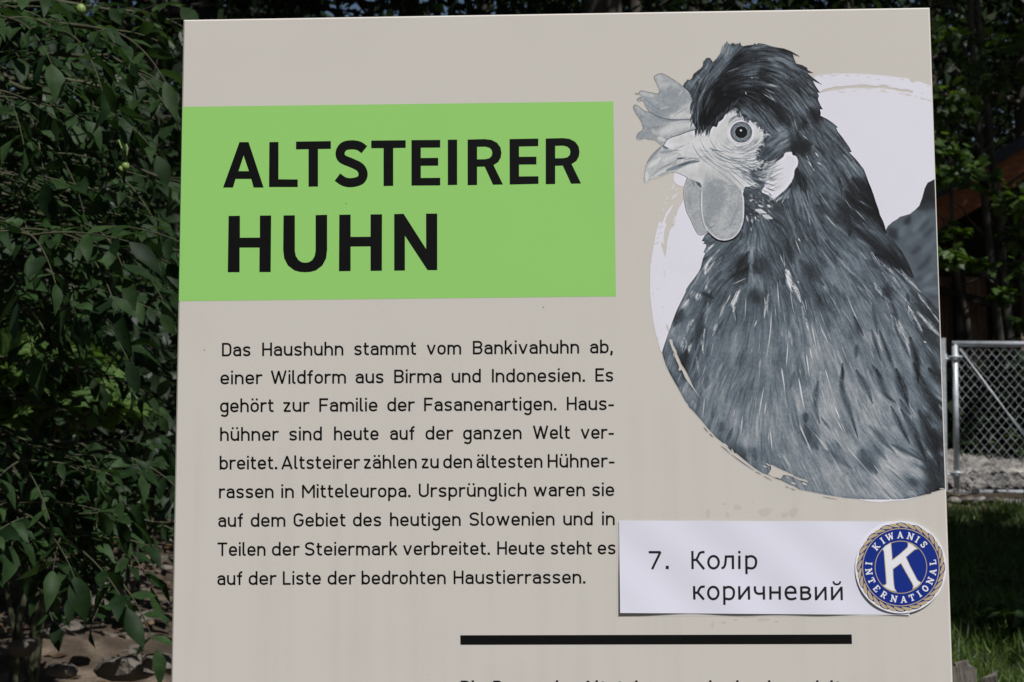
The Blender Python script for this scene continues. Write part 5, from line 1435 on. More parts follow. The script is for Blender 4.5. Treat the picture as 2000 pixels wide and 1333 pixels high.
for x_ in (1018, 1765, 1923):
    d_ = 0 if x_ == 1018 else 5
    pk.line(c5((x_, 826 + d_), (x_ + 2, 957 + d_)), WP)
    pk.line(c5((x_ + 4, 948 + d_), (x_ + 91, 834 + d_)), WP)
    pk.line(c5((x_ + 93, 826 + d_), (x_ + 96, 957 + d_)), WP)
pk.line(spline(c5((1936, 778), (1946, 800), (1970, 809), (1996, 800), (2006, 778)), 4), 3.6)
pk.line(spline(c5((1172, 827), (1172, 862), (1184, 890), (1214, 900), (1258, 894)), 4), WP)
pk.line(c5((1258, 826), (1260, 957)), WP)
pk.line(c5((1323, 827), (1324, 957)), WP)
pk.line(c5((1413, 827), (1414, 957)), WP)
pk.line(c5((1324, 887), (1413, 887)), WP)
pk.line(spline(c5((1474, 889), (1567, 888)), 2) + spline(c5((1567, 886), (1558, 850), (1535, 834), (1512, 832), (1482, 850), (1471, 890), (1480, 927), (1504, 949), (1538, 952), (1574, 940)), 4), WP)
pk.line(c5((1622, 828), (1625, 959)), WP)
pk.line(spline(c5((1622, 838), (1672, 837), (1698, 850), (1697, 872), (1672, 886), (1625, 887)), 4), WP)
pk.line(spline(c5((1625, 887), (1678, 888), (1707, 908), (1706, 934), (1678, 950), (1625, 950)), 4), WP)
pk.build('handout_lettering', M_ink, lab)

# clear lamination film that stands a little proud of the paper
M_film = mat('clear_film', (.8, .8, .8, 1), .15, .5)
_b = M_film.node_tree.nodes['Principled BSDF']
_b.inputs['Alpha'].default_value = .16
fm = Ink(.0005)
for a, b, c, d in [((1203.5, 1019), (1209, 1018), (1211, 1197), (1204.5, 1203)), ((1204.5, 1203.2), (1211, 1197.4), (1776, 1201.4), (1782, 1205))]:
    fm.poly([a, b, c, d])
fm.build('film', M_film, lab)

# ---------------------------------------------------------------- round club sticker
stk = empty('round_sticker', label='round blue club sticker with gold rope border and large white K', cat='sticker')
stk.matrix_world = M4
SCX, SCY = 690, 686


def smap(x, y):
    """sticker drawing units (measured on the enlarged photo) -> sign face"""
    return L(1650 + x / 6.348, 1000 + y / 6.348)[:2]


M_navy = mat('sticker_blue', alb(16, 42, 128), .35, .4)
M_gold = mat('sticker_gold', alb(178, 162, 130), .4, .4)
M_white = mat('sticker_white', alb(222, 222, 230), .4, .4)
ZS = .0018


def disc(r, n=96):
    return [(SCX + r * math.cos(2 * math.pi * i / n), SCY + 1.01 * r * math.sin(2 * math.pi * i / n)) for i in range(n)]


st_b = MB()
_ring = [smap(*p) for p in disc(566)]
nr = len(_ring)
st_b.add([(x, y, ZS) for x, y in _ring] + [(x, y, ZS - .0004) for x, y in _ring], [list(range(nr))[::-1], list(range(nr, 2 * nr))] + [(i, (i + 1) % nr, nr + (i + 1) % nr, nr + i) for i in range(nr)])
bk_ = st_b.build('backing', M_white, stk)
i1 = Ink(ZS + .00008, smap)
i1.poly([(SCX + (540 + 9 * math.cos(16 * a)) * math.cos(a), SCY + 1.01 * (540 + 9 * math.cos(16 * a)) * math.sin(a)) for a in [2 * math.pi * i / 256 for i in range(256)]])
i1.build('blue_field', M_navy, stk)
i2 = Ink(ZS + .00016, smap)
NR = 32
for i in range(NR):
    a = 2 * math.pi * i / NR + .05
    cx, cy = SCX + 512 * math.cos(a), SCY + 512 * 1.01 * math.sin(a)
    ta = a + math.pi / 2 + rad(19)
    pts = []
    for k in range(18):
        t = 2 * math.pi * k / 18
        u_, w_ = 68 * math.cos(t), 19 * math.sin(t) * (1 - .25 * math.cos(t)) + 9 * (math.cos(t) ** 2 - .5)
        pts.append((cx + u_ * math.cos(ta) - w_ * math.sin(ta), cy + u_ * math.sin(ta) + w_ * math.cos(ta)))
    i2.poly(pts)
i2.line(disc(474), 11, True)
i2.line(disc(320), 9, True)
KP = [(468, 462), (500, 425), (562, 388), (565, 420), (572, 500), (580, 606), (680, 528), (775, 442), (782, 412), (780, 386), (830, 410), (888, 457), (855, 466), (747, 560), (800, 676), (890, 850), (934, 880), (890, 920), (842, 950), (848, 920), (835, 885), (690, 630), (586, 708), (590, 800), (598, 900), (606, 950), (628, 986), (560, 967), (510, 942), (476, 913), (505, 905), (515, 885), (500, 680), (485, 490)]
i2.line(KP, 17, True)
i2.build('gold_rope', M_gold, stk)
i3 = Ink(ZS + .00024, smap)
i3.poly(KP)


def slab(ch):
    """slab-serif capitals in a 1-high box, y up, centred on x"""
    s, t = .20, .13
    fo = lambda x, y, w=.40: ([(x - w / 2, y), (x + w / 2, y)], t)
    o = []
    if ch == 'I':
        o = [([(0, 0), (0, 1)], s), fo(0, .06), fo(0, .94)]
    elif ch == 'N':
        o = [([(-.3, 0), (-.3, 1)], s * .8), ([(-.36, .98), (.34, .03)], s * 1.1), ([(.3, 0), (.3, 1)], s * .8), fo(-.36, .94, .3), fo(-.3, .06, .38), fo(.3, .94, .38)]
    elif ch == 'T':
        o = [([(0, 0), (0, 1)], s), ([(-.38, .93), (.38, .93)], t), fo(0, .06), ([(-.34, .93), (-.34, .66)], t), ([(.34, .93), (.34, .66)], t)]
    elif ch == 'E':
        o = [([(-.22, 0), (-.22, 1)], s), ([(-.36, .93), (.3, .93)], t), ([(-.36, .07), (.32, .07)], t), ([(-.2, .5), (.12, .5)], t), ([(.27, .95), (.27, .7)], t), ([(.29, .05), (.29, .32)], t)]
    elif ch == 'R':
        o = [([(-.22, 0), (-.22, 1)], s), fo(-.22, .06, .36), ([(-.36, .93), (.05, .93), (.22, .86), (.26, .72), (.2, .56), (.02, .49), (-.2, .49)], t * 1.15), ([(0, .5), (.16, .2), (.26, .07), (.4, .07)], s * .85)]
    elif ch == 'A':
        o = [([(-.3, .05), (.02, .98)], t), ([(-.02, .98), (.3, .05)], s * 1.1), ([(-.2, .32), (.2, .32)], t), fo(-.3, .06, .3), fo(.32, .06, .34)]
    elif ch == 'O':
        o = [(arc(0, .5, .3, .42, 0, 345, 20), s, True)]
    elif ch == 'L':
        o = [([(-.18, 0), (-.18, 1)], s), fo(-.18, .94), ([(-.34, .07), (.34, .07)], t), ([(.31, .05), (.31, .36)], t)]
    elif ch == 'K':
        o = [([(-.25, 0), (-.25, 1)], s), fo(-.25, .06, .38), fo(-.25, .94, .38), ([(-.2, .42), (.24, .9)], t), fo(.26, .94, .3), ([(-.06, .52), (.28, .06)], s), fo(.3, .06, .32)]
    elif ch == 'W':
        o = [([(-.46, .96), (-.22, .03)], s), ([(-.22, .03), (.02, .8)], t), ([(.02, .96), (.24, .03)], s), ([(.24, .03), (.46, .96)], t), fo(-.46, .94, .3), fo(.46, .94, .3), fo(0, .94, .24)]
    elif ch == 'S':
        o = [(spline([(.24, .72), (.14, .9), (0, .93), (-.18, .88), (-.22, .72), (-.1, .57), (.1, .46), (.24, .3), (.18, .12), (0, .07), (-.16, .1), (-.27, .28)], 4), s * .85), ([(.25, .97), (.25, .68)], t), ([(-.27, .03), (-.27, .32)], t)]
    return o


for word, pos, out in [('KIWANIS', [(372, 422), (458, 352), (550, 303), (680, 290), (806, 312), (886, 355), (964, 415)], 1), ('INTERNATIONAL', [(290, 640), (294, 742), (332, 850), (396, 948), (486, 1018), (604, 1072), (722, 1084), (826, 1063), (918, 1018), (990, 948), (1056, 856), (1084, 746), (1080, 628)], -1)]:
    for ch, (x, y) in zip(word, pos):
        dx_, dy_ = x - SCX, y - SCY
        l_ = math.hypot(dx_, dy_)
        ux, uy = out * dx_ / l_, out * dy_ / l_         # letter's up direction (y down in drawing)
        rx_, ry_ = -uy, ux                              # letter's right direction
        H_ = 84
        cx, cy = SCX + dx_ / l_ * 400, SCY + dy_ / l_ * 400
        for st in slab(ch):
            pts = [(cx + (rx_ * px + ux * (py - .5)) * H_, cy + (ry_ * px + uy * (py - .5)) * H_) for px, py in st[0]]
            i3.line(pts, st[1] * H_, closed=len(st) > 2)
i3.build('white_lettering', M_white, stk)

# ================================================================ surroundings
rng = np.random.RandomState(11)
RR = random.Random(5)


def ground_z(x, y):
    x, y = np.asarray(x, float), np.asarray(y, float)
    z = np.maximum(0, y - 1.6) * .11 - np.maximum(0, -y) * .02
    z = z + np.clip(y - 12.5, 0, 60) * .10
    # rough bank on the left of the path
    z = z + .05 * np.sin(x * 1.7 + y * .9) * np.clip((y - 2) / 3, 0, 1) + .025 * np.sin(x * 4.1 - y * 3.3 + 1)
    z = z + np.clip(-x - .3, 0, 6) * .02 * np.clip((y - 2) / 4, 0, 1)
    return z


def gz(x, y):
    return float(ground_z(x, y))


# ---- ground sheet
def ground_part():
    xs = np.concatenate([np.linspace(-120, -9, 40), np.linspace(-8.8, 8.8, 150), np.linspace(9, 120, 40)])
    ys = np.concatenate([np.linspace(-60, -1.2, 24), np.linspace(-1, 16, 170), np.linspace(16.5, 160, 60)])
    X, Y = np.meshgrid(xs, ys)
    Z = ground_z(X, Y) + .012 * rng.randn(*X.shape) * (np.abs(X) < 8.9)
    n, k = X.shape
    idx = np.arange(n * k).reshape(n, k)
    f = np.stack([idx[:-1, :-1], idx[:-1, 1:], idx[1:, 1:], idx[1:, :-1]], -1).reshape(-1, 4)
    m = noise_mat('dirt_and_litter', [(.2, (.022, .016, .012)), (.48, (.07, .052, .038)), (.66, (.16, .125, .092)), (.85, (.25, .20, .15))], 6.5, 10, .95, .2, .6, 60, dist=.03)
    return props(mesh_np('ground', np.stack([X, Y, Z], -1), f, m, smooth=True), kind='structure')


ground_part()


# ---- stones
def rock(c, s, seed, squash=.6):
    r = random.Random(seed)
    b = bmesh.new()
    bmesh.ops.create_icosphere(b, subdivisions=2, radius=1)
    pl = [(Vector((r.gauss(0, 1), r.gauss(0, 1), r.gauss(0, 1))).normalized(), .62 + .3 * r.random()) for _ in range(9)]
    for v in b.verts:
        p = v.co.copy()
        for n, d in pl:
            e = p.dot(n) - d
            if e > 0:
                p -= n * e
        p *= 1 + .05 * r.gauss(0, 1)
        v.co = p
    R = Matrix.Rotation(r.random() * 6.3, 3, 'Z') @ Matrix.Rotation(r.gauss(0, .25), 3, 'X')
    sc = Vector((s * (.8 + .5 * r.random()), s * (.7 + .4 * r.random()), s * squash * (.7 + .5 * r.random())))
    vs = [R @ Vector((v.co.x * sc.x, v.co.y * sc.y, v.co.z * sc.z)) for v in b.verts]
    vs = [Vector(c) + v for v in vs]
    fs = [[v.index for v in f.verts] for f in b.faces]
    b.free()
    return vs, fs


M_stone = noise_mat('limestone', [(.2, (.16, .145, .13)), (.5, (.34, .315, .28)), (.8, (.50, .47, .43))], 7, 8, .9, .25, .5, 30)
M_stone_d = noise_mat('dark_stone', [(.2, (.04, .035, .03)), (.5, (.10, .088, .075)), (.8, (.19, .165, .14))], 7, 8, .9, .25, .5, 30)
M_gravel = noise_mat('gravel', [(.15, (.08, .072, .066)), (.42, (.18, .165, .152)), (.62, (.29, .268, .25)), (.85, (.15, .115, .095))], 16, 6, .95, .2, .5, 60)


def many_rocks(spots, seed0):
    mb = MB()
    for i, (x, y, s) in enumerate(spots):
        v, f = rock((x, y, gz(x, y) + s * .15), s, seed0 + i)
        mb.add(v, f)
    return mb


# gravel bank behind the gate: sheet plus loose pebbles nobody could count
def gravel():
    xs, ys = np.linspace(2.4, 7.5, 120), np.linspace(9.25, 11.7, 70)
    X, Y = np.meshgrid(xs, ys)
    Z = ground_z(X, Y) + .03 + .022 * rng.randn(*X.shape)
    n, k = X.shape
    idx = np.arange(n * k).reshape(n, k)
    f = np.stack([idx[:-1, :-1], idx[:-1, 1:], idx[1:, 1:], idx[1:, :-1]], -1).reshape(-1, 4)
    props(mesh_np('gravel_bank', np.stack([X, Y, Z], -1), f, M_gravel), kind='structure')
    spots = [(2.5 + 3.2 * rng.rand(), 9.1 + 2.4 * rng.rand(), .009 + .02 * rng.rand() ** 2) for _ in range(1500)]
    o = many_rocks(spots, 100)
    for i in range(len(o.v)):
        o.v[i] = (o.v[i][0], o.v[i][1], o.v[i][2] + .03)
    props(o.build('loose_pebbles', M_gravel), 'pale grey gravel and pebbles covering the bank behind the wire gate', 'gravel', kind='stuff')


gravel()
# stones of the edging below the gate and the two pale ones that lie behind the mesh
def stone(name, px, py, y, s, label, group, material, seed, squash=.6, push=0):
    p = at(px, py, y)
    v, f = rock((0, 0, 0), s, seed, squash)
    o = mesh_np(name, v, f, material)
    o.location = (p[0], p[1], max(p[2] + push, gz(p[0], p[1]) - .01 if push == 0 else p[2]))
    return props(o, label, 'stone', group)


EDGE_T = ['pale boulder edging the grass right beside the steel gate post', 'flat grey boulder of the edging below the lower left gate corner', 'boulder of the edging below the gate, third from the post',
          'dark grey boulder of the edging under the middle of the visible gate', 'rounded pale boulder of the edging under the gate near the picture border', 'large boulder of the edging at the right border of the picture']
for i, (px, py, s) in enumerate([(1866, 978, .05), (1884, 978, .055), (1908, 979, .07), (1938, 982, .08), (1968, 985, .075), (1996, 983, .08)]):
    stone('edging_stone', px, py, 8.9, s * 1.15, EDGE_T[i], 'boulders edging the grass below the gate', M_stone_d if i in (1, 3) else M_gravel, 20 + i, .42, .0)
stone('pale_stone', 1982, 925, 9.9, .085, 'largest white stone on the gravel behind the wire mesh', None, M_stone, 41, .6)
stone('pale_stone', 1960, 940, 9.6, .06, 'smaller white stone on the gravel left of the largest one behind the mesh', None, M_stone, 42, .6)
# rubble on the dirt at the lower left
RUB = [(255, 1305, 3.6, .11, 'big dark boulder at the bottom beside the left edge of the board'), (318, 1296, 3.5, .085, 'dark angular boulder touching the left edge of the board'), (140, 1225, 4.3, .06, 'greyish stone in the shade under the hanging leaves'),
       (105, 1235, 4.2, .07, 'brownish stone lying left of the greyish shaded stone'), (282, 1205, 4.7, .05, 'small round stone on the lit dirt near the board'), (25, 1210, 4.4, .05, 'pale stone at the left border of the picture'), (45, 1265, 3.9, .065, 'flat sunlit stone near the lower left corner'),
       (120, 1310, 3.4, .06, 'dark stone at the very bottom left of the big boulder'), (190, 1180, 5.0, .07, 'stone lying in the middle of the lit dirt strip')]
for i, (px, py, y, s, t) in enumerate(RUB):
    stone('rubble_stone', px, py, y, s * .8, t, 'rubble stones on the dirt', M_stone_d, 60 + i, .42)
pb = many_rocks([(-.45 - 2.2 * rng.rand(), 3.3 + 4.5 * rng.rand(), .008 + .03 * rng.rand() ** 2) for _ in range(700)], 2000)
props(pb.build('dirt_rubble', M_stone_d), 'small stones and clods scattered over the dirt left of the board', 'rubble', kind='stuff')


# ---------------------------------------------------------------- leaves
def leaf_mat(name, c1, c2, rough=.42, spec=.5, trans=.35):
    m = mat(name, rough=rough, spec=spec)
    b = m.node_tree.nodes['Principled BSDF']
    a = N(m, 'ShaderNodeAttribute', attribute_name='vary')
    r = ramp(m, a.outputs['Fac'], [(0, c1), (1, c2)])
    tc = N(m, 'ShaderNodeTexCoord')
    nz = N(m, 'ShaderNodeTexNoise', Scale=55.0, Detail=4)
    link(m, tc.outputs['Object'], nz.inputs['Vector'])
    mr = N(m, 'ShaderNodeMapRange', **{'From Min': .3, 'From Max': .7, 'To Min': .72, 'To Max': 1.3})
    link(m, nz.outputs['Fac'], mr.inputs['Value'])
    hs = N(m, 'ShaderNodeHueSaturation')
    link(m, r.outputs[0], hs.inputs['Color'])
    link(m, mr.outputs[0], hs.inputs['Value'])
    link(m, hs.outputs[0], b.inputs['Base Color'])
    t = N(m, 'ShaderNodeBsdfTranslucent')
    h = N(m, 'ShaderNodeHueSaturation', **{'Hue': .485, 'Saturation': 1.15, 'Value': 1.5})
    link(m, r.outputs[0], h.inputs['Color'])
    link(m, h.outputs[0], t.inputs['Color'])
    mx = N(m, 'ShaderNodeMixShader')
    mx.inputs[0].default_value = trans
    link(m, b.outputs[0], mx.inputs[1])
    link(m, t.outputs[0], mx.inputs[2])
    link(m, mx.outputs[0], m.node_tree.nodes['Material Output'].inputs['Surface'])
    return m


def t_leaf(w=.42, droop=.22, fold=.16):
    """folded, drooping oval leaf with a pointed tip along +x"""
    v, f = [], []
    st = [(0, 0), (.10, .42), (.24, .80), (.42, 1.0), (.60, .88), (.76, .58), (.90, .22), (1, 0)]
    nn_ = len(st)
    for t, k in st:
        v.append((t, 0, -droop * t * t))
    lo = []
    for s in (1, -1):
        ids = []
        for t, k in st[1:-1]:
            ids.append(len(v))
            v.append((t, s * k * w / 2, -droop * t * t + fold * k * w / 2 * 1.2 - .03 * k * math.sin(t * 9 + s)))
        a = [(0, 1, ids[0])] + [(i, i + 1, ids[i], ids[i - 1]) for i in range(1, nn_ - 2)] + [(nn_ - 2, nn_ - 1, ids[nn_ - 3])]
        f += [q if s < 0 else q[::-1] for q in a]
    return np.array(v), f


def t_maple():
    """five-lobed toothed maple leaf, stalk at the origin, tip along +x"""
    r = [(0, .0), (-.10, .28), (.02, .30), (.06, .48), (.20, .40), (.30, .52), (.42, .47), (.46, .60), (.52, .40), (.50, .24), (.62, .27), (.66, .38), (.76, .26), (.80, .12), (1.0, 0)]
    pts = [(x, y) for x, y in r] + [(x, -y) for x, y in r[-2:0:-1]]
    v = [(x, y, -.16 * x * x + .10 * abs(y)) for x, y in pts]
    c = len(v)
    v.append((.22, 0, .0))
    f = [(i, (i + 1) % c, c) for i in range(c)]
    return np.array(v), [q[::-1] for q in f]


def t_small():
    return np.array([(0, 0, 0), (.45, .24, .05), (1, 0, -.12), (.45, -.24, .05)]), [(0, 3, 2, 1)]


T_LEAF, T_MAPLE, T_SMALL = t_leaf(), t_maple(), t_small()


class Leaves:
    def __init__(self, tmpl):
        self.t = tmpl
        self.pos, self.dx, self.nz, self.sc = [], [], [], []

    def put(self, p, d, n, s):
        self.pos.append(p), self.dx.append(d), self.nz.append(n), self.sc.append(s)

    def put_many(self, P, D, Nn, S_):
        self.pos += list(P)
        self.dx += list(D)
        self.nz += list(Nn)
        self.sc += list(S_)

    def build(self, name, material, parent=None):
        tv, tf = self.t
        P, D, Z, Sc = (np.array(a, float) for a in (self.pos, self.dx, self.nz, self.sc))
        D /= np.linalg.norm(D, axis=1)[:, None]
        Y = np.cross(Z, D)
        Y /= np.maximum(np.linalg.norm(Y, axis=1), 1e-6)[:, None]
        Z = np.cross(D, Y)
        n, k = len(P), len(tv)
        wy, wz = rng.uniform(.78, 1.18, (n, 1, 1)), rng.uniform(.1, 2.1, (n, 1, 1))
        V = P[:, None] + Sc[:, None, None] * (tv[None, :, :1] * D[:, None] + wy * tv[None, :, 1:2] * Y[:, None] + wz * tv[None, :, 2:] * Z[:, None])
        nf = len(tf)
        off = np.arange(n) * k
        if len({len(q) for q in tf}) == 1:
            F = (np.array(tf)[None] + off[:, None, None]).reshape(-1, len(tf[0]))
        else:
            F = [[i + o for i in q] for o in off for q in tf]
        va = np.repeat(rng.rand(n), nf)
        return mesh_np(name, V, F, material, parent, smooth=True, attrs={'vary': ('FACE', 'FLOAT', va)})


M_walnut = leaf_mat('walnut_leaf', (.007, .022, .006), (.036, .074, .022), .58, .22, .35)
M_maple = leaf_mat('maple_leaf', (.050, .100, .022), (.095, .165, .040), .5, .4, .4)
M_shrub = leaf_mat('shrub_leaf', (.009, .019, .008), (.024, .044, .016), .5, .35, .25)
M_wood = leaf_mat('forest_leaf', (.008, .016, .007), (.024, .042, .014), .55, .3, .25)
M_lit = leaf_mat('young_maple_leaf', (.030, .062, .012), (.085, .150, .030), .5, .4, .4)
M_weed = leaf_mat('weed_leaf', (.035, .070, .020), (.075, .125, .036), .5, .4, .3)
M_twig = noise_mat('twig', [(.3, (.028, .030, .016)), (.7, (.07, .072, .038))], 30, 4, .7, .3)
M_bark = noise_mat('bark', [(.3, (.035, .030, .025)), (.6, (.09, .08, .068)), (.8, (.16, .15, .13))], 9, 8, .95, .2, .6, 25, (1, 1, .25))
M_pale_bark = noise_mat('pale_bark', [(.35, (.035, .031, .026)), (.6, (.09, .082, .068)), (.78, (.22, .205, .175))], 7, 8, .9, .2, .4, 30, (1, 1, .3))
M_nut = noise_mat('green_husk', [(.3, (.12, .19, .05)), (.7, (.22, .30, .09))], 40, 4, .5, .4)


def unit(v):
    v = np.asarray(v, float)
    return v / np.linalg.norm(v)


def branch(a, b, sag, n=8, wob=.02):
    a, b = np.array(a, float), np.array(b, float)
    L_ = np.linalg.norm(b - a)
    pts = []
    for i in range(n + 1):
        t = i / n
        p = a + (b - a) * t
        p[2] -= sag * L_ * 4 * t * (1 - t) * -.5
        p += np.array([RR.gauss(0, wob), RR.gauss(0, wob), RR.gauss(0, wob)]) * L_ * (0 < i < n)
        pts.append(p)
    return pts


# ---------------------------------------------------------------- walnut tree at the left, boughs hanging into view
RSP = random.Random(9)
wal = empty('walnut_tree', (-2.55, 3.9, gz(-2.55, 3.9)), label='walnut tree at the left with long drooping compound leaves and green nuts', cat='tree')
WO = np.array(wal.location)
tb = MB()
tb.tube([np.array(p) - WO for p in [(-2.55, 3.9, gz(-2.55, 3.9) - .2), (-2.5, 3.85, 1.2), (-2.42, 3.8, 2.6), (-2.3, 3.9, 4.2), (-2.25, 3.9, 6.0)]], [.17, .14, .12, .10, .06], 12)
tb.build('trunk', M_bark, wal, True)
bm_ = MB()
lv = Leaves(T_LEAF)
nuts = []


def compound(p, d, n=7, size=.10, drop=.5):
    """pinnate leaf: rachis with paired leaflets and one at the tip"""
    p, d = np.array(p, float), unit(d)
    L_ = size * (n * .42)
    pts, q, dd = [], p.copy(), d.copy()
    K = 7
    for k in range(K + 1):
        pts.append(q.copy())
        dd = unit(dd + np.array([0, 0, -drop * .16]))
        q = q + dd * L_ / K
    bm_.tube(pts, np.linspace(.0024, .0011, K + 1), 4, False)
    up = unit(np.array([RR.gauss(0, .35), RR.gauss(0, .35) - .25, 1.0]))
    side = unit(np.cross(dd, up))
    for k in range(1, (n - 1) // 2 + 1):
        i = int(round(k * K / ((n - 1) / 2 + .6)))
        t = unit(pts[min(i + 1, K)] - pts[i - 1])
        for s in (1, -1):
            if RR.random() < .06:
                continue
            ld = unit(t * .55 + side * s * (.9 + .2 * RR.random()) + np.array([0, -.1, .15 - .75 * RR.random()]))
            nn = unit(up + side * s * .35 + np.array([RR.gauss(0, .3), RR.gauss(0, .3), RR.gauss(0, .2)]))
            lv.put(pts[i], ld, nn, size * (.75 + .45 * RR.random()) * (.8 + .25 * k / 3))
    lv.put(pts[-1], unit(dd + np.array([0, 0, -.4])), unit(up + np.array([RR.gauss(0, .3), RR.gauss(0, .3), 0])), size * (1.0 + .35 * RR.random()))


# limb targets: where boughs and leaf sprays show in the photo (pixel, pixel, distance)
SPRAYS = [((-60, 430, 3.2), (180, 445, 2.9)), ((-60, 60, 3.1), (140, 70, 2.7)), ((-60, 60, 3.1), (215, 60, 2.9)), ((-60, 120, 3.0), (250, 130, 2.9)), ((-60, 120, 3.2), (60, 230, 2.8)), ((-60, 160, 3.3), (200, 215, 3.2)), ((-80, 250, 3.2), (110, 300, 3.0)),
          ((-60, 160, 3.3), (290, 200, 3.4)), ((-80, 250, 3.2), (215, 330, 3.1)), ((-60, 420, 2.9), (60, 460, 2.6)), ((-60, 420, 3.0), (150, 470, 2.8)), ((-60, 430, 3.1), (230, 480, 3.0)), ((-60, 430, 3.3), (300, 500, 3.2)),
          ((-60, 460, 2.9), (140, 560, 2.8)), ((-60, 380, 3.4), (220, 420, 3.5)), ((-60, 520, 3.1), (20, 560, 2.9)), ((-80, 540, 3.4), (310, 560, 3.3)), ((-80, 830, 3.0), (40, 900, 2.8)), ((-80, 830, 3.2), (150, 900, 3.1)),
          ((-80, 860, 3.2), (240, 890, 3.2)), ((-80, 900, 3.4), (310, 930, 3.4)), ((-80, 960, 3.0), (60, 1010, 2.8)), ((-80, 960, 3.2), (190, 1010, 3.1)), ((-80, 1000, 3.4), (300, 1020, 3.5)), ((-80, 20, 3.4), (330, 40, 3.6)),
          ((-60, 1010, 3.0), (120, 1050, 2.9)), ((-60, 1030, 3.2), (230, 1130, 3.0)), ((-60, 600, 3.6), (130, 640, 3.6)), ((-60, 300, 3.6), (320, 350, 3.7)), ((-60, 700, 3.7), (220, 740, 3.8)), ((-80, 10, 3.0), (30, 40, 2.7)), ((-80, 200, 3.0), (10, 190, 2.7)),
          ((-80, 330, 3.0), (20, 360, 2.8)), ((-60, 100, 3.6), (160, 150, 3.5)), ((-60, 1060, 3.1), (40, 1100, 3.0))]
SPRAYS += [((a[0], a[1] + RSP.uniform(-60, 60), a[2] + RSP.uniform(.1, .9)), (b[0] + RSP.uniform(-70, 60), min(1020, b[1] + RSP.uniform(-70, 70)), b[2] + RSP.uniform(.2, 1.1))) for a, b in SPRAYS if b[0] < 200 and RSP.random() < .7]
for a, b in SPRAYS:
    A_, B_ = at(*a), at(*b)
    j = np.array([-2.4, 3.85, max(1.5, A_[2] + .35)])
    bm_.tube([q - 0 for q in branch(j, A_, .05, 5, .02)], np.linspace(.022, .008, 6), 6, False)
    tw = branch(A_, B_, .10, 7, .018)
    bm_.tube(tw, np.linspace(.008, .003, 8), 5, False)
    for k in ((2, 3, 5, 7) if RR.random() < .5 else (2, 4, 5, 6, 7)):
        t = unit(tw[min(k + 1, 7)] - tw[k - 1])
        sd = unit(np.cross(t, (0, 0, 1)))
        for s in ((1, -1) if RR.random() < .6 else (RR.choice((1, -1)),)):
            compound(tw[k], unit(t * .6 + sd * s * (.5 + .5 * RR.random()) + np.array([0, -.1, .35 * RR.random()])), RR.choice((5, 7, 7, 9)), .042 + .030 * RR.random(), .25 + .4 * RR.random())
    compound(tw[-1], unit(tw[-1] - tw[-2]), 7, .052 + .028 * RR.random(), .7)
# unseen crown: carries the boughs, thickened and spread back to shade the background
for i in range(44):
    j = np.array([-2.3 + RR.gauss(0, .1), 3.9 + RR.gauss(0, .1), 2.9 + 2.8 * RR.random()])
    e = j + np.array([RR.gauss(.15, .8), RR.gauss(.7, .7), .2 + .7 * RR.random()])
    tw = branch(j, e, .08, 6, .02)
    bm_.tube(tw, np.linspace(.02, .004, 7), 5, False)
    for k in range(2, 7):
        for s in (1, -1):
            compound(tw[k], unit(np.array([RR.gauss(0, 1), RR.gauss(0, 1), .2])), 7, .10, .7)
bm_.v = [tuple(np.array(p) - WO) for p in bm_.v]
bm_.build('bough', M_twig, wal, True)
lv.pos = [p - WO for p in lv.pos]
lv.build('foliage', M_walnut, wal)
for px, py, y, r in [(158, 19, 2.8, .010), (245, 325, 3.1, .009), (237, 331, 3.1, .007), (177, 560, 2.9, .011)]:
    p = at(px, py, y) - WO
    b = MB()
    v, f = [], []
    bm2 = bmesh.new()
    bmesh.ops.create_uvsphere(bm2, u_segments=14, v_segments=10, radius=r)
    v = [(q.co.x + p[0], q.co.y + p[1], q.co.z * 1.15 + p[2]) for q in bm2.verts]
    f = [[q.index for q in fc.verts] for fc in bm2.faces]
    bm2.free()
    b.add(v, f)
    b.tube([p + (0, 0, r), p + (.004, 0, r + .03), p + (-.01, .01, r + .06)], .0018, 5)
    b.build('nut', M_nut, wal, True)


# fallen leaves on the dirt
lf_ = Leaves(T_LEAF)
n_ = 900
x_, y_ = -.3 - 2.4 * rng.rand(n_), 3.2 + 4.6 * rng.rand(n_)
lf_.put_many(np.stack([x_, y_, ground_z(x_, y_) + .012], -1), rng.randn(n_, 3) * (1, 1, .12), np.array([0, 0, 1.0]) + .3 * rng.randn(n_, 3), .03 + .045 * rng.rand(n_))
props(lf_.build('leaf_litter', leaf_mat('dead_leaf', (.045, .026, .014), (.15, .095, .05), .8, .2, .1)), 'dry brown leaves fallen on the dirt left of the board', 'leaf litter', kind='stuff')


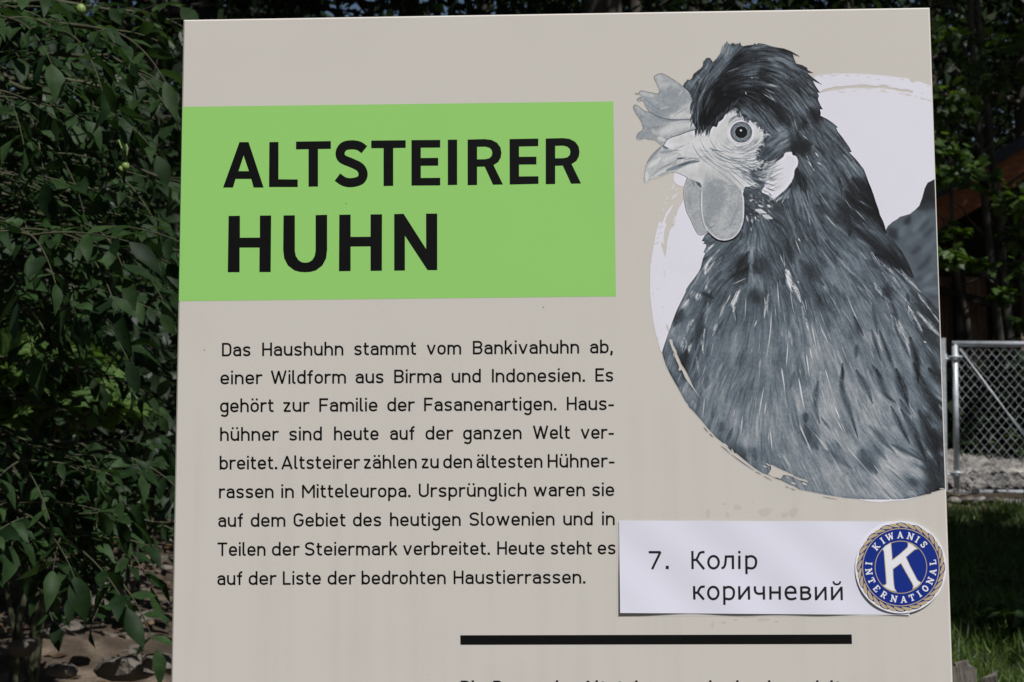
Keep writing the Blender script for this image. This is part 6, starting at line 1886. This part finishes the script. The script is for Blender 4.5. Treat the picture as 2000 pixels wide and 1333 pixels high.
# ---------------------------------------------------------------- maple saplings and shrubs
def leafy_plant(name, base, blobs, tmpl, leafm, stemm, size, count, label, cat, group=None, stem_r=.012, flat=.75):
    """blobs: (centre, radii) in world; stems run from the base to each leaf cluster"""
    o = empty(name, base, label=label, cat=cat, group=group)
    B = np.array(base)
    st, lf = MB(), Leaves(tmpl)
    tot = sum(b[1][0] * b[1][1] * b[1][2] for b in blobs) ** 1.0
    for c, r in blobs:
        c, r = np.array(c, float), np.array(r, float)
        n = max(6, int(count * (r[0] * r[1] * r[2]) / tot))
        pts = branch(B, c, .04, 6, .02)
        st.tube([p - B for p in pts], np.linspace(stem_r, stem_r * .35, 7), 6, False)
        for _ in range(max(3, n // 60)):
            u_ = rng.randn(3)
            e = c + u_ / np.linalg.norm(u_) * r * (.5 + .4 * rng.rand())
            st.tube([p - B for p in branch(c, e, .03, 4, .02)], np.linspace(stem_r * .4, stem_r * .12, 5), 4, False)
        u_ = rng.randn(n, 3)
        u_ /= np.linalg.norm(u_, axis=1)[:, None]
        P = c + u_ * r * (rng.rand(n, 1) ** .45)
        D = u_ * np.array([1, 1, .3]) + .5 * rng.randn(n, 3) + np.array([0, -.2, -.25])
        Nn = np.array([0, -.15, 1]) * flat + (1.05 - flat) * rng.randn(n, 3) * 1.6
        lf.put_many(P - B, D, Nn, size * (.6 + .7 * rng.rand(n)))
    st.build('stem', stemm, o, True)
    lf.build('foliage', leafm, o)
    return o


def bl(px, py, y, rx, ry=None, rz=None):
    return (at(px, py, y), (rx, ry or rx, rz or rx * .7))


leafy_plant('maple_sapling', (-1.45, 4.3, gz(-1.45, 4.3)), [bl(80, 700, 4.3, .20, .2, .07), bl(120, 745, 4.3, .16, .2, .07), bl(60, 770, 4.3, .22, .2, .05), bl(130, 785, 4.4, .2, .2, .05), bl(165, 695, 4.5, .1, .15, .04), bl(25, 850, 4.4, .12, .15, .07)],
            T_MAPLE, M_maple, M_twig, .105, 300, 'maple sapling with lit lobed leaves growing left of the board', 'sapling')
SH = [('dark_shrub', (-1.5, 5.6), [bl(60, 650, 5.6, .5, .4, .5), bl(200, 560, 5.7, .45, .4, .5), bl(120, 900, 5.4, .55, .4, .35), bl(280, 780, 5.8, .45, .4, .45), bl(300, 960, 5.5, .4, .35, .25)], 'dark green shrub behind the walnut boughs on the left'),
      ('dark_shrub', (-1.2, 7.2), [bl(300, 300, 7.2, .7, .5, .7), bl(180, 200, 7.4, .7, .5, .6), bl(310, 560, 7.2, .6, .5, .6), bl(330, 850, 7.0, .6, .5, .5), bl(40, 480, 7.4, .7, .5, .7)], 'tall shadowy shrub filling the gap at the left edge of the board'),
      ('dark_shrub', (-2.6, 7.6), [bl(-20, 300, 7.6, .8, .6, .9), bl(60, 760, 7.6, .9, .6, .7), bl(-40, 950, 7.2, .8, .5, .5), bl(150, 1000, 7.4, .6, .5, .25)], 'broad shadowy shrub near the left border of the picture')]
for nm, (x, y), blobs, t in SH:
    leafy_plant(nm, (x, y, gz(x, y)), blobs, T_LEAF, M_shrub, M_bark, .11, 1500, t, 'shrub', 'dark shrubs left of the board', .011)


# ---------------------------------------------------------------- forest trees
def forest_tree(x, y, h, crown, n, label, group, r=.16, size=.16, leafm=M_wood, lean=0.0, bark=M_bark, name='forest_tree'):
    z = gz(x, y)
    o = empty(name, (x, y, z), label=label, cat='tree', group=group)
    t = MB()
    K = 10
    tr = [np.array([lean * h * (k / K) ** 1.3 + .06 * math.sin(k * 1.3 + x), .05 * math.sin(k * 1.7 + y), h * k / K - .15]) for k in range(K + 1)]
    t.tube(tr, np.linspace(r, r * .25, K + 1), 9)
    lf = Leaves(T_SMALL)
    z0, z1, rad_ = crown
    nb = 26
    per = n // nb
    for k in range(nb):
        hz = z0 + (z1 - z0) * ((k + .5) / nb)
        i = min(K - 1, int(hz / h * K))
        a = tr[i]
        th = k * 2.4 + x
        rr = rad_ * (.55 + .5 * RR.random()) * (1 - .5 * max(0, (hz - z0) / (z1 - z0) - .5))
        e = np.array([a[0] + rr * math.cos(th), a[1] + rr * math.sin(th), hz + .3])
        t.tube(branch(a + (0, 0, hz - a[2] - .3), e, .03, 5, .03), np.linspace(r * .25, r * .05, 6), 5, False)
        nc = 7
        for _ in range(nc):
            f_ = .25 + .85 * RR.random()
            c = a * (1 - f_) + e * f_ + np.array([RR.gauss(0, .3), RR.gauss(0, .3), RR.gauss(0, .22)]) * rad_ * .5
            m_ = per // nc
            P = c + rng.randn(m_, 3) * np.array([.34, .34, .16]) * rad_ * .42
            lf.put_many(P, rng.randn(m_, 3) + (0, 0, -.3), np.array([0, 0, 1.0]) + .55 * rng.randn(m_, 3), size * (.6 + .7 * rng.rand(m_)))
    t.build('trunk', bark, o, True)
    lf.build('crown', leafm, o)
    return o


FT = [(-6.5, 15, 12, (1.0, 12, 3.0), 'dark forest tree beyond the left border behind the shrubs'), (-3.4, 13, 12, (.8, 12, 2.7), 'dense dark tree straight behind the walnut boughs'), (-1.2, 16, 13, (1.0, 13, 2.9), 'tall dark tree rising behind the upper left corner of the board'),
      (1.6, 18, 13, (1.0, 13, 3.0), 'dark tree whose top shows just above the middle of the board'), (4.4, 19, 14, (2.6, 14, 2.9), 'tall dark tree above the upper right corner of the board'), (7.3, 20, 14, (2.8, 14, 3.0), 'dark tree behind the roof of the brown hut'),
      (10.5, 21, 14, (1.5, 14, 3.2), 'dark tree beyond the right border behind the hut'), (-9.5, 20, 14, (1.0, 14, 3.4), 'far dark tree at the left border'), (-4.8, 22, 16, (1.0, 16, 3.5), 'far tree seen through gaps of the walnut leaves'), (-.5, 25, 17, (1.0, 17, 3.7), 'far tree peeping over the top edge of the board'),
      (3.4, 27, 17, (1.0, 17, 3.8), 'far tree behind the board right of its middle'), (8.4, 28, 18, (1.0, 18, 4.0), 'far tree in the gap at the top right'), (13.5, 29, 18, (1.0, 18, 4.2), 'far tree at the right border of the picture')]
for x, y, h, cr, t in FT:
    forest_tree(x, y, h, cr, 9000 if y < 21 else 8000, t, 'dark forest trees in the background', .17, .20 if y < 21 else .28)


# far wooded slope that reads as one dark mass
def woods():
    lf = Leaves(T_SMALL)
    n = 30000
    x = rng.uniform(-32, 32, n)
    y = rng.uniform(33, 44, n)
    z = ground_z(x, y) + rng.rand(n) ** .9 * (6.2 + 1.5 * np.sin(x * .6) + 1.2 * np.sin(x * 1.7) - 3.5 * np.exp(-((x + 12.5) / 3) ** 2))
    lf.put_many(np.stack([x, y, z], -1), rng.randn(n, 3) + (0, 0, -.3), np.array([0, -.2, 1.0]) + .6 * rng.randn(n, 3), .55 * (.6 + .8 * rng.rand(n)))
    props(lf.build('distant_woods', M_wood), 'dark leafy woods on the slope behind everything', 'woods', kind='stuff')
    lf = Leaves(T_SMALL)
    n = 26000
    x = np.concatenate([rng.uniform(-9, 1.2, n // 2), rng.uniform(2.6, 10, n - n // 2)])
    y = np.where(x < 1.5, rng.uniform(9.0, 13.5, n), rng.uniform(11.55, 12.7, n))
    top = np.where(x < 1.5, 2.6 + .5 * np.sin(x * 2.1), .72 + .12 * np.sin(x * 3.0))
    z = ground_z(x, y) + rng.rand(n) * top
    lf.put_many(np.stack([x, y, z], -1), rng.randn(n, 3) + (0, 0, -.3), np.array([0, -.2, 1.0]) + .6 * rng.randn(n, 3), .13 * (.6 + .8 * rng.rand(n)))
    props(lf.build('undergrowth', M_wood), 'dense dark undergrowth at the foot of the forest trees', 'undergrowth', kind='stuff')


woods()

# shade trees added out of view: crowns block sun and sky from the background
for x, y, h, cr, n, t in [(-3.3, .5, 9, (3.1, 9, 1.75), 9000, 'low unseen tree just left of the viewer, added to shade the walnut'), (-4.6, 2.6, 13, (5.4, 13, 3.7), 15000, 'tall unseen tree beyond the left border, added for its shade'), (8.3, 9.9, 14, (5.6, 14, 3.1), 13000, 'tall unseen tree beyond the right border, added to shade the slim maples'), (-3.7, 8.6, 15, (6.0, 15, 3.9), 15000, 'tall unseen tree added so that its crown shades the shrubs'),
                          (.8, 12.0, 15, (6.4, 15, 3.4), 13000, 'tall tree behind the board, added for the shade of its unseen crown'),
                          (5.0, 3.6, 8, (4.4, 8, 1.5), 6000, 'unseen tree beyond the right border, added to darken the grass')]:
    forest_tree(x, y, h, cr, n, t, 'added shade trees around the clearing', .22, .24, M_wood, name='added_shade_tree')


# trees added unseen behind and beside the viewer to shut out the low sky
for x, y, h, t in [(-8.0, -1.0, 11, 'added sky-blocking tree left of the viewer'), (-9.0, -5.5, 12, 'added sky-blocking tree far left behind the viewer'), (-5.5, -9.0, 12, 'added sky-blocking tree behind the viewer to the left'), (-1.0, -11.0, 12, 'added sky-blocking tree straight behind the viewer'),
                   (10.5, 3.0, 10, 'added sky-blocking tree to the right of the grass'), (13.0, -2.0, 9, 'added sky-blocking tree far right of the viewer')]:
    forest_tree(x, y, h, (.6, h, 3.4), 5200, t, 'added sky-blocking trees round the clearing', .18, .34, M_wood, name='added_edge_tree')


# ---------------------------------------------------------------- right side: slim maples in front of the hut
def slim(name, pts, r0, r1, blobs, n, label):
    P = [at(*p) for p in pts]
    b = np.array([P[0][0], P[0][1], gz(P[0][0], P[0][1])])
    o = empty(name, b, label=label, cat='tree', group='slim maples in front of the hut')
    t = MB()
    full = [b - b - (0, 0, .1)] + [p - b for p in P]
    sm = spline([tuple(p) for p in full], 4) if False else full
    t.tube(sm, np.linspace(r0, r1, len(sm)), 9)
    for i in range(2, len(P) - 1):
        e = P[i] + np.array([RR.gauss(0, .35), RR.gauss(0, .2), .35])
        t.tube([q - b for q in branch(P[i], e, .03, 4, .03)], np.linspace(r1 * .8, r1 * .2, 5), 5, False)
    lf = Leaves(T_MAPLE)
    for c, r in blobs:
        k = n // len(blobs)
        u_ = rng.randn(k, 3)
        u_ /= np.linalg.norm(u_, axis=1)[:, None]
        r = np.array(r)
        Q = c + u_ * r * rng.rand(k, 1) ** .5
        lf.put_many(Q - b, u_ * (1, 1, .2) + .5 * rng.randn(k, 3) + (0, 0, -.2), np.array([0, -.3, 1.0]) + .35 * rng.randn(k, 3), .085 * (.7 + .6 * rng.rand(k)))
        j = min(P, key=lambda p: np.linalg.norm(p - c))
        t.tube([q - b for q in branch(j, c, .04, 5, .02)], np.linspace(r1 * .6, r1 * .15, 6), 5, False)
    t.build('trunk', M_pale_bark, o, True)
    lf.build('crown', M_lit, o)


slim('slim_maple', [(1955, 690, 12.7), (1940, 560, 12.7), (1930, 470, 12.7), (1921, 370, 12.7), (1915, 300, 12.7), (1905, 180, 12.7), (1896, 40, 12.7), (1890, -80, 12.7)], .045, .022,
     [bl(1850, 300, 11.0, .22, .2, .10), bl(1880, 330, 11.2, .2, .2, .08), bl(1915, 350, 11.3, .15, .2, .06), bl(1840, 345, 11.0, .12, .15, .08), bl(1910, 515, 11.4, .12, .15, .06), bl(1855, 500, 11.0, .12, .15, .08), bl(1920, 100, 11.4, .3, .3, .12), bl(1850, 60, 11.4, .2, .2, .12), bl(1870, 210, 11.4, .18, .2, .1)], 330,
     'slim maple whose bare trunk stands nearest the middle of the hut wall')
slim('slim_maple', [(1975, 690, 12.9), (1962, 560, 12.9), (1955, 480, 12.9), (1947, 380, 12.9), (1935, 300, 12.9), (1928, 200, 12.9), (1912, 60, 12.9), (1905, -80, 12.9)], .05, .024,
     [bl(1965, 150, 11.6, .3, .25, .12), bl(1985, 75, 11.6, .25, .2, .12), bl(1940, 160, 11.6, .2, .2, .08), bl(1985, 380, 11.4, .22, .2, .14), bl(1975, 400, 11.2, .18, .2, .1), bl(1990, 520, 11.4, .14, .15, .12), bl(1990, 460, 11.4, .16, .15, .1), bl(1965, 575, 11.4, .1, .1, .06), bl(1995, 630, 11.4, .08, .1, .06)], 330,
     'slim maple with pale lit patches on its trunk near the right border')
slim('slim_maple', [(1898, 690, 12.6), (1885, 610, 12.6), (1872, 560, 12.6), (1866, 520, 12.6), (1863, 470, 12.6), (1858, 380, 12.6), (1850, 250, 12.6)], .036, .016,
     [bl(1842, 500, 11.2, .12, .15, .08), bl(1850, 455, 11.2, .16, .15, .1), bl(1845, 190, 11.3, .2, .2, .14), bl(1835, 270, 11.3, .14, .15, .12)], 150,
     'thin leaning maple stem right beside the edge of the board')

# ---------------------------------------------------------------- hut
HY = 14.2
M_board = noise_mat('hut_boards', [(.3, (.24, .14, .088)), (.6, (.38, .235, .15)), (.8, (.46, .31, .21))], 14, 6, .8, .25, .3, 40, (6, 1, .35))
M_fascia = noise_mat('fascia_boards', [(.3, (.24, .085, .034)), (.7, (.40, .150, .058))], 10, 5, .7, .3, .2, 30, (1, 1, 4))
M_roof = noise_mat('roof_felt', [(.3, (.030, .036, .046)), (.7, (.055, .064, .078))], 12, 5, .8, .3)
M_darkwood = noise_mat('dark_timber', [(.3, (.018, .014, .011)), (.7, (.045, .034, .026))], 12, 5, .8, .3, .3, 30)
hb = at(1890, 660, HY)
hut = empty('wooden_hut', (hb[0], HY, gz(hb[0], HY)), label='brown wooden hut with sloping dark roof behind the slim trees', cat='hut')
HB = np.array(hut.location)


def hp(px, py, dy=0.0):
    p = at(px, py, HY + dy) - HB
    return p


# wall of upright boards: every board a slat with a gap, below a dark open gable
wb = MB()
x0, x1 = hp(1780, 600)[0], hp(1927, 600)[0]
top, botz = hp(1880, 541)[2], -.3
nb_ = 14
for i in range(nb_):
    a = x0 + (x1 - x0) * i / nb_
    w_ = (x1 - x0) / nb_
    wb.box((a + w_ / 2, .004 * (i % 3), (top + botz) / 2), (w_ * .93, .03, top - botz))
wb.build('board_wall', M_board, hut)
bk2 = MB()
w0, w1 = hp(1700, 600)[0], hp(2200, 600)[0]
for px in (1866, 1937, 2040):
    p = MB()
    q = hp(px, 600)
    p.box((q[0], -.12, (hp(px, 470)[2] - .3) / 2), (.10, .10, hp(px, 470)[2] + .3))
    p.build('post', M_darkwood, hut)
rl = MB()
a, b = hp(1780, 552, -.2), hp(1938, 594, -.2)
c_ = (a + b) / 2
rl.box(c_, (np.linalg.norm(b - a), .06, .07), Matrix.Rotation(-math.atan2(b[2] - a[2], b[0] - a[0]), 3, 'Y').to_euler())
rl.build('handrail', M_darkwood, hut)
# roof slab and barge board, both rising to the right
r0, r1 = hp(1700, 466, -.9), hp(2150, 205, -.9)
sl = math.atan2(r1[2] - r0[2], r1[0] - r0[0])
rot = Matrix.Rotation(-sl, 3, 'Y').to_euler()
ln = np.linalg.norm(r1 - r0)
nrm = np.array([-math.sin(sl), 0, math.cos(sl)])
mid_ = (r0 + r1) / 2
za, zb_ = r0[2] - .12, r1[2] - .12
for yy in (1.3, 1.36):
    bk2.add([(r0[0], yy, -.4), (r1[0], yy, -.4), (r1[0], yy, zb_), (r0[0], yy, za)], [(0, 1, 2, 3)])
bk2.build('inner_wall', M_darkwood, hut)
rf = MB()
rf.box(mid_ + np.array([0, 1.6, 0]) + nrm * .055, (ln + .2, 3.4, .09), rot)
rf.build('roof', M_roof, hut)
fa = MB()
fa.box(mid_ - nrm * .125 + np.array([0, -.02, 0]), (ln, .04, .265), rot)
fa.build('barge_board', M_fascia, hut)
ra = MB()
for k, (a, b) in enumerate([((1820, 515, 0), (1990, 410, 0)), ((1845, 497, .5), (1925, 452, .5))]):
    A_, B_ = hp(*a), hp(*b)
    s2_ = math.atan2(B_[2] - A_[2], B_[0] - A_[0])
    ra.box((A_ + B_) / 2, (np.linalg.norm(B_ - A_), .06, .12), Matrix.Rotation(-s2_, 3, 'Y').to_euler())
ra.build('rafter', M_darkwood, hut)
# the other slope, beyond the picture, so that the hut closes
r2 = r1 + np.array([ln * math.cos(sl), 0, -ln * math.sin(sl)])
ro = MB()
ro.box((r1 + r2) / 2 + np.array([0, 1.6, .055]), (ln + .1, 3.4, .09), Matrix.Rotation(sl, 3, 'Y').to_euler())
ro.build('roof', M_roof, hut)

# ---------------------------------------------------------------- gate and post
GY = 9.2
M_galv = noise_mat('galvanised_steel', [(.25, (.36, .39, .42)), (.55, (.50, .53, .56)), (.8, (.62, .65, .68))], 28, 5, .42, .5, .05, 60, metal=.25)
M_wire = mat('galvanised_wire', (.55, .58, .61, 1), .45, .5, .25)
gp = at(1841.5, 985, GY - .05)
post = empty('gate_post', (gp[0], gp[1], gz(gp[0], gp[1])), label='square galvanised steel post right behind the edge of the board', cat='post')
pt = MB()
hgt = at(1841.5, 662, GY - .05)[2] - post.location[2]
pt.box((0, 0, hgt / 2 - .1), (.050, .050, hgt + .2))
pt.build('shaft', M_galv, post)
cp = MB()
cp.box((0, 0, hgt + .002), (.052, .052, .004))
cp.build('cap', M_galv, post)

g0 = at(1869, 962, GY)
gate = empty('wire_gate', (g0[0], GY, g0[2]), label='galvanised tube gate filled with chain-link mesh', cat='gate')
G0 = np.array(gate.location)
gt = at(1867, 672, GY) - G0
GH, GW = gt[2], 1.28
tr_ = .0185
fr = MB()
fr.tube([(0, 0, 0), (0, 0, GH)], tr_, 14)
fr.tube([(GW, 0, 0), (GW, 0, GH)], tr_, 14)
fr.tube([(-tr_ * .9, 0, GH), (GW + tr_, 0, GH)], tr_ * 1.02, 14)
fr.tube([(-tr_ * .9, 0, 0), (GW + tr_, 0, 0)], tr_ * .98, 14)
fr.build('tube_frame', M_galv, gate, True)
br = MB()
e = at(1998, 848, GY) - G0
dr = unit(e - np.array([.03, 0, GH - .03]))
br.tube([(.03, .0, GH - .03), np.array([.03, 0, GH - .03]) + dr * (GH - .06) / abs(dr[2])], .0052, 8)
br.build('brace_rod', M_galv, gate, True)
# chain link: zig-zag wires, each hooking its neighbour
ms = MB()
pitch = .0285
nw = int((GW - .05) / pitch) + 1
for i in range(nw):
    xx = .025 + pitch * i
    pts = []
    nz = int((GH - .05) / .0335)
    for k in range(nz + 1):
        s = 1 if (k + i) % 2 else -1
        pts.append((min(max(xx + s * pitch * .53, .02), GW - .02), .004 * (-1) ** k, .025 + (GH - .05) * k / nz))
    ms.tube(pts, .0014, 5, False)
ms.build('wire_mesh', M_wire, gate)
for z_ in (GH * .9, GH * .12):
    hg = MB()
    hg.tube([(-.11, -.01, z_), (0, 0, z_)], .009, 8)
    hg.tube([(-.07, -.01, z_ - .03), (-.07, -.01, z_ + .03)], .014, 8)
    hg.tube([(0, 0, z_ - .02), (0, 0, z_ + .02)], tr_ * 1.25, 12)
    hg.tube([(-.05, -.01, z_ + .012), (.04, -.03, z_ + .012)], .006, 6)
    hg.build('hinge', M_galv, gate, True)
# latch post at the far end, outside the picture, so that the gate hangs between two posts
for nm, x_ in (('latch_post', GW + .11),):
    lp = MB()
    bz = gz(G0[0] + x_, GY)
    lp.box((0, 0, .65), (.06, .06, 1.5))
    o = lp.build(nm, M_galv)
    o.location = (G0[0] + x_, GY - .05, bz)
    props(o, 'second galvanised post on which the wire gate closes', 'post')


# ---------------------------------------------------------------- grass, weeds and old stakes at the lower right
def grass():
    lf = Leaves((np.array([(0, .035, 0), (0, -.035, 0), (.5, -.03, .02), (.5, .03, .02), (1, 0, -.12)]), [(0, 1, 2, 3), (3, 2, 4)]))
    n = 30000
    y = 3.6 + 5.2 * rng.rand(n) ** 1.0
    x = .26 * y + rng.rand(n) * (.19 * y)
    z = ground_z(x, y) - .005
    D = np.stack([rng.randn(n) * .55, rng.randn(n) * .55, .5 + rng.rand(n)], -1)
    tuft = .5 + .5 * np.sin(x * 9 + 2 * np.sin(y * 7)) * np.sin(y * 8 + 1)
    lf.put_many(np.stack([x, y, z], -1), D, rng.randn(n, 3), (.05 + .09 * rng.rand(n)) * (.55 + .75 * tuft))
    props(lf.build('meadow_grass', leaf_mat('grass_blade', (.045, .085, .018), (.115, .175, .04), .5, .4, .3)), 'green grass growing between the board and the gate', 'grass', kind='stuff')
    xs, ys = np.linspace(.7, 6, 90), np.linspace(3.2, 8.75, 90)
    X, Y = np.meshgrid(xs, ys)
    Z = ground_z(X, Y) + .012 + .008 * rng.randn(*X.shape)
    idx = np.arange(8100).reshape(90, 90)
    f = np.stack([idx[:-1, :-1], idx[:-1, 1:], idx[1:, 1:], idx[1:, :-1]], -1).reshape(-1, 4)
    props(mesh_np('turf', np.stack([X, Y, Z], -1), f, noise_mat('turf_soil', [(.3, (.018, .022, .010)), (.7, (.045, .055, .02))], 14, 6, .95, .2, .5, 50), smooth=True), kind='structure')


grass()


def weed(px, py, y, n, size, spread, label, tall=.12):
    p = at(px, py, y)
    b = (p[0], p[1], gz(p[0], p[1]))
    o = empty('leafy_weed', b, label=label, cat='weed', group='weeds in the grass')
    st, lf = MB(), Leaves(T_LEAF)
    for _ in range(n):
        th = RR.random() * 6.3
        e = np.array([spread * math.cos(th) * RR.random(), spread * math.sin(th) * RR.random(), tall * (.4 + .8 * RR.random())])
        st.tube(branch((0, 0, 0), e, .08, 4, .03), np.linspace(.004, .0015, 5), 5, False)
        for k in range(3):
            lf.put(e * (.6 + .2 * k), (math.cos(th + RR.gauss(0, .8)), math.sin(th + RR.gauss(0, .8)), .1), (RR.gauss(0, .3), -.25 + RR.gauss(0, .3), 1), size * (.6 + .6 * RR.random()))
    st.build('stem', M_twig, o, True)
    lf.build('foliage', M_weed, o)


weed(1925, 1185, 6.4, 16, .06, .16, 'bushy weed with small round leaves in the middle of the shaded grass')
weed(1975, 1238, 5.6, 6, .13, .12, 'broad-leaved weed with one big lit leaf near the right border')
weed(1990, 1180, 6.3, 10, .06, .12, 'weed at the right border above the broad-leaved one')
weed(1870, 1010, 8.3, 14, .05, .16, 'light green weed at the foot of the gate post', .1)
weed(1990, 735, 11.6, 12, .08, .2, 'lit leafy plant behind the upper right of the wire mesh', .3)
weed(1960, 770, 11.7, 12, .08, .2, 'leafy plant behind the middle of the wire mesh', .3)
weed(1905, 800, 11.7, 10, .07, .2, 'leafy plant behind the left side of the wire mesh', .3)

M_stake = noise_mat('weathered_wood', [(.25, (.09, .08, .068)), (.55, (.20, .18, .155)), (.8, (.32, .30, .265))], 9, 7, .9, .2, .6, 40, (8, 8, .7))
STK = [(1862, 1300, 4.05, .042, 'split grey stake half hidden by the board edge'), (1878, 1291, 4.1, .040, 'tallest split grey stake with slanted top beside the board'), (1899, 1299, 4.1, .042, 'grey stake with notched top, middle of the low row'), (1920, 1319, 4.1, .044, 'shortest grey stake of the low row, just at the bottom border')]
for i, (px, py, y, w_, t) in enumerate(STK):
    p = at(px, py, y)
    zb = gz(p[0], p[1])
    h_ = p[2] - zb
    b = MB()
    d_ = .02
    vs = []
    K = 7
    for k in range(K + 1):
        zz = -.1 + (h_ + .1) * k / K
        for sx, sy in ((-1, -1), (1, -1), (1, 1), (-1, 1)):
            top_ = (.009 * (sx if i % 2 else -sx) + RR.gauss(0, .004)) if k == K else 0
            vs.append((sx * w_ / 2 * (1 - .12 * k / K) + RR.gauss(0, .0012) + .012 * (k / K) ** 2 * (i - 1.5), sy * d_ / 2 + RR.gauss(0, .001), zz + top_))
    fs = []
    for k in range(K):
        for a in range(4):
            a2 = (a + 1) % 4
            fs.append((k * 4 + a, k * 4 + a2, k * 4 + 4 + a2, k * 4 + 4 + a))
    fs += [(3, 2, 1, 0), tuple(K * 4 + a for a in range(4))]
    b.add(vs, fs)
    o = b.build('wooden_stake', M_stake)
    o.location = (p[0], p[1], zb)
    o.rotation_euler = (0, rad(RR.gauss(0, 3)), rad(RR.gauss(0, 12)))
    props(o, t, 'stake', 'old stakes beside the board')
